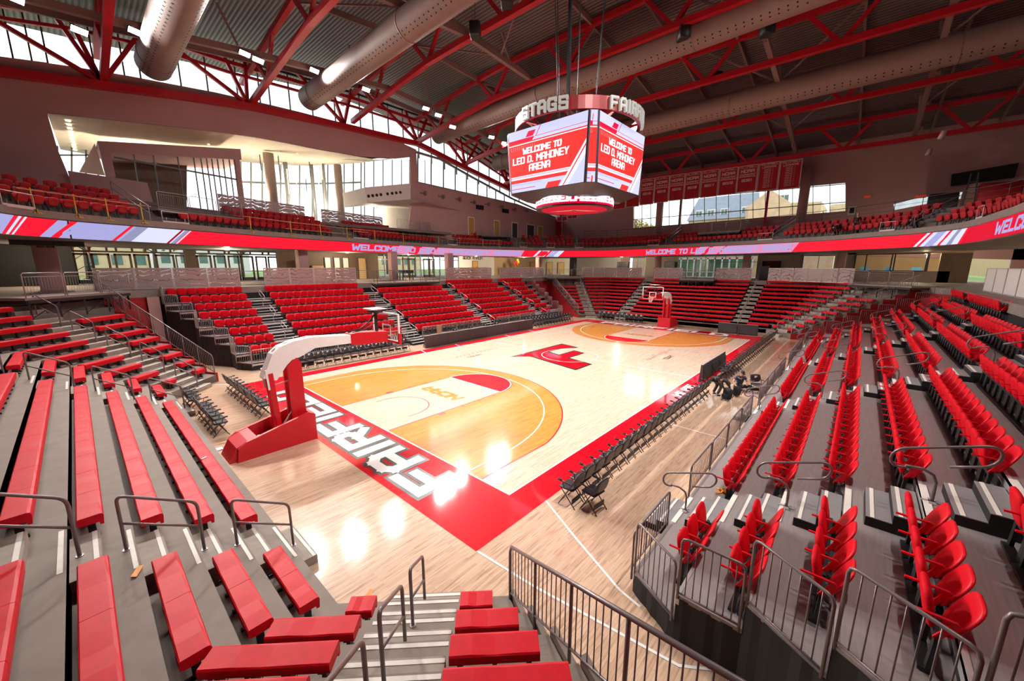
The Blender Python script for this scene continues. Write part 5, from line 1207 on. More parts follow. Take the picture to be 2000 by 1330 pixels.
for i0, i1, z0, z1, nm in ((0, 2, .9, .88, 'upper, far left'), (2, 3, .88, .86, 'upper, at the first stair'), (4, 5, .95, .9, 'upper, below the dark platform'), (5, 7, .9, .86, 'upper, second block'), (5, 7, .36, .34, 'lower, second block'), (7, 9, .86, .86, 'upper, across the second stair'), (9, 10, .86, .84, 'upper, third block'), (10, 12, .84, .82, 'upper, fourth block'), (12, 13, .82, .8, 'upper, end of the fourth block'), (11, 13, .34, .32, 'lower, fourth block')):
    timb(i0, i1, z0, z1, 'rough timber guard rail on the left balcony, %s' % nm)
# back rail on top of the balcony rake
for i, (pa, pb, nm) in enumerate(((-200, 90, 'far left'), (1145, 1700, 'along the far side'), (1700, 2300, 'on the right curve'))):
    ss = srange(s_of(pa), s_of(pb), 2.2); simple_rail('balcony_back_rail', 'dark railing behind the top balcony row, %s' % nm, [R3(s, ZTOP, 3.75) for s in ss], 1.07, .025, M_frame, 3, step=2.2)
# perforated screens on the upper level
for i, (pa, pb, nm) in enumerate(((493, 642, 'behind the second block of the left balcony'), (676, 792, 'behind the third block of the left balcony'))):
    ss = srange(s_of(pa), s_of(pb), (s_of(pb)-s_of(pa))/3+.001); 
    for k in range(len(ss)-1): p = R3(ss[k], 0, 3.7); q = R3(ss[k+1], 0, 3.7); screen_run('upper_perforated_screen', (p[0], p[1]), (q[0], q[1]), ZTOP, 1.3, 1, 'mauve cut-out screen, '+['left', 'middle', 'right', 'end'][k]+' panel '+nm+'%.0s', 'upper cut-out screens')
ss = (s_of(862), s_of(943)); p = R3(ss[0], 0, 3.7); q = R3(ss[1], 0, 3.7); screen_run('upper_pale_screen', (p[0], p[1]), (q[0], q[1]), ZTOP, 1.2, 3, 'pale patterned screen, %s from the left behind the fourth block of the left balcony', 'upper pale screens')
# workers on the balcony
def at_b(px, off, z): s = s_of(px); p, n = rp_(s, off); return (p.x, p.y, z), atan2(-n.y, -n.x)-pi/2
l, rz = at_b(1624, .35, ZF-.0); person('person in black leaning over the far right balcony edge', l, rz, BEND, M_blk, M_blk, longs=True)
l, rz = at_b(1647, .95, ZF); person('bald person in black standing beside the leaning worker on the balcony', l, rz+.8, STAND, M_blk, M_blk, hair=(.30, .22, .18), longs=True)
l, rz = at_b(1758, .9, ZF); person('person in black crouching beside the white gate on the right balcony', l, rz, BEND, M_blk, M_blk, longs=True)
l, rz = at_b(925, 5.2, ZTOP); person('dark clothed person standing on the upper concourse behind the pale screen', l, rz, STAND, M_blk, M_blk, longs=True)
# ================================================================== upper walls, lobby, roof
M_rsteel = mat('truss_red', (.50, .006, .018), .42, var=.05, coat=.1)
M_gsteel = mat('catwalk_steel', (.25, .16, .145), .6, var=.06)
M_duct = mat('duct_paint', (.27, .185, .16), .62, var=.05, scale=1.5)
def deck_mat():
    m = bpy.data.materials.new('roof_deck'); m.use_nodes = True; n = m.node_tree; b = n.nodes['Principled BSDF']
    t = n.nodes.new('ShaderNodeTexCoord'); w = n.nodes.new('ShaderNodeTexWave'); w.bands_direction = 'X'; w.inputs['Scale'].default_value = 1.05; w.inputs['Distortion'].default_value = 0
    r = n.nodes.new('ShaderNodeValToRGB'); r.color_ramp.elements[0].color = (.075, .06, .058, 1); r.color_ramp.elements[0].position = .25; r.color_ramp.elements[1].color = (.20, .17, .165, 1); r.color_ramp.elements[1].position = .6
    bm_ = n.nodes.new('ShaderNodeBump'); bm_.inputs['Strength'].default_value = .6; bm_.inputs['Distance'].default_value = .05
    n.links.new(t.outputs['Object'], w.inputs['Vector']); n.links.new(w.outputs['Fac'], r.inputs[0]); n.links.new(r.outputs[0], b.inputs['Base Color']); n.links.new(w.outputs['Fac'], bm_.inputs['Height']); n.links.new(bm_.outputs[0], b.inputs['Normal'])
    b.inputs['Roughness'].default_value = .5; b.inputs['Metallic'].default_value = .2; return m
M_deckr = deck_mat()
YW = 28.0; XE = 38.0
def wpoly(px_pts, y, th, name, m, st=True):
    P = [AT(a, b, y=y) for a, b in px_pts]; g = G(); A = [(p.x, y, p.z) for p in P]; B = [(p.x, y+th, p.z) for p in P]
    area_ = sum(A[i][0]*A[(i+1) % len(A)][2]-A[(i+1) % len(A)][0]*A[i][2] for i in range(len(A)))
    if area_ < 0: A.reverse(); B.reverse()
    n = len(A); g.add(A+B, [tuple(range(n)), tuple(reversed(range(n, 2*n)))]+[(i, n+i, n+(i+1) % n, (i+1) % n) for i in range(n)])
    o = g.build(name, [m]); return struct(o) if st else o
# chord of the long left truss and window sill line (pixel heights sampled)
chord = [(-330, 88), (0, 140), (200, 167), (345, 186), (483, 207), (672, 247), (816, 281), (909, 328), (994, 369), (1060, 398), (1130, 428)]
sill = [(-330, 60), (0, 110), (130, 128), (230, 144), (345, 166), (420, 180), (560, 212), (700, 248)]
def on(L, x):
    for (a, b), (c, d) in zip(L, L[1:]):
        if a <= x <= c: return b+(d-b)*(x-a)/(c-a)
    return L[-1][1] if x > L[-1][0] else L[0][1]
# mauve left wall: part left of the lobby opening, curved band above it, part right of the opening
wpoly([(-330, 60), (0, 110), (92, 122), (92, 220), (112, 290), (140, 357), (150, 405), (-60, 395), (-330, 380)], YW, .35, 'wall_left_upper.a', M_mauve)
top = [(x, on(sill, x)) for x in range(92, 701, 55)]+[(700, 248), (760, 268), (800, 286)]
bot = [(92, 220), (200, 232), (330, 246), (430, 258), (500, 268), (560, 279), (620, 291), (690, 303), (735, 311), (800, 306)]
for i in range(len(top)-1):
    x0, x1 = top[i][0], top[i+1][0]
    if x1 > 800: break
    wpoly([top[i], top[i+1], (x1, on(bot, x1)), (x0, on(bot, x0))], YW, .35, 'wall_left_upper.b', M_mauve)
wpoly([(800, 286), (813, 292), (816, 356), (1010, 400), (1085, 428), (1130, 428), (1135, 480), (796, 480), (803, 400), (803, 300)], YW, .35, 'wall_left_upper.c', M_mauve)
# clerestory above the chord: frames and mullions, glass
g = G(); gp = G()
rtop = [(-330, -95), (-100, -50), (0, -5), (150, 20), (300, 58), (440, 106), (570, 143), (700, 182), (860, 238), (1000, 332), (1060, 372), (1120, 415)]
mx = [-300, -200, -100, 0, 38, 70, 165, 225, 258, 340, 395, 455, 500, 520, 560, 605, 650, 700, 725, 756, 785, 815, 840, 866, 890, 912, 934, 955, 976, 995, 1014]
def YP(px, py, y=YW+.5): p = AT(px, py, y=y); return (p.x, y, p.z)
xs_prev = None
for a in mx:
    t_ = YP(a, on(rtop, a)); sl = on(sill, a) if a < 700 else on([(700, 248), (816, 300), (1010, 385), (1085, 418)], a); b_ = (t_[0], t_[1], AT(a, sl+6, y=YW+.5).z-.15)
    g.bar(b_, t_, .09, .16, up=(0, 1, 0))
for (a, b), (c, d) in zip(rtop, rtop[1:]): g.bar(YP(a, b+3), YP(c, d+3), .22, .16, up=(0, 1, 0)); gp.face([YP(a, on(sill, a)+14 if a < 700 else on([(700, 262), (816, 300), (1010, 390), (1130, 440)], a)), YP(c, on(sill, c)+14 if c < 700 else on([(700, 262), (816, 300), (1010, 390), (1130, 440)], c)), YP(c, d), YP(a, b)])
o = struct(g.build('window_41', [M_frame])); gp.build('pane', [M_glass], o)
# lower clerestory right of the lobby (triangular strip below the chord)
g = G(); gp = G(); lo = [(813, 355), (1010, 399), (1085, 427)]; hi = [(813, 297), (860, 311), (920, 345), (1000, 388), (1060, 415), (1085, 426)]
for a in (816, 842, 866, 889, 911, 933, 951, 968, 985, 1005): g.bar(YP(a, on(lo, a), YW+.1), YP(a, on(hi, a), YW+.1), .10, .2, up=(0, 1, 0))
for (a, b), (c, d) in zip(hi, hi[1:]): g.bar(YP(a, b, YW-.1), YP(c, d, YW-.1), .22, .25, up=(0, 1, 0)); gp.face([YP(a, on(lo, a), YW+.1), YP(c, on(lo, c), YW+.1), YP(c, d, YW+.1), YP(a, b, YW+.1)])
for (a, b), (c, d) in zip(lo, lo[1:]): g.bar(YP(a, b, YW), YP(c, d, YW), .12, .12, up=(0, 1, 0))
o = struct(g.build('window_42', [M_frameL])); gp.build('pane', [M_glass], o)
# ---- lobby behind the opening
YB = 42.0
fr = [(92, 221), (200, 233), (330, 247), (430, 259), (500, 269), (560, 280), (620, 292), (690, 304), (735, 312), (800, 307)]
bk = [(118, 292), (190, 305), (300, 314), (400, 316), (470, 316), (540, 322), (600, 324), (665, 321), (705, 318), (800, 305)]
g = G(); F_ = [AT(a, b, y=YW+.05) for a, b in fr]; B_ = [AT(a, b, y=YB) for a, b in bk]
for i in range(len(fr)-1): g.face([F_[i], F_[i+1], B_[i+1], B_[i]][::-1]); g.face([p+Vector((0, 0, .3)) for p in (F_[i], F_[i+1], B_[i+1], B_[i])])
struct(g.build('ceiling_lobby', [M_warm]))
wn[0] = 50
g = G(); gp = G(); lx = [(470, 382), (490, 382), (512, 384), (548, 387), (560, 388), (585, 390), (610, 392), (640, 395), (672, 400), (690, 402), (705, 405)]
tp = [(470, 316), (540, 322), (600, 324), (665, 321), (705, 318)]
for a, b in lx: g.bar(YP(a, 430, YB), YP(a, on(tp, a), YB), .16, .16, up=(0, 1, 0))
for (a, b), (c, d) in zip(tp, tp[1:]): gp.face([YP(a, 430, YB), YP(c, 430, YB), YP(c, d, YB), YP(a, b, YB)]); g.bar(YP(a, (b+430)/2-18, YB), YP(c, (d+430)/2-18, YB), .2, .2, up=(0, 1, 0))
o = struct(g.build('window_51', [M_frameL])); gp.build('pane', [M_glass], o)
g = G(); gp = G()
for a in (712, 730, 748, 766, 784, 800, 830): g.bar(YP(a, 430, YB), YP(a, 312, YB), .14, .14, up=(0, 1, 0))
gp.face([YP(706, 430, YB), YP(830, 430, YB), YP(830, 308, YB), YP(706, 312, YB)]); o = struct(g.build('window_52', [M_frameL])); gp.build('pane', [M_glass], o)
g = G(); gp = G()
for a in (112, 140, 168, 192): g.bar(YP(a, 380, 40), YP(a, 285, 40), .12, .12, up=(0, 1, 0))
g.bar(YP(110, 303, 40), YP(195, 303, 40), .12, .12, up=(0, 1, 0)); gp.face([YP(100, 400, 40), YP(200, 400, 40), YP(200, 285, 40), YP(100, 285, 40)]); o = struct(g.build('window_53', [M_frame])); gp.build('pane', [M_glass], o)
# floor of the upper lobby
g = G(); g.box((-26, 26.2, ZTOP-.3), (12, 44, ZTOP-.02)); struct(g.build('floor_lobby', [M_tread]))
for i, (px, w, y, m) in enumerate(((529, .95, 33, M_beige), (661, .85, 34, M_beige), (560, .5, 39, M_frameL), (610, .45, 40, M_frameL), (632, .5, 39, M_frameL))):
    p = AT(px, 350, y=y); zt = AT(px, 318 if i > 1 else (300 if i == 0 else 322), y=y).z; t = thing('round_column', ('thick beige round column, %s from the left in the upper lobby' % ORD[i+1]) if i < 2 else 'thin grey column by the lobby glazing, %s from the left' % ORD[i-1], 'column', (p.x, y, ZTOP-.02), 0, 'lobby columns'); g = G(); g.cyl((0, 0), w/2, 0, zt-ZTOP, 20); g.build('shaft', [M_col if i < 2 else M_frameL], t)
M_bar = mat('pendant_glow', (1, .72, .38), .5, emit=3.2, var=0)
for i, (px, a, b, y) in enumerate(((507, 302, 332, 34), (515, 318, 362, 34), (521, 325, 350, 34), (543, 304, 350, 34), (560, 330, 378, 35), (577, 335, 358, 35), (604, 316, 345, 35), (620, 326, 368, 35), (627, 320, 350, 36), (597, 350, 375, 36), (708, 342, 378, 27.4))):
    p = AT(px, a, y=y); q = AT(px, b, y=y); t = thing('pendant_light', 'slim vertical glowing tube pendant, %s from the left in the upper lobby' % ordn(i+1), 'pendant light', (p.x, p.y, q.z), 0, 'tube pendants'); g = G(); g.tube([(0, 0, 0), (0, 0, p.z-q.z)], .05, 8); g.build('glow_tube', [M_bar if i % 3 else M_frame], t)
    g = G(); g.tube([(0, 0, p.z-q.z), (0, 0, p.z-q.z+1.2)], .008, 4); g.build('wire', [M_frame], t)
for i in range(10):
    f = i/9; px, py = 124-20*f*.6, 234+38*f; p = AT(118-14*f+6, 233+44*f, y=YW+1.0+6*f)
    px_ = 124-15*f; p0 = Vector(F_[0]).lerp(F_[1], .34); p1 = Vector(B_[0]).lerp(B_[1], .4); p = p0.lerp(p1, .1+.8*f)
    t = thing('recessed_downlight', 'small warm ceiling spot, %s in the row at the left end of the lobby soffit' % ordn(i+1), 'ceiling light', p-Vector((0, 0, .02)), 0, 'row of lobby soffit spots'); g = G(); g.cyl((0, 0), .14, -.05, 0, 10); g.build('lamp', [mat('spot_warm', (1, .80, .5), .4, emit=5, var=0)], t)
for i in range(14):
    u = random.uniform(.35, .95); v = random.uniform(.15, .9); k = u*(len(F_)-2); j = int(k); p = (F_[j].lerp(F_[j+1], k-j)).lerp(B_[j].lerp(B_[j+1], k-j), v)
    t = thing('soffit_spot', 'tiny ceiling spot, %s of those scattered over the pale lobby ceiling' % ordn(i+1), 'ceiling light', p-Vector((0, 0, .02)), 0, 'scattered lobby spots'); g = G(); g.cyl((0, 0), .09, -.05, 0, 8); g.build('lamp', [mat('spot_warm2', (1, .86, .6), .4, emit=4, var=0)], t)
# lobby warm light
for x, y in ((-16, 34), (-8, 34), (0, 36), (6, 35)):
    d = bpy.data.lights.new('lobby_lamp', 'POINT'); d.energy = 800; d.color = (1, .84, .62); d.shadow_soft_size = .4; o = bpy.data.objects.new('lobby_lamp', d); COL.objects.link(o); o.location = (x, y, 12.6)
# suite box in the opening
def xz(px, py, y): p = AT(px, py, y=y); return (p.x, p.z)
t = thing('hospitality_suite', 'mauve framed suite box with dark glass front inside the upper left opening', 'booth', (0, 0, 0))
ys = 28.6
A = [xz(190, 275, ys), xz(470, 291, ys), xz(472, 312, ys), xz(216, 298, ys), xz(226, 345, ys), xz(207, 345, ys)]
g = G()
def xprism(g, pts, y0, y1, mi=0):
    a = sum(pts[i][0]*pts[(i+1) % len(pts)][1]-pts[(i+1) % len(pts)][0]*pts[i][1] for i in range(len(pts)))
    if a < 0: pts = pts[::-1]
    g.loft([[(p[0], y0, p[1]) for p in pts], [(p[0], y1, p[1]) for p in pts]], mi)
xprism(g, [A[0], A[1], A[2], A[3]], ys, ys+5); xprism(g, [A[0], A[3], A[4], A[5]], ys, ys+.5); g.build('portal_frame', [M_mauve], t)
g = G(); B0 = xz(468, 312, ys); B1 = xz(482, 402, ys); g.box((B0[0]-.35, ys, ZTOP), (B0[0], ys+.5, B0[1])); g.build('corner_post', [M_mauve], t)
g = G(); xprism(g, [xz(216, 298, ys+4), xz(365, 306, ys+4), xz(365, 420, ys+4), xz(216, 420, ys+4)], ys+4, ys+4.2); g.build('back_wall', [M_brown], t)
g = G()
for px in (262, 300, 347, 378, 392, 403, 413, 424, 435, 447, 459): q = xz(px, 308, ys+.3); g.bar((q[0], ys+.3, ZTOP), (q[0], ys+.3, q[1]+.4), .07, .14, up=(0, 1, 0))
q0 = xz(222, 307, ys+.3); q1 = xz(470, 352, ys+.3); g.bar((q0[0], ys+.3, q0[1]), (q1[0], ys+.3, q1[1]), .12, .12, up=(0, 1, 0)); g.build('mullions', [M_frame], t)
g = G(); xprism(g, [xz(155, 335, ys+2.2), xz(185, 280, ys+2.2), xz(205, 342, ys+2.2)], ys+2.2, ys+2.5); g.build('angled_fin', [M_warm], t)
g = G(); xprism(g, [xz(132, 333, 27.2), xz(288, 357, 27.2), xz(306, 420, 27.2), xz(150, 400, 27.2)], 27.2, 27.45); struct(g.build('wall_lobby_parapet', [M_mauve]))
# bulkhead box with round holes
t = thing('bulkhead_box', 'pale bulkhead box with eight round black holes at the right end of the lobby opening', 'bulkhead', (0, 0, 0))
a0 = AT(712, 366, y=26.0); a1 = AT(802, 358, y=26.0); b0 = AT(717, 396, y=26.0); b1 = AT(802, 389, y=26.0); g = G()
g.loft([[(a0.x, 26.0, a0.z-.0), (a1.x, 26.0, a1.z), (b1.x, 26.0, b1.z), (b0.x, 26.0, b0.z)][::-1], [(a0.x, 31, a0.z), (a1.x, 31, a1.z), (b1.x, 31, b1.z), (b0.x, 31, b0.z)][::-1]]); g.build('casing', [M_white2], t)
g = G()
for i, px in enumerate((720, 728, 736, 744, 757, 766, 774, 782)): p = AT(px, 383-.12*(px-720), y=25.98); g.tube([(p.x, 25.97, p.z), (p.x, 26.03, p.z)], .16, 12)
g.build('port_holes', [M_void], t)
wpoly([(745, 396), (800, 390), (905, 415), (905, 470), (745, 470)], 36, .2, 'wall_lobby_right', M_white2)
g = G(); P = [AT(716, 396, y=26.1), AT(802, 389, y=26.1), AT(908, 414, y=YW+.2), AT(905, 416, y=36), AT(716, 404, y=40)]; g.face(P[::-1]); struct(g.build('ceiling_lobby_low', [M_white2]))
for i, (px, py) in enumerate(((840, 400), (858, 408), (873, 413), (906, 395), (880, 386), (933, 398))): pass
# speakers row / vents on the wall right of the lobby
for i, (px, py) in enumerate(((825, 377), (860, 384), (893, 389), (922, 395), (950, 399), (976, 404), (1002, 409), (1025, 412))):
    p = AT(px, py, y=YW-.05); t = thing('wall_bracket', 'small mauve bracket on the upper left wall, %s from the left' % ORD[i+1], 'bracket', p, 0, 'wall brackets on the upper left wall'); g = G(); g.box((-.35, -.1, -.06), (.35, .0, .06)); g.box((.15, -.45, -.22), (.4, -.1, .22)); g.build('arm', [M_gsteel], t)
for i, (px, py) in enumerate(((937, 405), (987, 412))): p = AT(px, py, y=YW-.02); t = thing('wall_vent', 'dark rectangular vent on the upper left wall, %s' % ('left one' if i == 0 else 'right one'), 'vent', p, 0); g = G(); g.box((-.75, -.05, -.3), (.75, .0, .3)); g.build('grille', [M_void], t)
for i, (px, w) in enumerate(((920, .5), (970, .55), (1005, .6), (1036, .9), (1055, .6))):
    p = AT(px, 440, y=YW-.02); t = thing('upper_door', '%s door from the left in the mauve upper wall near the far corner' % ORD[i+1], 'door', (p.x, YW-.02, ZTOP), 0, 'doors of the upper left wall'); g = G(); g.box((-w, -.05, 0), (w, .0, 2.4)); g.build('door_leaf', [mat('oak_door', (.50, .27, .05), .5) if i in (0, 1, 4) else M_boardback], t); g = G(); g.box((-w-.09, -.07, 0), (-w, 0, 2.5)); g.box((w, -.07, 0), (w+.09, 0, 2.5)); g.box((-w, -.07, 2.4), (w, 0, 2.5)); g.build('door_frame', [M_wht], t)
g = G(); g.box((8, YW, 3), (44, YW+.3, ZTOP+1)); 
# ---- far wall
def xpoly(px_pts, x, th, name, m, st=True):
    P = [AT(a, b, x=x) for a, b in px_pts]; g = G(); A = [(x, p.y, p.z) for p in P]; B = [(x+th, p.y, p.z) for p in P]; n = len(A)
    g.add(A+B, [tuple(range(n)), tuple(reversed(range(n, 2*n)))]+[(i, n+i, n+(i+1) % n, (i+1) % n) for i in range(n)])
    o = g.build(name, [m]); return struct(o) if st else o
WT = [(1237, 380), (1652, 322)]; WS = [(1237, 446), (1652, 413)]
xpoly([(1060, 330), (1237, 330), (1237, 500), (1060, 500)], XE, .35, 'wall_far_upper.a', M_mauve)
xpoly([(1237, 446), (1652, 413), (1652, 500), (1237, 500)], XE, .35, 'wall_far_upper.b', M_mauve)
xpoly([(1237, 300), (1700, 240), (1700, 352), (1570, 364), (1237, 395)], XE, .35, 'wall_far_upper.c', M_mauve)
xpoly([(1652, 356), (1700, 352), (1700, 500), (1652, 500)], XE, .35, 'wall_far_upper.d', M_mauve)
xpoly([(1700, 240), (2500, 150), (2500, 520), (1700, 500)], XE, .35, 'wall_far_upper.e', M_mauve)
def XP(px, py, x=XE+.12): p = AT(px, py, x=x); return (x, p.y, p.z)
g = G(); gp = G()
for a in (1237, 1254, 1271, 1307, 1330, 1355, 1376, 1399, 1423, 1446, 1471, 1495, 1522, 1548, 1588, 1621, 1652): g.bar(XP(a, 446-(a-1237)*.0795), XP(a, 395-(a-1237)*.094), .07, .14, up=(1, 0, 0))
for dy in (0, 17, 50): g.bar(XP(1237, 446-dy), XP(1652, 413-dy*1.08), .09, .12, up=(1, 0, 0))
gp.face([XP(1237, 446), XP(1652, 413), XP(1652, 356), XP(1237, 395)]); o = struct(g.build('window_61', [M_frame])); gp.build('pane', [M_glass], o)
for i, (px, w) in enumerate(((1288, .95), (1565, 1.0))): p = AT(px, 420, x=XE-1.2); t = thing('square_column', 'broad mauve-grey column in front of the far windows, %s' % ('left one' if i == 0 else 'right one beneath the banners'), 'column', (p.x, p.y, ZTOP-.02)); g = G(); g.cyl((0, 0), w/2, 0, 17.2-ZTOP, 16); g.build('shaft', [M_mauve], t)
for i, px in enumerate((1330, 1498)): p = AT(px, 400, x=XE-.3); t = thing('steel_post', 'slim dark red steel post before the far windows, %s one' % ('left' if i == 0 else 'right'), 'post', (p.x, p.y, ZTOP)); g = G(); g.bar((0, 0, 0), (0, 0, 17-ZTOP), .28, .28); g.bar((-.1, 0, 5.3), (-.1, -1.3, 7.8), .12, .12); g.build('shaft', [M_gsteel if i == 0 else M_rsteel], t)
for i, (px, py, w, h, lab, mm) in enumerate(((1664, 411, .7, .9, 'framed notice on the far wall right of the windows', M_white2), (1694, 384, .5, .22, 'small red sign on the far wall', mat('exit_red', (.55, .05, .02), .4)), (1798, 384, .8, .3, 'small red sign above the right balcony', mat('exit_red', (.55, .05, .02), .4)))):
    p = AT(px, py, x=XE-.03); t = thing('wall_sign', lab, 'sign', p); g = G(); g.box((-.03, -w/2, -h/2), (.03, w/2, h/2)); g.build('plate', [mm], t)
    if i == 0: g = G(); g.box((-.04, -.2, -.3), (-.03, .2, .3)); g.build('print', [M_void], t)
# dark sloping window box, ladder and an opening drawn as a flat panel, its brightness put in as glow, at the right of the far wall
xpoly([(1745, 399), (1800, 385), (1820, 383), (1880, 375), (1876, 388), (1820, 396), (1748, 410)], XE-.02, .05, 'window_62', mat('glowing_opening_panel', (.75, .85, .9), .5, emit=.8, var=.15, scale=2))
xpoly([(1860, 340), (1990, 318), (1982, 345), (1858, 363)], XE-.5, .5, 'trim_control_box', M_void)
t = thing('ladder', 'dark step ladder standing before the far wall behind the right seats', 'ladder', AT(1892, 395, x=XE-2)); g = G()
for s_ in (-1, 1): g.bar((0, s_*.45, -2), (0, s_*.22, 2.6), .1, .08)
for k in range(8): g.bar((0, -.4+.02*k, -1.7+.5*k), (0, .4-.02*k, -1.7+.5*k), .08, .05)
g.build('ladder_frame', [M_frame], t)
for px, py, w, nm in ((1840, 395, 2.0, 'left'), (1950, 375, 2.6, 'right')): p = AT(px, py, x=XE-1.5); t = thing('equipment_crate', 'dark red and grey covered equipment behind the right balcony seats, %s pile' % nm, 'crate', p-Vector((0, 0, .8))); g = G(); g.cbox((0, 0, .8), (.6, w/2, .8), bev=.1); g.build('cover', [M_redwall if nm == 'right' else M_boardback], t)
# right outer wall and back wall (close the room)
g = G(); g.box((-44, -32.3, 3), (44, -32, 22)); struct(g.build('wall_right', [M_mauve])); g = G(); g.box((-44.3, -32, 0), (-44, 48, 25)); struct(g.build('wall_near', [M_mauve])); g = G(); g.box((XE, -34, 0), (XE+.35, -24.0, 20)); struct(g.build('wall_far_right_end', [M_mauve]))
# ---- roof: barrel of steel deck
TX = [-44, -35, -26.5, -17.7, -8.6, .6, 8.2, 15.9, 23.9, 33.4, 42]; TZB = [17.0, 18.4, 19.4, 20.1, 21.2, 22.1, 21.6, 20.7, 19.4, 17.6, 15.4]
def zb(x):
    for i in range(len(TX)-1):
        if TX[i] <= x <= TX[i+1]: return TZB[i]+(TZB[i+1]-TZB[i])*(x-TX[i])/(TX[i+1]-TX[i])
    return TZB[-1]
DH = 2.45
g = G(); ys_ = [-33, -22, -10, 2, 14, 24, 34]
rings = [[(x, y, zb(x)+DH+.45) for y in ys_] for x in TX]
g.loft(rings, 0, cap=False, closed=False); g.loft([[(a, b, c+.25) for a, b, c in r] for r in rings], 0, cap=False, closed=False)
struct(g.build('ceiling', [M_deckr]))
def tz(x, y): return zb(x)-(max(0, y-14)/14)**1.15*1.55 if y > 14 else zb(x)
NY = [28, 23.5, 19.2, 14.9, 10.6, 6.4, 2.1, -2.1, -6.4, -10.6, -14.9, -19.2, -23.5, -28]
for ti, X in enumerate(TX[2:10]):
    t = thing('roof_truss', 'red steel roof truss spanning the court, %s from the near end' % ORD[ti+1], 'truss', (X, 0, 0), 0, 'red roof trusses')
    g = G()
    bl = [(0, y, tz(X, y)) for y in NY]
    for a, b in zip(bl, bl[1:]): g.bar(a, b, .40, .40)
    g.build('bottom_chord', [M_rsteel], t)
    tl = [(0, y, tz(X, y)+DH) for y in [30]+[(NY[i]+NY[i+1])/2 for i in range(0, len(NY)-1)]+[-30]]
    g = G()
    for a, b in zip(tl, tl[1:]): g.bar(a, b, .34, .42)
    g.build('top_chord', [M_rsteel], t)
    for i in range(1, len(NY)-1, 2):
        for j in (i, i+1):
            if j < len(tl)-1: g = G(); g.bar((0, NY[i], tz(X, NY[i])), tl[j], .22, .26); g.build('web_member', [M_rsteel], t)
# long left truss: bottom chord, top chord, fans of members at each node, following the wall
t = thing('edge_truss', 'long arched red truss along the left clerestory windows', 'truss', (0, 0, 0)); g = G(); yt = YW-.3
CH = [AT(a, b, y=yt) for a, b in chord]
for a, b in zip(CH, CH[1:]): g.bar(a, b, .55, .50)
g.build('bottom_chord', [M_rsteel], t)
g = G(); TP = [AT(a, b+14, y=yt) for a, b in rtop]
for a, b in zip(TP, TP[1:]): g.bar(a, b, .3, .3); g.bar(a-Vector((0, 0, .75)), b-Vector((0, 0, .75)), .2, .2) if a.x < 12 else None
g.build('top_chord', [M_rsteel], t)
for (a, b), ends in (((200, 162), ((-60, 10), (105, 28), (130, 28), (275, 62))), ((483, 203), ((310, 70), (435, 106), (478, 118))), ((672, 243), ((560, 120), (645, 170), (686, 175))), ((816, 277), ((725, 185), (790, 215), (836, 225), (868, 240))), ((909, 323), ((855, 250), (898, 270), (942, 262), (958, 285))), ((994, 364), ((955, 290), (980, 312), (1010, 330), (1030, 345)))):
    for (c, d) in ends: g = G(); g.bar(AT(a, b, y=yt), AT(c, d, y=yt), .26, .26, up=(0, 1, 0)); g.build('web_member', [M_rsteel], t)
g = G(); g.bar(AT(1130, 428, y=yt), (XE-.4, yt, 12.0), .5, .5); g.bar((XE-.5, yt-.3, ZTOP), (XE-.5, yt-.3, 16.5), .7, .7); g.build('corner_leg', [M_rsteel], t)
# catwalk beams parallel to the side lines, hung at bottom-chord level
cats = []
for i, (y, nm) in enumerate(((21.0, 'left-most'), (10.3, 'second from the left'), (-6.6, 'third from the left'), (-15.7, 'right-most'))):
    t = thing('catwalk_beam', 'long grey-brown lighting beam under the roof, %s' % nm, 'beam', (0, y, 0)); g = G(); P = [(x, 0, tz(x, y)+.42) for x in TX[2:10]]
    for a, b in zip(P, P[1:]): g.bar(a, b, .34, .40)
    g.build('beam_tube', [M_gsteel], t)
    for a in P[::1]: g = G(); g.bar((a[0]-2.5, 0, a[2]), (a[0]-3.4, .2, a[2]+2.3), .13, .13); g.build('hanger', [M_gsteel], t)
for i, y in enumerate((26, 17.0, 12.7, 4.2, 0, -4.2, -11.6, -17, -21.4, -26)):
    t = thing('roof_purlin', 'brown roof purlin under the steel deck, %s from the left wall' % ORD[i+1], 'beam', (0, y, 0), 0, 'roof purlins'); g = G(); P = [(x, 0, tz(x, y)+DH+.05) for x in TX[1:]]
    for a, b in zip(P, P[1:]): g.bar(a, b, .16, .42)
    g.build('beam', [M_gsteel], t)
for i in range(2, 9):
    X0, X1 = TX[i], TX[i+1]
    for y0, y1 in ((17, 10.3), (4.2, 10.3), (-2, -6.6), (-11.6, -6.6), (-20, -15.7)):
        t = thing('roof_brace', 'thin grey diagonal brace under the roof deck', 'brace', (0, 0, 0), 0, 'thin roof braces'); g = G(); g.bar((X0+.3, y0, tz(X0, y0)+DH-.2), ((X0+X1)/2, y1, tz((X0+X1)/2, y1)+.6), .11, .11); g.build('tube', [M_gsteel], t)
        t['label'] = 'thin grey diagonal roof brace in the %s bay, %s' % (ORD[i-1], {17: 'by the left beam', 4.2: 'left of centre', -2: 'right of centre', -11.6: 'between the right beams', -20: 'by the right wall'}[y0])
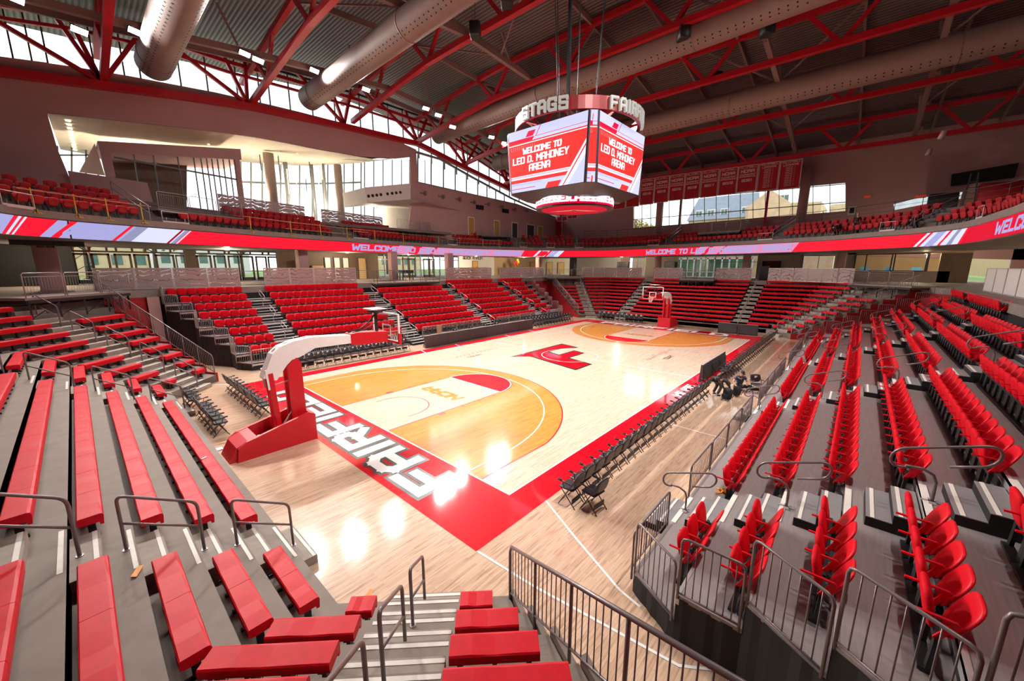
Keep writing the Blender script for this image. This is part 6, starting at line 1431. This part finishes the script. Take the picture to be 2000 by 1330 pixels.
# ducts
for i, (ex, ey, ez, fx, fy, fz, r_, nm) in enumerate(((-15.3, 24.6, 19.4, -15.6, -30, 19.6, 1.0, 'first, nearest the camera'), (-4.6, 25.6, 20.6, -4.3, -30, 21.6, .95, 'second from the camera'), (9.9, 25.8, 20.9, 8.9, -30, 21.4, .92, 'third, behind the scoreboard'), (20.0, 25.8, 19.7, 19.6, -30, 19.9, .95, 'fourth, farthest'))):
    t = thing('air_duct', 'round grey-brown fabric air duct across the roof, %s' % nm, 'duct', (ex, ey, ez), 0, 'round air ducts'); d = Vector((fx-ex, fy-ey, fz-ez)); L = d.length; g = G()
    dn = d.normalized(); n = 14
    pts = [dn*(-.05)]+[dn*(L*k/n) for k in range(n+1)]; rr = [r_*.86]+[r_]*(n+1); g.tube(pts, rr, 28); g.build('duct_body', [M_duct], t)
    g = G()
    for k in (.03, .28, .52, .76): g.tube([dn*(L*k-.04), dn*(L*k+.04)], r_+.02, 28)
    g.build('seam_bands', [M_gsteel], t)
    sd = dn.cross(Vector((0, 0, 1))).normalized(); g = G(); up = Vector((0, 0, 1))
    for row, an in enumerate((-60, -45, 225, 240)):
        nr = sd*cos(radians(an))+up*sin(radians(an)); tv = dn.cross(nr)
        for k in range(int(L/.45)):
            c = dn*(.6+.45*k)+nr*(r_+.006); g.face([c+dn*.045+tv*.045, c-dn*.045+tv*.045, c-dn*.045-tv*.045, c+dn*.045-tv*.045])
    g.build('nozzle_holes', [M_void], t)
# ---- floodlights on the beams
M_lamp = mat('flood_lamp', (1, .97, .92), .3, emit=28, var=0)
def flood(p, aim, lab, w=.75, power=FLOOD_W, on_=True):
    p = Vector(p); d = (Vector(aim)-p).normalized(); q = d.to_track_quat('-Z', 'Y'); t = thing('floodlight', lab, 'floodlight', p, 0, 'sports floodlights'); t.rotation_euler = q.to_euler()
    g = G(); g.cbox((0, 0, .05), (w/2, .19, .05), bev=.02)
    for k in range(6): g.box((-w/2+.06+k*(w-.12)/6, -.16, .10), (-w/2+.09+k*(w-.12)/6, .16, .16))
    g.build('housing', [M_dark], t); g = G(); g.box((-w/2+.03, -.15, -.006), (w/2-.03, .15, 0)); g.build('lens', [M_lamp], t)
    g = G(); g.bar((0, 0, .1), (0, 0, .55), .05, .05); g.build('yoke', [M_dark], t)
    if on_: area('flood_beam', tuple(p+d*.03), tuple(p+d), w-.06, .30, power, spread=1.8)
ORDL = [(28, -3), (155, 60), (265, 62), (478, 105), (505, 118), (614, 138), (640, 152), (668, 160), (715, 175), (832, 212), (856, 225), (884, 248), (960, 268), (985, 280)]
for i, (px, py) in enumerate(ORDL):
    p = AT(px, py, y=20.6); flood(p, (p.x*.55, -2, 0), 'bright floodlight on the left lighting beam, %s from the left' % ordn(i+1))
for i, (px, py) in enumerate(((1803, 96), (1797, 108), (1778, 180), (1760, 236), (1752, 246))):
    p = AT(px, py, y=-15.3); flood(p, (p.x*.6, 3, 0), 'slim floodlight on the right lighting beam, %s from the top' % ORD[i+1])
for i, x in enumerate((-14, -11, -4, -1, 5)): flood((x, -15.4, tz(x, -15.4)-.1), (x*.6, 3, 0), 'floodlight on the right lighting beam out of view, %s' % ORD[i+1])
for i, (px, py) in enumerate(((1865, 60), (1838, 133), (1818, 193), (1803, 245), (1845, 255), (1818, 290))): p = AT(px, py, y=-16.3); t = thing('spot_can', 'small grey can spotlight clamped beside the right lighting beam, %s from the top' % ORD[i+1], 'spotlight', p, 0, 'can spotlights'); g = G(); g.tube([(0, 0, 0), (.1, .1, -.45)], [.12, .17], 12); g.build('can', [M_gsteel], t)
for i, (px, py) in enumerate(((928, 46), (1336, 52), (1400, 143), (990, -20), (1500, 42))):
    p = AT(px, py, z=21.5); t = thing('roof_loudspeaker', 'black loudspeaker hung among the roof trusses, %s' % ['above the court centre left', 'on the long duct', 'by the middle truss', 'near the top edge', 'beside the right lighting beam'][i], 'speaker', p, .7); g = G(); g.cbox((0, 0, -.4), (.42, .35, .42), bev=.06); g.build('cabinet', [M_dark], t); g = G(); g.tube([(0, 0, 0), (0, 0, 1.4)], .02, 4); g.build('cable', [M_dark], t)
# ================================================================== centre-hung scoreboard and banners
sb = thing('scoreboard', 'four-sided centre-hung video scoreboard with round lettered top ring and lower LED ring', 'scoreboard', (0, 0, 9.1))
ox = Vector((0, 0, 9.1))
S_RED, S_LAV, S_WHT, S_CR = lm('screen_red', (1, .035, .03), .95), lm('screen_lavender', (.60, .62, .92), 1.0), lm('screen_white', (.92, .93, 1.0), 1.05), lm('screen_crimson', (.82, .0, .05), .9)
S_BL = lm('screen_blue', (.30, .42, .70), .9)
SM = [S_RED, S_LAV, S_WHT, S_CR, S_BL]
ht, hb, zt_, zb_ = 2.72, 2.52, 13.32-9.1, 9.98-9.1; AT_, AB_ = 3.05, 2.95
g = G()
def rim(h, a, z): return [(-a, h, z), (-a, -h, z), (-h, -a, z), (h, -a, z), (a, -h, z), (a, h, z), (h, a, z), (-h, a, z)]
g.loft([rim(hb-.0, AB_-.03, zb_), rim(ht, AT_-.03, zt_)], 0); g.loft([rim(1.9, 2.1, zb_-.42), rim(hb, AB_-.03, zb_)], 0); g.build('cabinet', [mat('scoreboard_black', (.018, .006, .010), .4, var=.1)], sb)
def screen(A, B, C, D, wpx=5.2, chamfer=False):
    """A top-left, B top-right, C bottom-right, D bottom-left as seen; content in unit square"""
    A, B, C, D = map(Vector, (A, B, C, D)); nrm = (B-A).cross(D-A).normalized()*-1
    g = G(); asp = (B-A).length/(A-D).length
    def P(u, v, lay): return (D.lerp(C, u)).lerp(A.lerp(B, u), v)+nrm_*(.012+.003*lay)
    ctr = (A+B+C+D)/4; nrm_ = nrm if nrm.dot(Vector((ctr.x, ctr.y, 0))) > 0 else -nrm
    def q(pts, mi, lay):
        f = [P(u, v, lay) for u, v in pts]
        g.face(f, mi)
    q([(0, 0), (1, 0), (1, 1), (0, 1)], 1, 0)
    q([(0, .24), (1, .24), (1, .80), (0, .80)], 0, 1); q([(0, .80), (.33, .80), (.36, .855), (0, .855)], 3, 1)
    for a, b, m, l in ((.765, .78, 2, 2), (.205, .222, 2, 2), (.245, .26, 2, 2)): q([(0, a), (1, a), (1, b), (0, b)], m, l)
    q([(0, .15), (1, .15), (1, .205), (0, .205)], 0, 2); q([(0, .12), (.45, .12), (.45, .127), (0, .127)], 4, 2); q([(0, .05), (.36, .05), (.36, .06), (0, .06)], 3, 2)
    q([(.24, .865), (.34, .865), (.38, .95), (.28, .95)], 3, 2); q([(.37, .845), (1, .845), (1, .852), (.37, .852)], 3, 2); q([(.37, .845), (.38, .845), (.45, 1), (.44, 1)], 3, 2)
    q([(.50, .0), (.68, .0), (.72, .09), (.54, .09)], 0, 3)
    if not chamfer:
        q([(.70, 0), (1, 0), (1, .62)], 2, 4); q([(.735, 0), (.75, 0), (1, .52), (1, .56)], 3, 5); q([(.80, 0), (1, .40), (1, 0)], 1, 5)
    for k in range(12):
        for j in range(3): u = .03+k*.03; v = .73-.02*j; q([(u, v), (u+.006, v), (u+.006, v+.006), (u, v+.006)], 2, 3)
    if not chamfer:
        for txt, h_, v0, cx in (('WELCOME TO', .10, .60, .45), ('LEO D. MAHONEY', .115, .455, .42), ('ARENA', .115, .315, .42)):
            wr, gp_ = .60/asp*1., .22/asp; tw = text_w(txt, h_, wr, gp_)
            for i, qq in enumerate(text_quads(txt, h_, .020, wr, gp_, .05)): q([(cx-tw/2+a, v0+b) for a, b in qq], 2, 4+i*.03)
    g.build('video_screen', SM, sb)
zt2, zb2 = zt_-.03, zb_+.02; e = .07
def Cn(sx, sy): pass
# near (-x), right (-y), far (+x), left (+y)
screen((-AT_, ht-e, zt2), (-AT_, -ht+e, zt2), (-AB_, -hb+e, zb2), (-AB_, hb-e, zb2))
screen((-ht+e, -AT_, zt2), (ht-e, -AT_, zt2), (hb-e, -AB_, zb2), (-hb+e, -AB_, zb2))
screen((AT_, -ht+e, zt2), (AT_, ht-e, zt2), (AB_, hb-e, zb2), (AB_, -hb+e, zb2))
screen((ht-e, AT_, zt2), (-ht+e, AT_, zt2), (-hb+e, AB_, zb2), (hb-e, AB_, zb2))
for sx, sy in ((-1, -1), (1, -1), (1, 1), (-1, 1)):
    a = Vector((sx*AT_, sy*ht, 0)); b = Vector((sx*ht, sy*AT_, 0))
    if sx*sy < 0: a, b = b, a
    c = Vector((sx*AB_, sy*hb, 0)); d = Vector((sx*hb, sy*AB_, 0))
    if sx*sy < 0: c, d = d, c
    A, B = a.lerp(b, .15)+Vector((0, 0, zt2)), a.lerp(b, .85)+Vector((0, 0, zt2)); C, D = c.lerp(d, .85)+Vector((0, 0, zb2)), c.lerp(d, .15)+Vector((0, 0, zb2))
    screen(A, B, C, D, chamfer=True)
# lower ring
def ringband(r0, r1, z0, z1, n=64, mi=0, g=None):
    g = g or G(); g.loft([[(r*cos(2*pi*k/n), r*sin(2*pi*k/n), z) for r, z in ((r0, z0), (r0, z1), (r1, z1), (r1, z0))] for k in range(n)]+[[(r0, 0, z0), (r0, 0, z1), (r1, 0, z1), (r1, 0, z0)]], mi, cap=False, smooth=False); return g
ringband(2.30, 2.0, .02, .80).build('lower_ring_housing', [mat('scoreboard_black', (.018, .006, .010), .4)], sb)
g = G(); n = 96
for k in range(n):
    a0, a1 = 2*pi*k/n, 2*pi*(k+1)/n; r = 2.32; g.face([(r*cos(a0), r*sin(a0), .10), (r*cos(a1), r*sin(a1), .10), (r*cos(a1), r*sin(a1), .74), (r*cos(a0), r*sin(a0), .74)], 3)
def ring_text(txt, a_start, r, z0, h, th, wr, gp, mi, g, a_span=None, fr=None):
    tw = text_w(txt, h, wr, gp)
    for i, q in enumerate(text_quads(txt, h, th, wr, gp, .12)):
        f = []
        for a, b in q: th_ = a_start+a/r; f.append(((r+.0015*(i % 9))*cos(th_), (r+.0015*(i % 9))*sin(th_), z0+b))
        g.face(f, mi)
    return tw/r
for k in range(3): ring_text('WELCOME TO LEO D. MAHONEY ARENA', radians(131)+2*pi*k/3, 2.345, .20, .40, .105, .66, .20, 2, g)
g.build('lower_ring_face', SM, sb)
g = G(); g.prism([(1.98*cos(2*pi*k/48), 1.98*sin(2*pi*k/48)) for k in range(48)], .02, .06, 0); g.build('underside_panel', [lm('screen_crimson2', (.70, .0, .03), .7)], sb)
g = G(); base = [(-1.5, .35), (-.9, .12), (-.3, -.1), (0, -.28), (.3, -.1), (.9, .12), (1.5, .35)]
ca, sa = cos(radians(-56)), sin(radians(-56))
g.face([(x*ca-y*sa, x*sa+y*ca, .012) for x, y in base+[(.8, .34), (.25, .12), (0, .02), (-.25, .12), (-.8, .34)]][::-1], 0); g.build('antler_mark', [mat('cream_print', (.80, .62, .38), .5, emit=.5, var=0)], sb)
g = G(); g.cbox((0, 0, .0), (.10, .10, .05), bev=.02); g.build('centre_cap', [M_rsteel], sb)
# top ring with raised letters
ringband(3.62, 3.45, 4.42, 5.05).build('upper_ring', [mat('top_ring_red', (.22, .01, .012), .35, .2, coat=.4)], sb)
g = G()
for z in (4.45, 5.0): g.tube([(3.55*cos(2*pi*k/48), 3.55*sin(2*pi*k/48), z) for k in range(48)], .05, 6, closed=True)
for k in range(8): a = pi/8+k*pi/4; g.bar((3.5*cos(a), 3.5*sin(a), 4.5), (1.2*cos(a), 1.2*sin(a), 4.3), .08, .08); g.bar((2.6*cos(a), 2.6*sin(a), 4.2), (3.4*cos(a), 3.4*sin(a), 4.5), .06, .06)
g.build('ring_frame', [M_rsteel], sb)
M_ltr = mat('channel_letter', (.88, .86, .78), .4, emit=.35, var=0)
def solid_text(txt, a0, r, z0, h, th, wr, gp, nm):
    x = 0.
    for ch in txt:
        w = WID.get(ch, 1)*wr*h; g = G()
        for q in text_quads(ch, h, th, wr, gp, 0):
            for_ = []
            R_ = []
            for rr in (r, r+.14): R_.append([(rr*cos(a0+(x+a)/r), rr*sin(a0+(x+a)/r), z0+b) for a, b in q])
            g.loft(R_, 0)
        if ch != ' ': g.build('letter', [M_ltr], sb)
        x += w+gp*h
solid_text('STAGS', radians(163), 3.66, 4.42, .62, .11, .60, .34, 'l'); solid_text('FAIRFIELD', radians(240), 3.66, 4.42, .62, .11, .56, .32, 'r')
for sx, sy in ((-.9, .6), (.9, .6), (-.9, -.6), (.9, -.6), (0, 1.1), (0, -1.1)):
    g = G(); g.tube([(sx, sy, 4.2), (sx*1.5, sy*1.5, 13.0)], .025, 5); g.build('hoist_cable', [M_dark], sb)
g = G(); g.bar((-.5, .3, 4.2), (-.55, .3, 13), .16, .16); g.build('power_cable_bundle', [M_dark], sb)
g = G(); g.box((-2.4, -2.4, zt_), (2.4, 2.4, zt_+.12)); g.build('top_plate', [M_dark], sb)
# ---- banners under the far truss
M_ban = mat('banner_red', (.42, .004, .012), .75, var=.06, scale=2); M_bant = mat('banner_print', (.66, .50, .48), .7, var=.03); M_bane = mat('banner_edge', (.55, .40, .40), .6, var=.05)
XB = 33.0
def banner(px0, px1, pyt0, pyt1, pyb0, pyb1, lines, lab, x=XB):
    a = AT(px0, pyt0, x=x); b = AT(px1, pyt1, x=x); c = AT(px1, pyb1, x=x); d = AT(px0, pyb0, x=x); zt__ = (a.z+b.z)/2; zb__ = (c.z+d.z)/2; y0, y1 = (a.y+d.y)/2, (b.y+c.y)/2; w = abs(y0-y1); hh = zt__-zb__
    t = thing('banner', lab, 'banner', (x, (y0+y1)/2, zb__), 0, 'championship banners'); g = G(); n = 8; rows = []
    for i in range(n+1): yy = w/2-w*i/n; o = .03*sin(i*1.7); rows.append([(o-.01, yy, .03), (o-.01, yy, hh), (o+.01, yy, hh), (o+.01, yy, .03)])
    g.loft(rows, 0, smooth=False); g.build('cloth', [M_ban], t)
    g = G()
    for p_, q_ in (((0, w/2, 0), (0, -w/2, 0)), ((0, w/2, hh), (0, -w/2, hh)), ((0, w/2, 0), (0, w/2, hh)), ((0, -w/2, 0), (0, -w/2, hh))): g.bar(p_, q_, .09, .09)
    g.build('border', [M_bane], t)
    g = G()
    for txt, h_, v, th_ in lines:
        tw = text_w(txt, h_, .7, .3)
        k = min(1., w*.86/tw) if tw else 1
        for i, q in enumerate(text_quads(txt, h_, th_, .7, .3)): g.face([(-.055-.001*(i % 7), (tw/2-a_)*k, hh*v+b_) for a_, b_ in q][::-1])
    g.build('print', [M_bant], t)
yrs = [('2021', 1406, 1443, 331, 327, 382, 378), ('2019', 1370, 1404, 335, 331, 387, 383), ('2017', 1337, 1368, 339, 336, 390, 387), ('2016', 1308, 1335, 343, 340, 393, 390), ('2015', 1280, 1306, 347, 344, 397, 394), ('2013', 1252, 1278, 351, 348, 401, 398), ('2012', 1228, 1250, 354, 352, 404, 402), ('2001', 1202, 1225, 358, 355, 407, 405), ('2000', 1176, 1199, 361, 358, 410, 407), ('1998', 1148, 1173, 364, 361, 414, 411)]
yrs = [('2021', 1441, 1478, 326, 322, 376, 371), ('2019', 1405, 1439, 331, 327, 382, 377), ('2017', 1370, 1402, 335, 331, 386, 382), ('2016', 1338, 1367, 339, 336, 389, 386), ('2015', 1308, 1336, 343, 340, 392, 389), ('2013', 1279, 1306, 347, 344, 397, 393), ('2012', 1251, 1277, 352, 348, 401, 397), ('2001', 1224, 1249, 357, 353, 405, 402), ('2000', 1199, 1222, 361, 358, 410, 406), ('1998', 1176, 1197, 364, 361, 414, 411), ('1997', 1152, 1174, 367, 364, 418, 415)]
for yr, a, b, t0, t1, b0, b1 in yrs:
    banner(a, b, t0, t1, b0, b1, [('VOLLEYBALL', .20, .90, .035), ('NCAA', .36, .73, .09), ('TOURNAMENT', .17, .63, .035), ('APPEARANCE', .17, .55, .035), (yr, .30, .38, .08)], 'red volleyball tournament banner with white print dated %s' % yr)
for a, b, t0, t1, b0, b1, ttl, nm in ((1481, 1520, 321, 316, 374, 368, 'WINS', 'left'), (1522, 1564, 317, 311, 371, 365, 'PLAYERS', 'right')):
    L = [('VOLLEYBALL', .20, .92, .04), ('LEADERS', .20, .82, .04)]+[('AAREON BEL  11', .07, .76-.06*k, .022) for k in range(12)]
    banner(a, b, t0, t1, b0, b1, L, 'red banner of small printed name columns, the %s one of the pair' % nm)
for i, px in enumerate((1098, 1118, 1140, 1160)): banner(px-9, px+9, 424-i*3, 423-i*3, 432-i*5, 431-i*5, [('N', .2, .3, .05)], 'small low banner seen under the scoreboard, %s from the left' % ORD[i+1])
t = thing('flag_pole', 'thin pole with a small stand in the corner block of the balcony', 'flag pole', AT(1097, 460, x=30)); g = G(); g.tube([(0, 0, 0), (0, 0, 3.0)], .03, 6); g.build('pole', [M_alu], t); g = G(); g.cyl((0, 0), .3, 0, .06, 12); g.build('base', [M_timb], t)
# ================================================================== outside seen through the glazing
M_grass = mat('lawn', (.16, .26, .05), .9, var=.25, scale=.8); M_pave = mat('pavement', (.42, .40, .38), .85, var=.1, scale=.6); M_stone = mat('tan_stone', (.58, .43, .27), .8, var=.12, scale=1.2); M_slate = mat('slate_roof', (.20, .22, .26), .7, var=.12, scale=1.5); M_leaf = mat('autumn_leaf', (.34, .24, .06), .85, var=.45, scale=2.5); M_leafg = mat('green_leaf', (.10, .17, .04), .85, var=.4, scale=2.5); M_bark = mat('bark', (.10, .075, .055), .9, var=.2); M_darkwin = mat('outside_window', (.10, .17, .16), .2, var=.2, scale=1)
g = G(); g.box((-120, 48, 3.6), (160, 190, 3.9)); g.box((41, -120, 3.6), (190, 48, 3.9)); struct(g.build('floor_outside', [M_grass]))
g = G(); g.box((-120, 48.2, 3.9), (60, 60, 3.95)); g.box((42, -60, 3.9), (54, 48, 3.95)); struct(g.build('floor_path', [M_pave]))
# neighbouring halls beyond the far windows
def house(lab, x, y0, y1, z1, zr, gables, mw=M_stone, dorm=(), depth=14, win=True, wz=(6, 10)):
    t = thing('stone_building', lab, 'building', (x, (y0+y1)/2, 3.9)); c = (y0+y1)/2; w = abs(y1-y0)/2; g = G(); g.box((0, -w, 0), (depth, w, z1-3.9)); g.build('wall', [mw], t)
    if zr: g = G(); g.loft([[(-.5, -w-.3, z1-3.9), (depth*.5, -w-.3, zr-3.9), (depth+.5, -w-.3, z1-3.9)], [(-.5, w+.3, z1-3.9), (depth*.5, w+.3, zr-3.9), (depth+.5, w+.3, z1-3.9)]]); g.build('roof', [M_slate], t)
    for gy, gw, gz in gables: g = G(); g.loft([[(-1.2, gy-c-gw, 0), (-1.2, gy-c+gw, 0), (-1.2, gy-c+gw, z1-3.9), (-1.2, gy-c, gz-3.9), (-1.2, gy-c-gw, z1-3.9)], [(2, gy-c-gw, 0), (2, gy-c+gw, 0), (2, gy-c+gw, z1-3.9), (2, gy-c, gz-3.9), (2, gy-c-gw, z1-3.9)]]); g.build('gable', [mw], t)
    for dy in dorm: g = G(); g.box((.8, dy-c-.8, z1-3.9+.6), (3.4, dy-c+.8, z1-3.9+2.4)); g.build('dormer', [M_white2], t); g = G(); g.box((.75, dy-c-.6, z1-3.9+.8), (.8, dy-c-.08, z1-3.9+2.1)); g.box((.75, dy-c+.08, z1-3.9+.8), (.8, dy-c+.6, z1-3.9+2.1)); g.build('dormer_window', [M_darkwin], t)
    if win:
        k = 0; yy = -w+2
        while yy < w-1.5:
            g = G()
            for z_ in wz: g.box((-.04, yy, z_-3.9), (.02, yy+1.4, z_-3.9+2.0)); g.box((-.05, yy+.65, z_-3.9), (.0, yy+.75, z_-3.9+2.0), 1)
            g.build('window', [M_darkwin, M_white2], t); yy += 3.4; k += 1
    return t
def fy(px, x): return AT(px, 430, x=x).y
house('tan stone building with long slate roof and white dormers beyond the far windows', 78, fy(1345, 78), fy(1460, 78), AT(1400, 428, x=78).z, AT(1400, 393, x=82).z+1.5, [], dorm=(fy(1362, 78), fy(1385, 78), fy(1411, 78), fy(1452, 78)), wz=(7, 12))
house('tall tan stone gabled building right of the slate roof, beyond the far windows', 70, fy(1455, 70), fy(1560, 70), AT(1500, 400, x=70).z, None, [(fy(1500, 70), abs(fy(1462, 70)-fy(1540, 70))/2, AT(1500, 372, x=70).z)], wz=(7, 12, 17))
house('tan stone building with dark roof at the right end of the far windows', 74, fy(1572, 74), fy(1600, 74), AT(1580, 395, x=74).z, None, [], wz=(7, 12, 17)); house('low tan building at the far right of the window strip', 90, fy(1618, 90), fy(1700, 90), AT(1640, 398, x=90).z, None, [], wz=(8,), win=False)
house('tan stone lower hall with tall green windows seen under the balcony', 52, fy(1240, 52), fy(1640, 52), 9.2, None, [], wz=())
t = thing('curtain_wall', 'tall white framed green windows of the hall opposite the far concourse', 'window wall', (51.9, (fy(1325, 52)+fy(1480, 52))/2, 3.9)); g = G(); w = abs(fy(1325, 52)-fy(1480, 52))/2; g.box((-.05, -w, 0), (0, w, 3.2)); g.build('glass', [mat('green_glass', (.08, .17, .09), .15, var=.5, scale=.5)], t); g = G()
for k in range(12): yy = -w+2*w*k/11; g.box((-.15, yy-.12, 0), (0, yy+.12, 3.3))
g.box((-.15, -w, 3.1), (0, w, 3.3)); g.box((-.15, -w, .9), (0, w, 1.0)); g.build('frames', [M_white2], t)
# trees
def tree(x, y, z, h, r, m, lab, seed):
    rn = random.Random(seed); t = thing('tree', lab, 'tree', (x, y, z)); g = G(); g.tube([(0, 0, 0), (.1, .1, h*.4), (.0, 0, h*.75)], [.28, .2, .08], 7)
    for k in range(7): a = rn.uniform(0, 6.28); zz = h*rn.uniform(.35, .7); g.tube([(0, 0, zz), (r*.5*cos(a), r*.5*sin(a), zz+h*.14), (r*.85*cos(a), r*.85*sin(a), zz+h*.2)], [.09, .06, .02], 5)
    g.build('trunk', [m if False else M_bark], t); g = G()
    for k in range(520):
        a = rn.uniform(0, 6.28); e = rn.uniform(-.7, 1.4); q = rn.random()**.4; c = Vector((r*q*cos(a)*cos(e), r*q*sin(a)*cos(e), h*.68+r*.85*q*sin(e))); u = Vector((rn.uniform(-1, 1), rn.uniform(-1, 1), rn.uniform(-1, 1))).normalized(); v = u.orthogonal().normalized(); s = rn.uniform(.18, .42); g.face([c+u*s, c+v*s*.7, c-u*s, c-v*s*.7])
    g.build('foliage', [m], t)
ti = 0
for px, X, h, r, m, nm in ((1243, 60, 9.5, 3, M_leaf, 'yellowing tree at the left end of the far windows'), (1258, 66, 9, 3, M_leaf, 'second yellowing tree beyond the far windows'), (1276, 72, 9, 3.5, M_leafg, 'greenish tree beyond the far windows'), (1322, 75, 8.5, 3, M_leaf, 'autumn tree left of the slate roofed building')):
    ti += 1; tree(X, fy(px, X), 3.9, h+4, r, m, nm, ti)
for px, Y, h, r, m, nm in ((165, 62, 9, 3, M_leaf, 'bare autumn tree outside the left entrance doors'), (300, 70, 9, 3.5, M_leaf, 'autumn tree outside the entrance doors, middle'), (470, 66, 9, 3, M_leafg, 'green tree outside the right entrance doors'), (755, 70, 11, 4, M_leafg, 'green tree outside the grey glass doors, left'), (845, 75, 11, 4, M_leafg, 'green tree outside the grey glass doors, right'), (985, 80, 15, 4, M_leaf, 'autumn tree seen low in the lower clerestory'), (770, 90, 16, 5, M_leaf, 'autumn tree beyond the lobby windows')):
    ti += 1; p = AT(px, 500, y=Y); tree(p.x, Y, 3.9, h, r, m, nm, ti)
for i, (px, Y, w, h, m, nm) in enumerate(((200, 84, 12, 5, M_stone, 'long pale stone wall outside the entrance doors'), (400, 90, 16, 6, M_white2, 'white building outside the entrance doors'), (760, 110, 26, 6, M_stone, 'distant tan building behind the grey glass doors'))):
    p = AT(px, 500, y=Y); t = thing('outside_building', nm, 'building', (p.x, Y, 3.9)); g = G(); g.box((-w/2, 0, 0), (w/2, 8, h)); g.build('wall', [m], t)
    for k in range(int(w/3)): g = G(); g.box((-w/2+1+3*k, -.05, h*.4), (-w/2+2.4+3*k, 0, h*.75)); g.build('window', [M_darkwin], t)
t = thing('scaffold_lift', 'red scaffold mast outside the left entrance doors', 'scaffold', (AT(160, 500, y=48).x, 48.5, 3.9)); g = G()
for a in (-.9, .9): g.bar((a, 0, 0), (a*.3, 0, 6), .12, .12)
for k in range(5): g.bar((-.9+.1*k, 0, 1.2*k), (.9-.12*k, 0, 1.2*k+1.1), .07, .07)
g.build('frame', [mat('scaffold_red', (.55, .10, .06), .5)], t)
person('person in a teal jacket outside the left entrance doors', (AT(170, 500, y=44).x, 44.0, 4.35), 3.3, STAND, mat('teal_cloth', (.08, .32, .32), .8), M_blk, hair=(.02, .02, .02), longs=True)
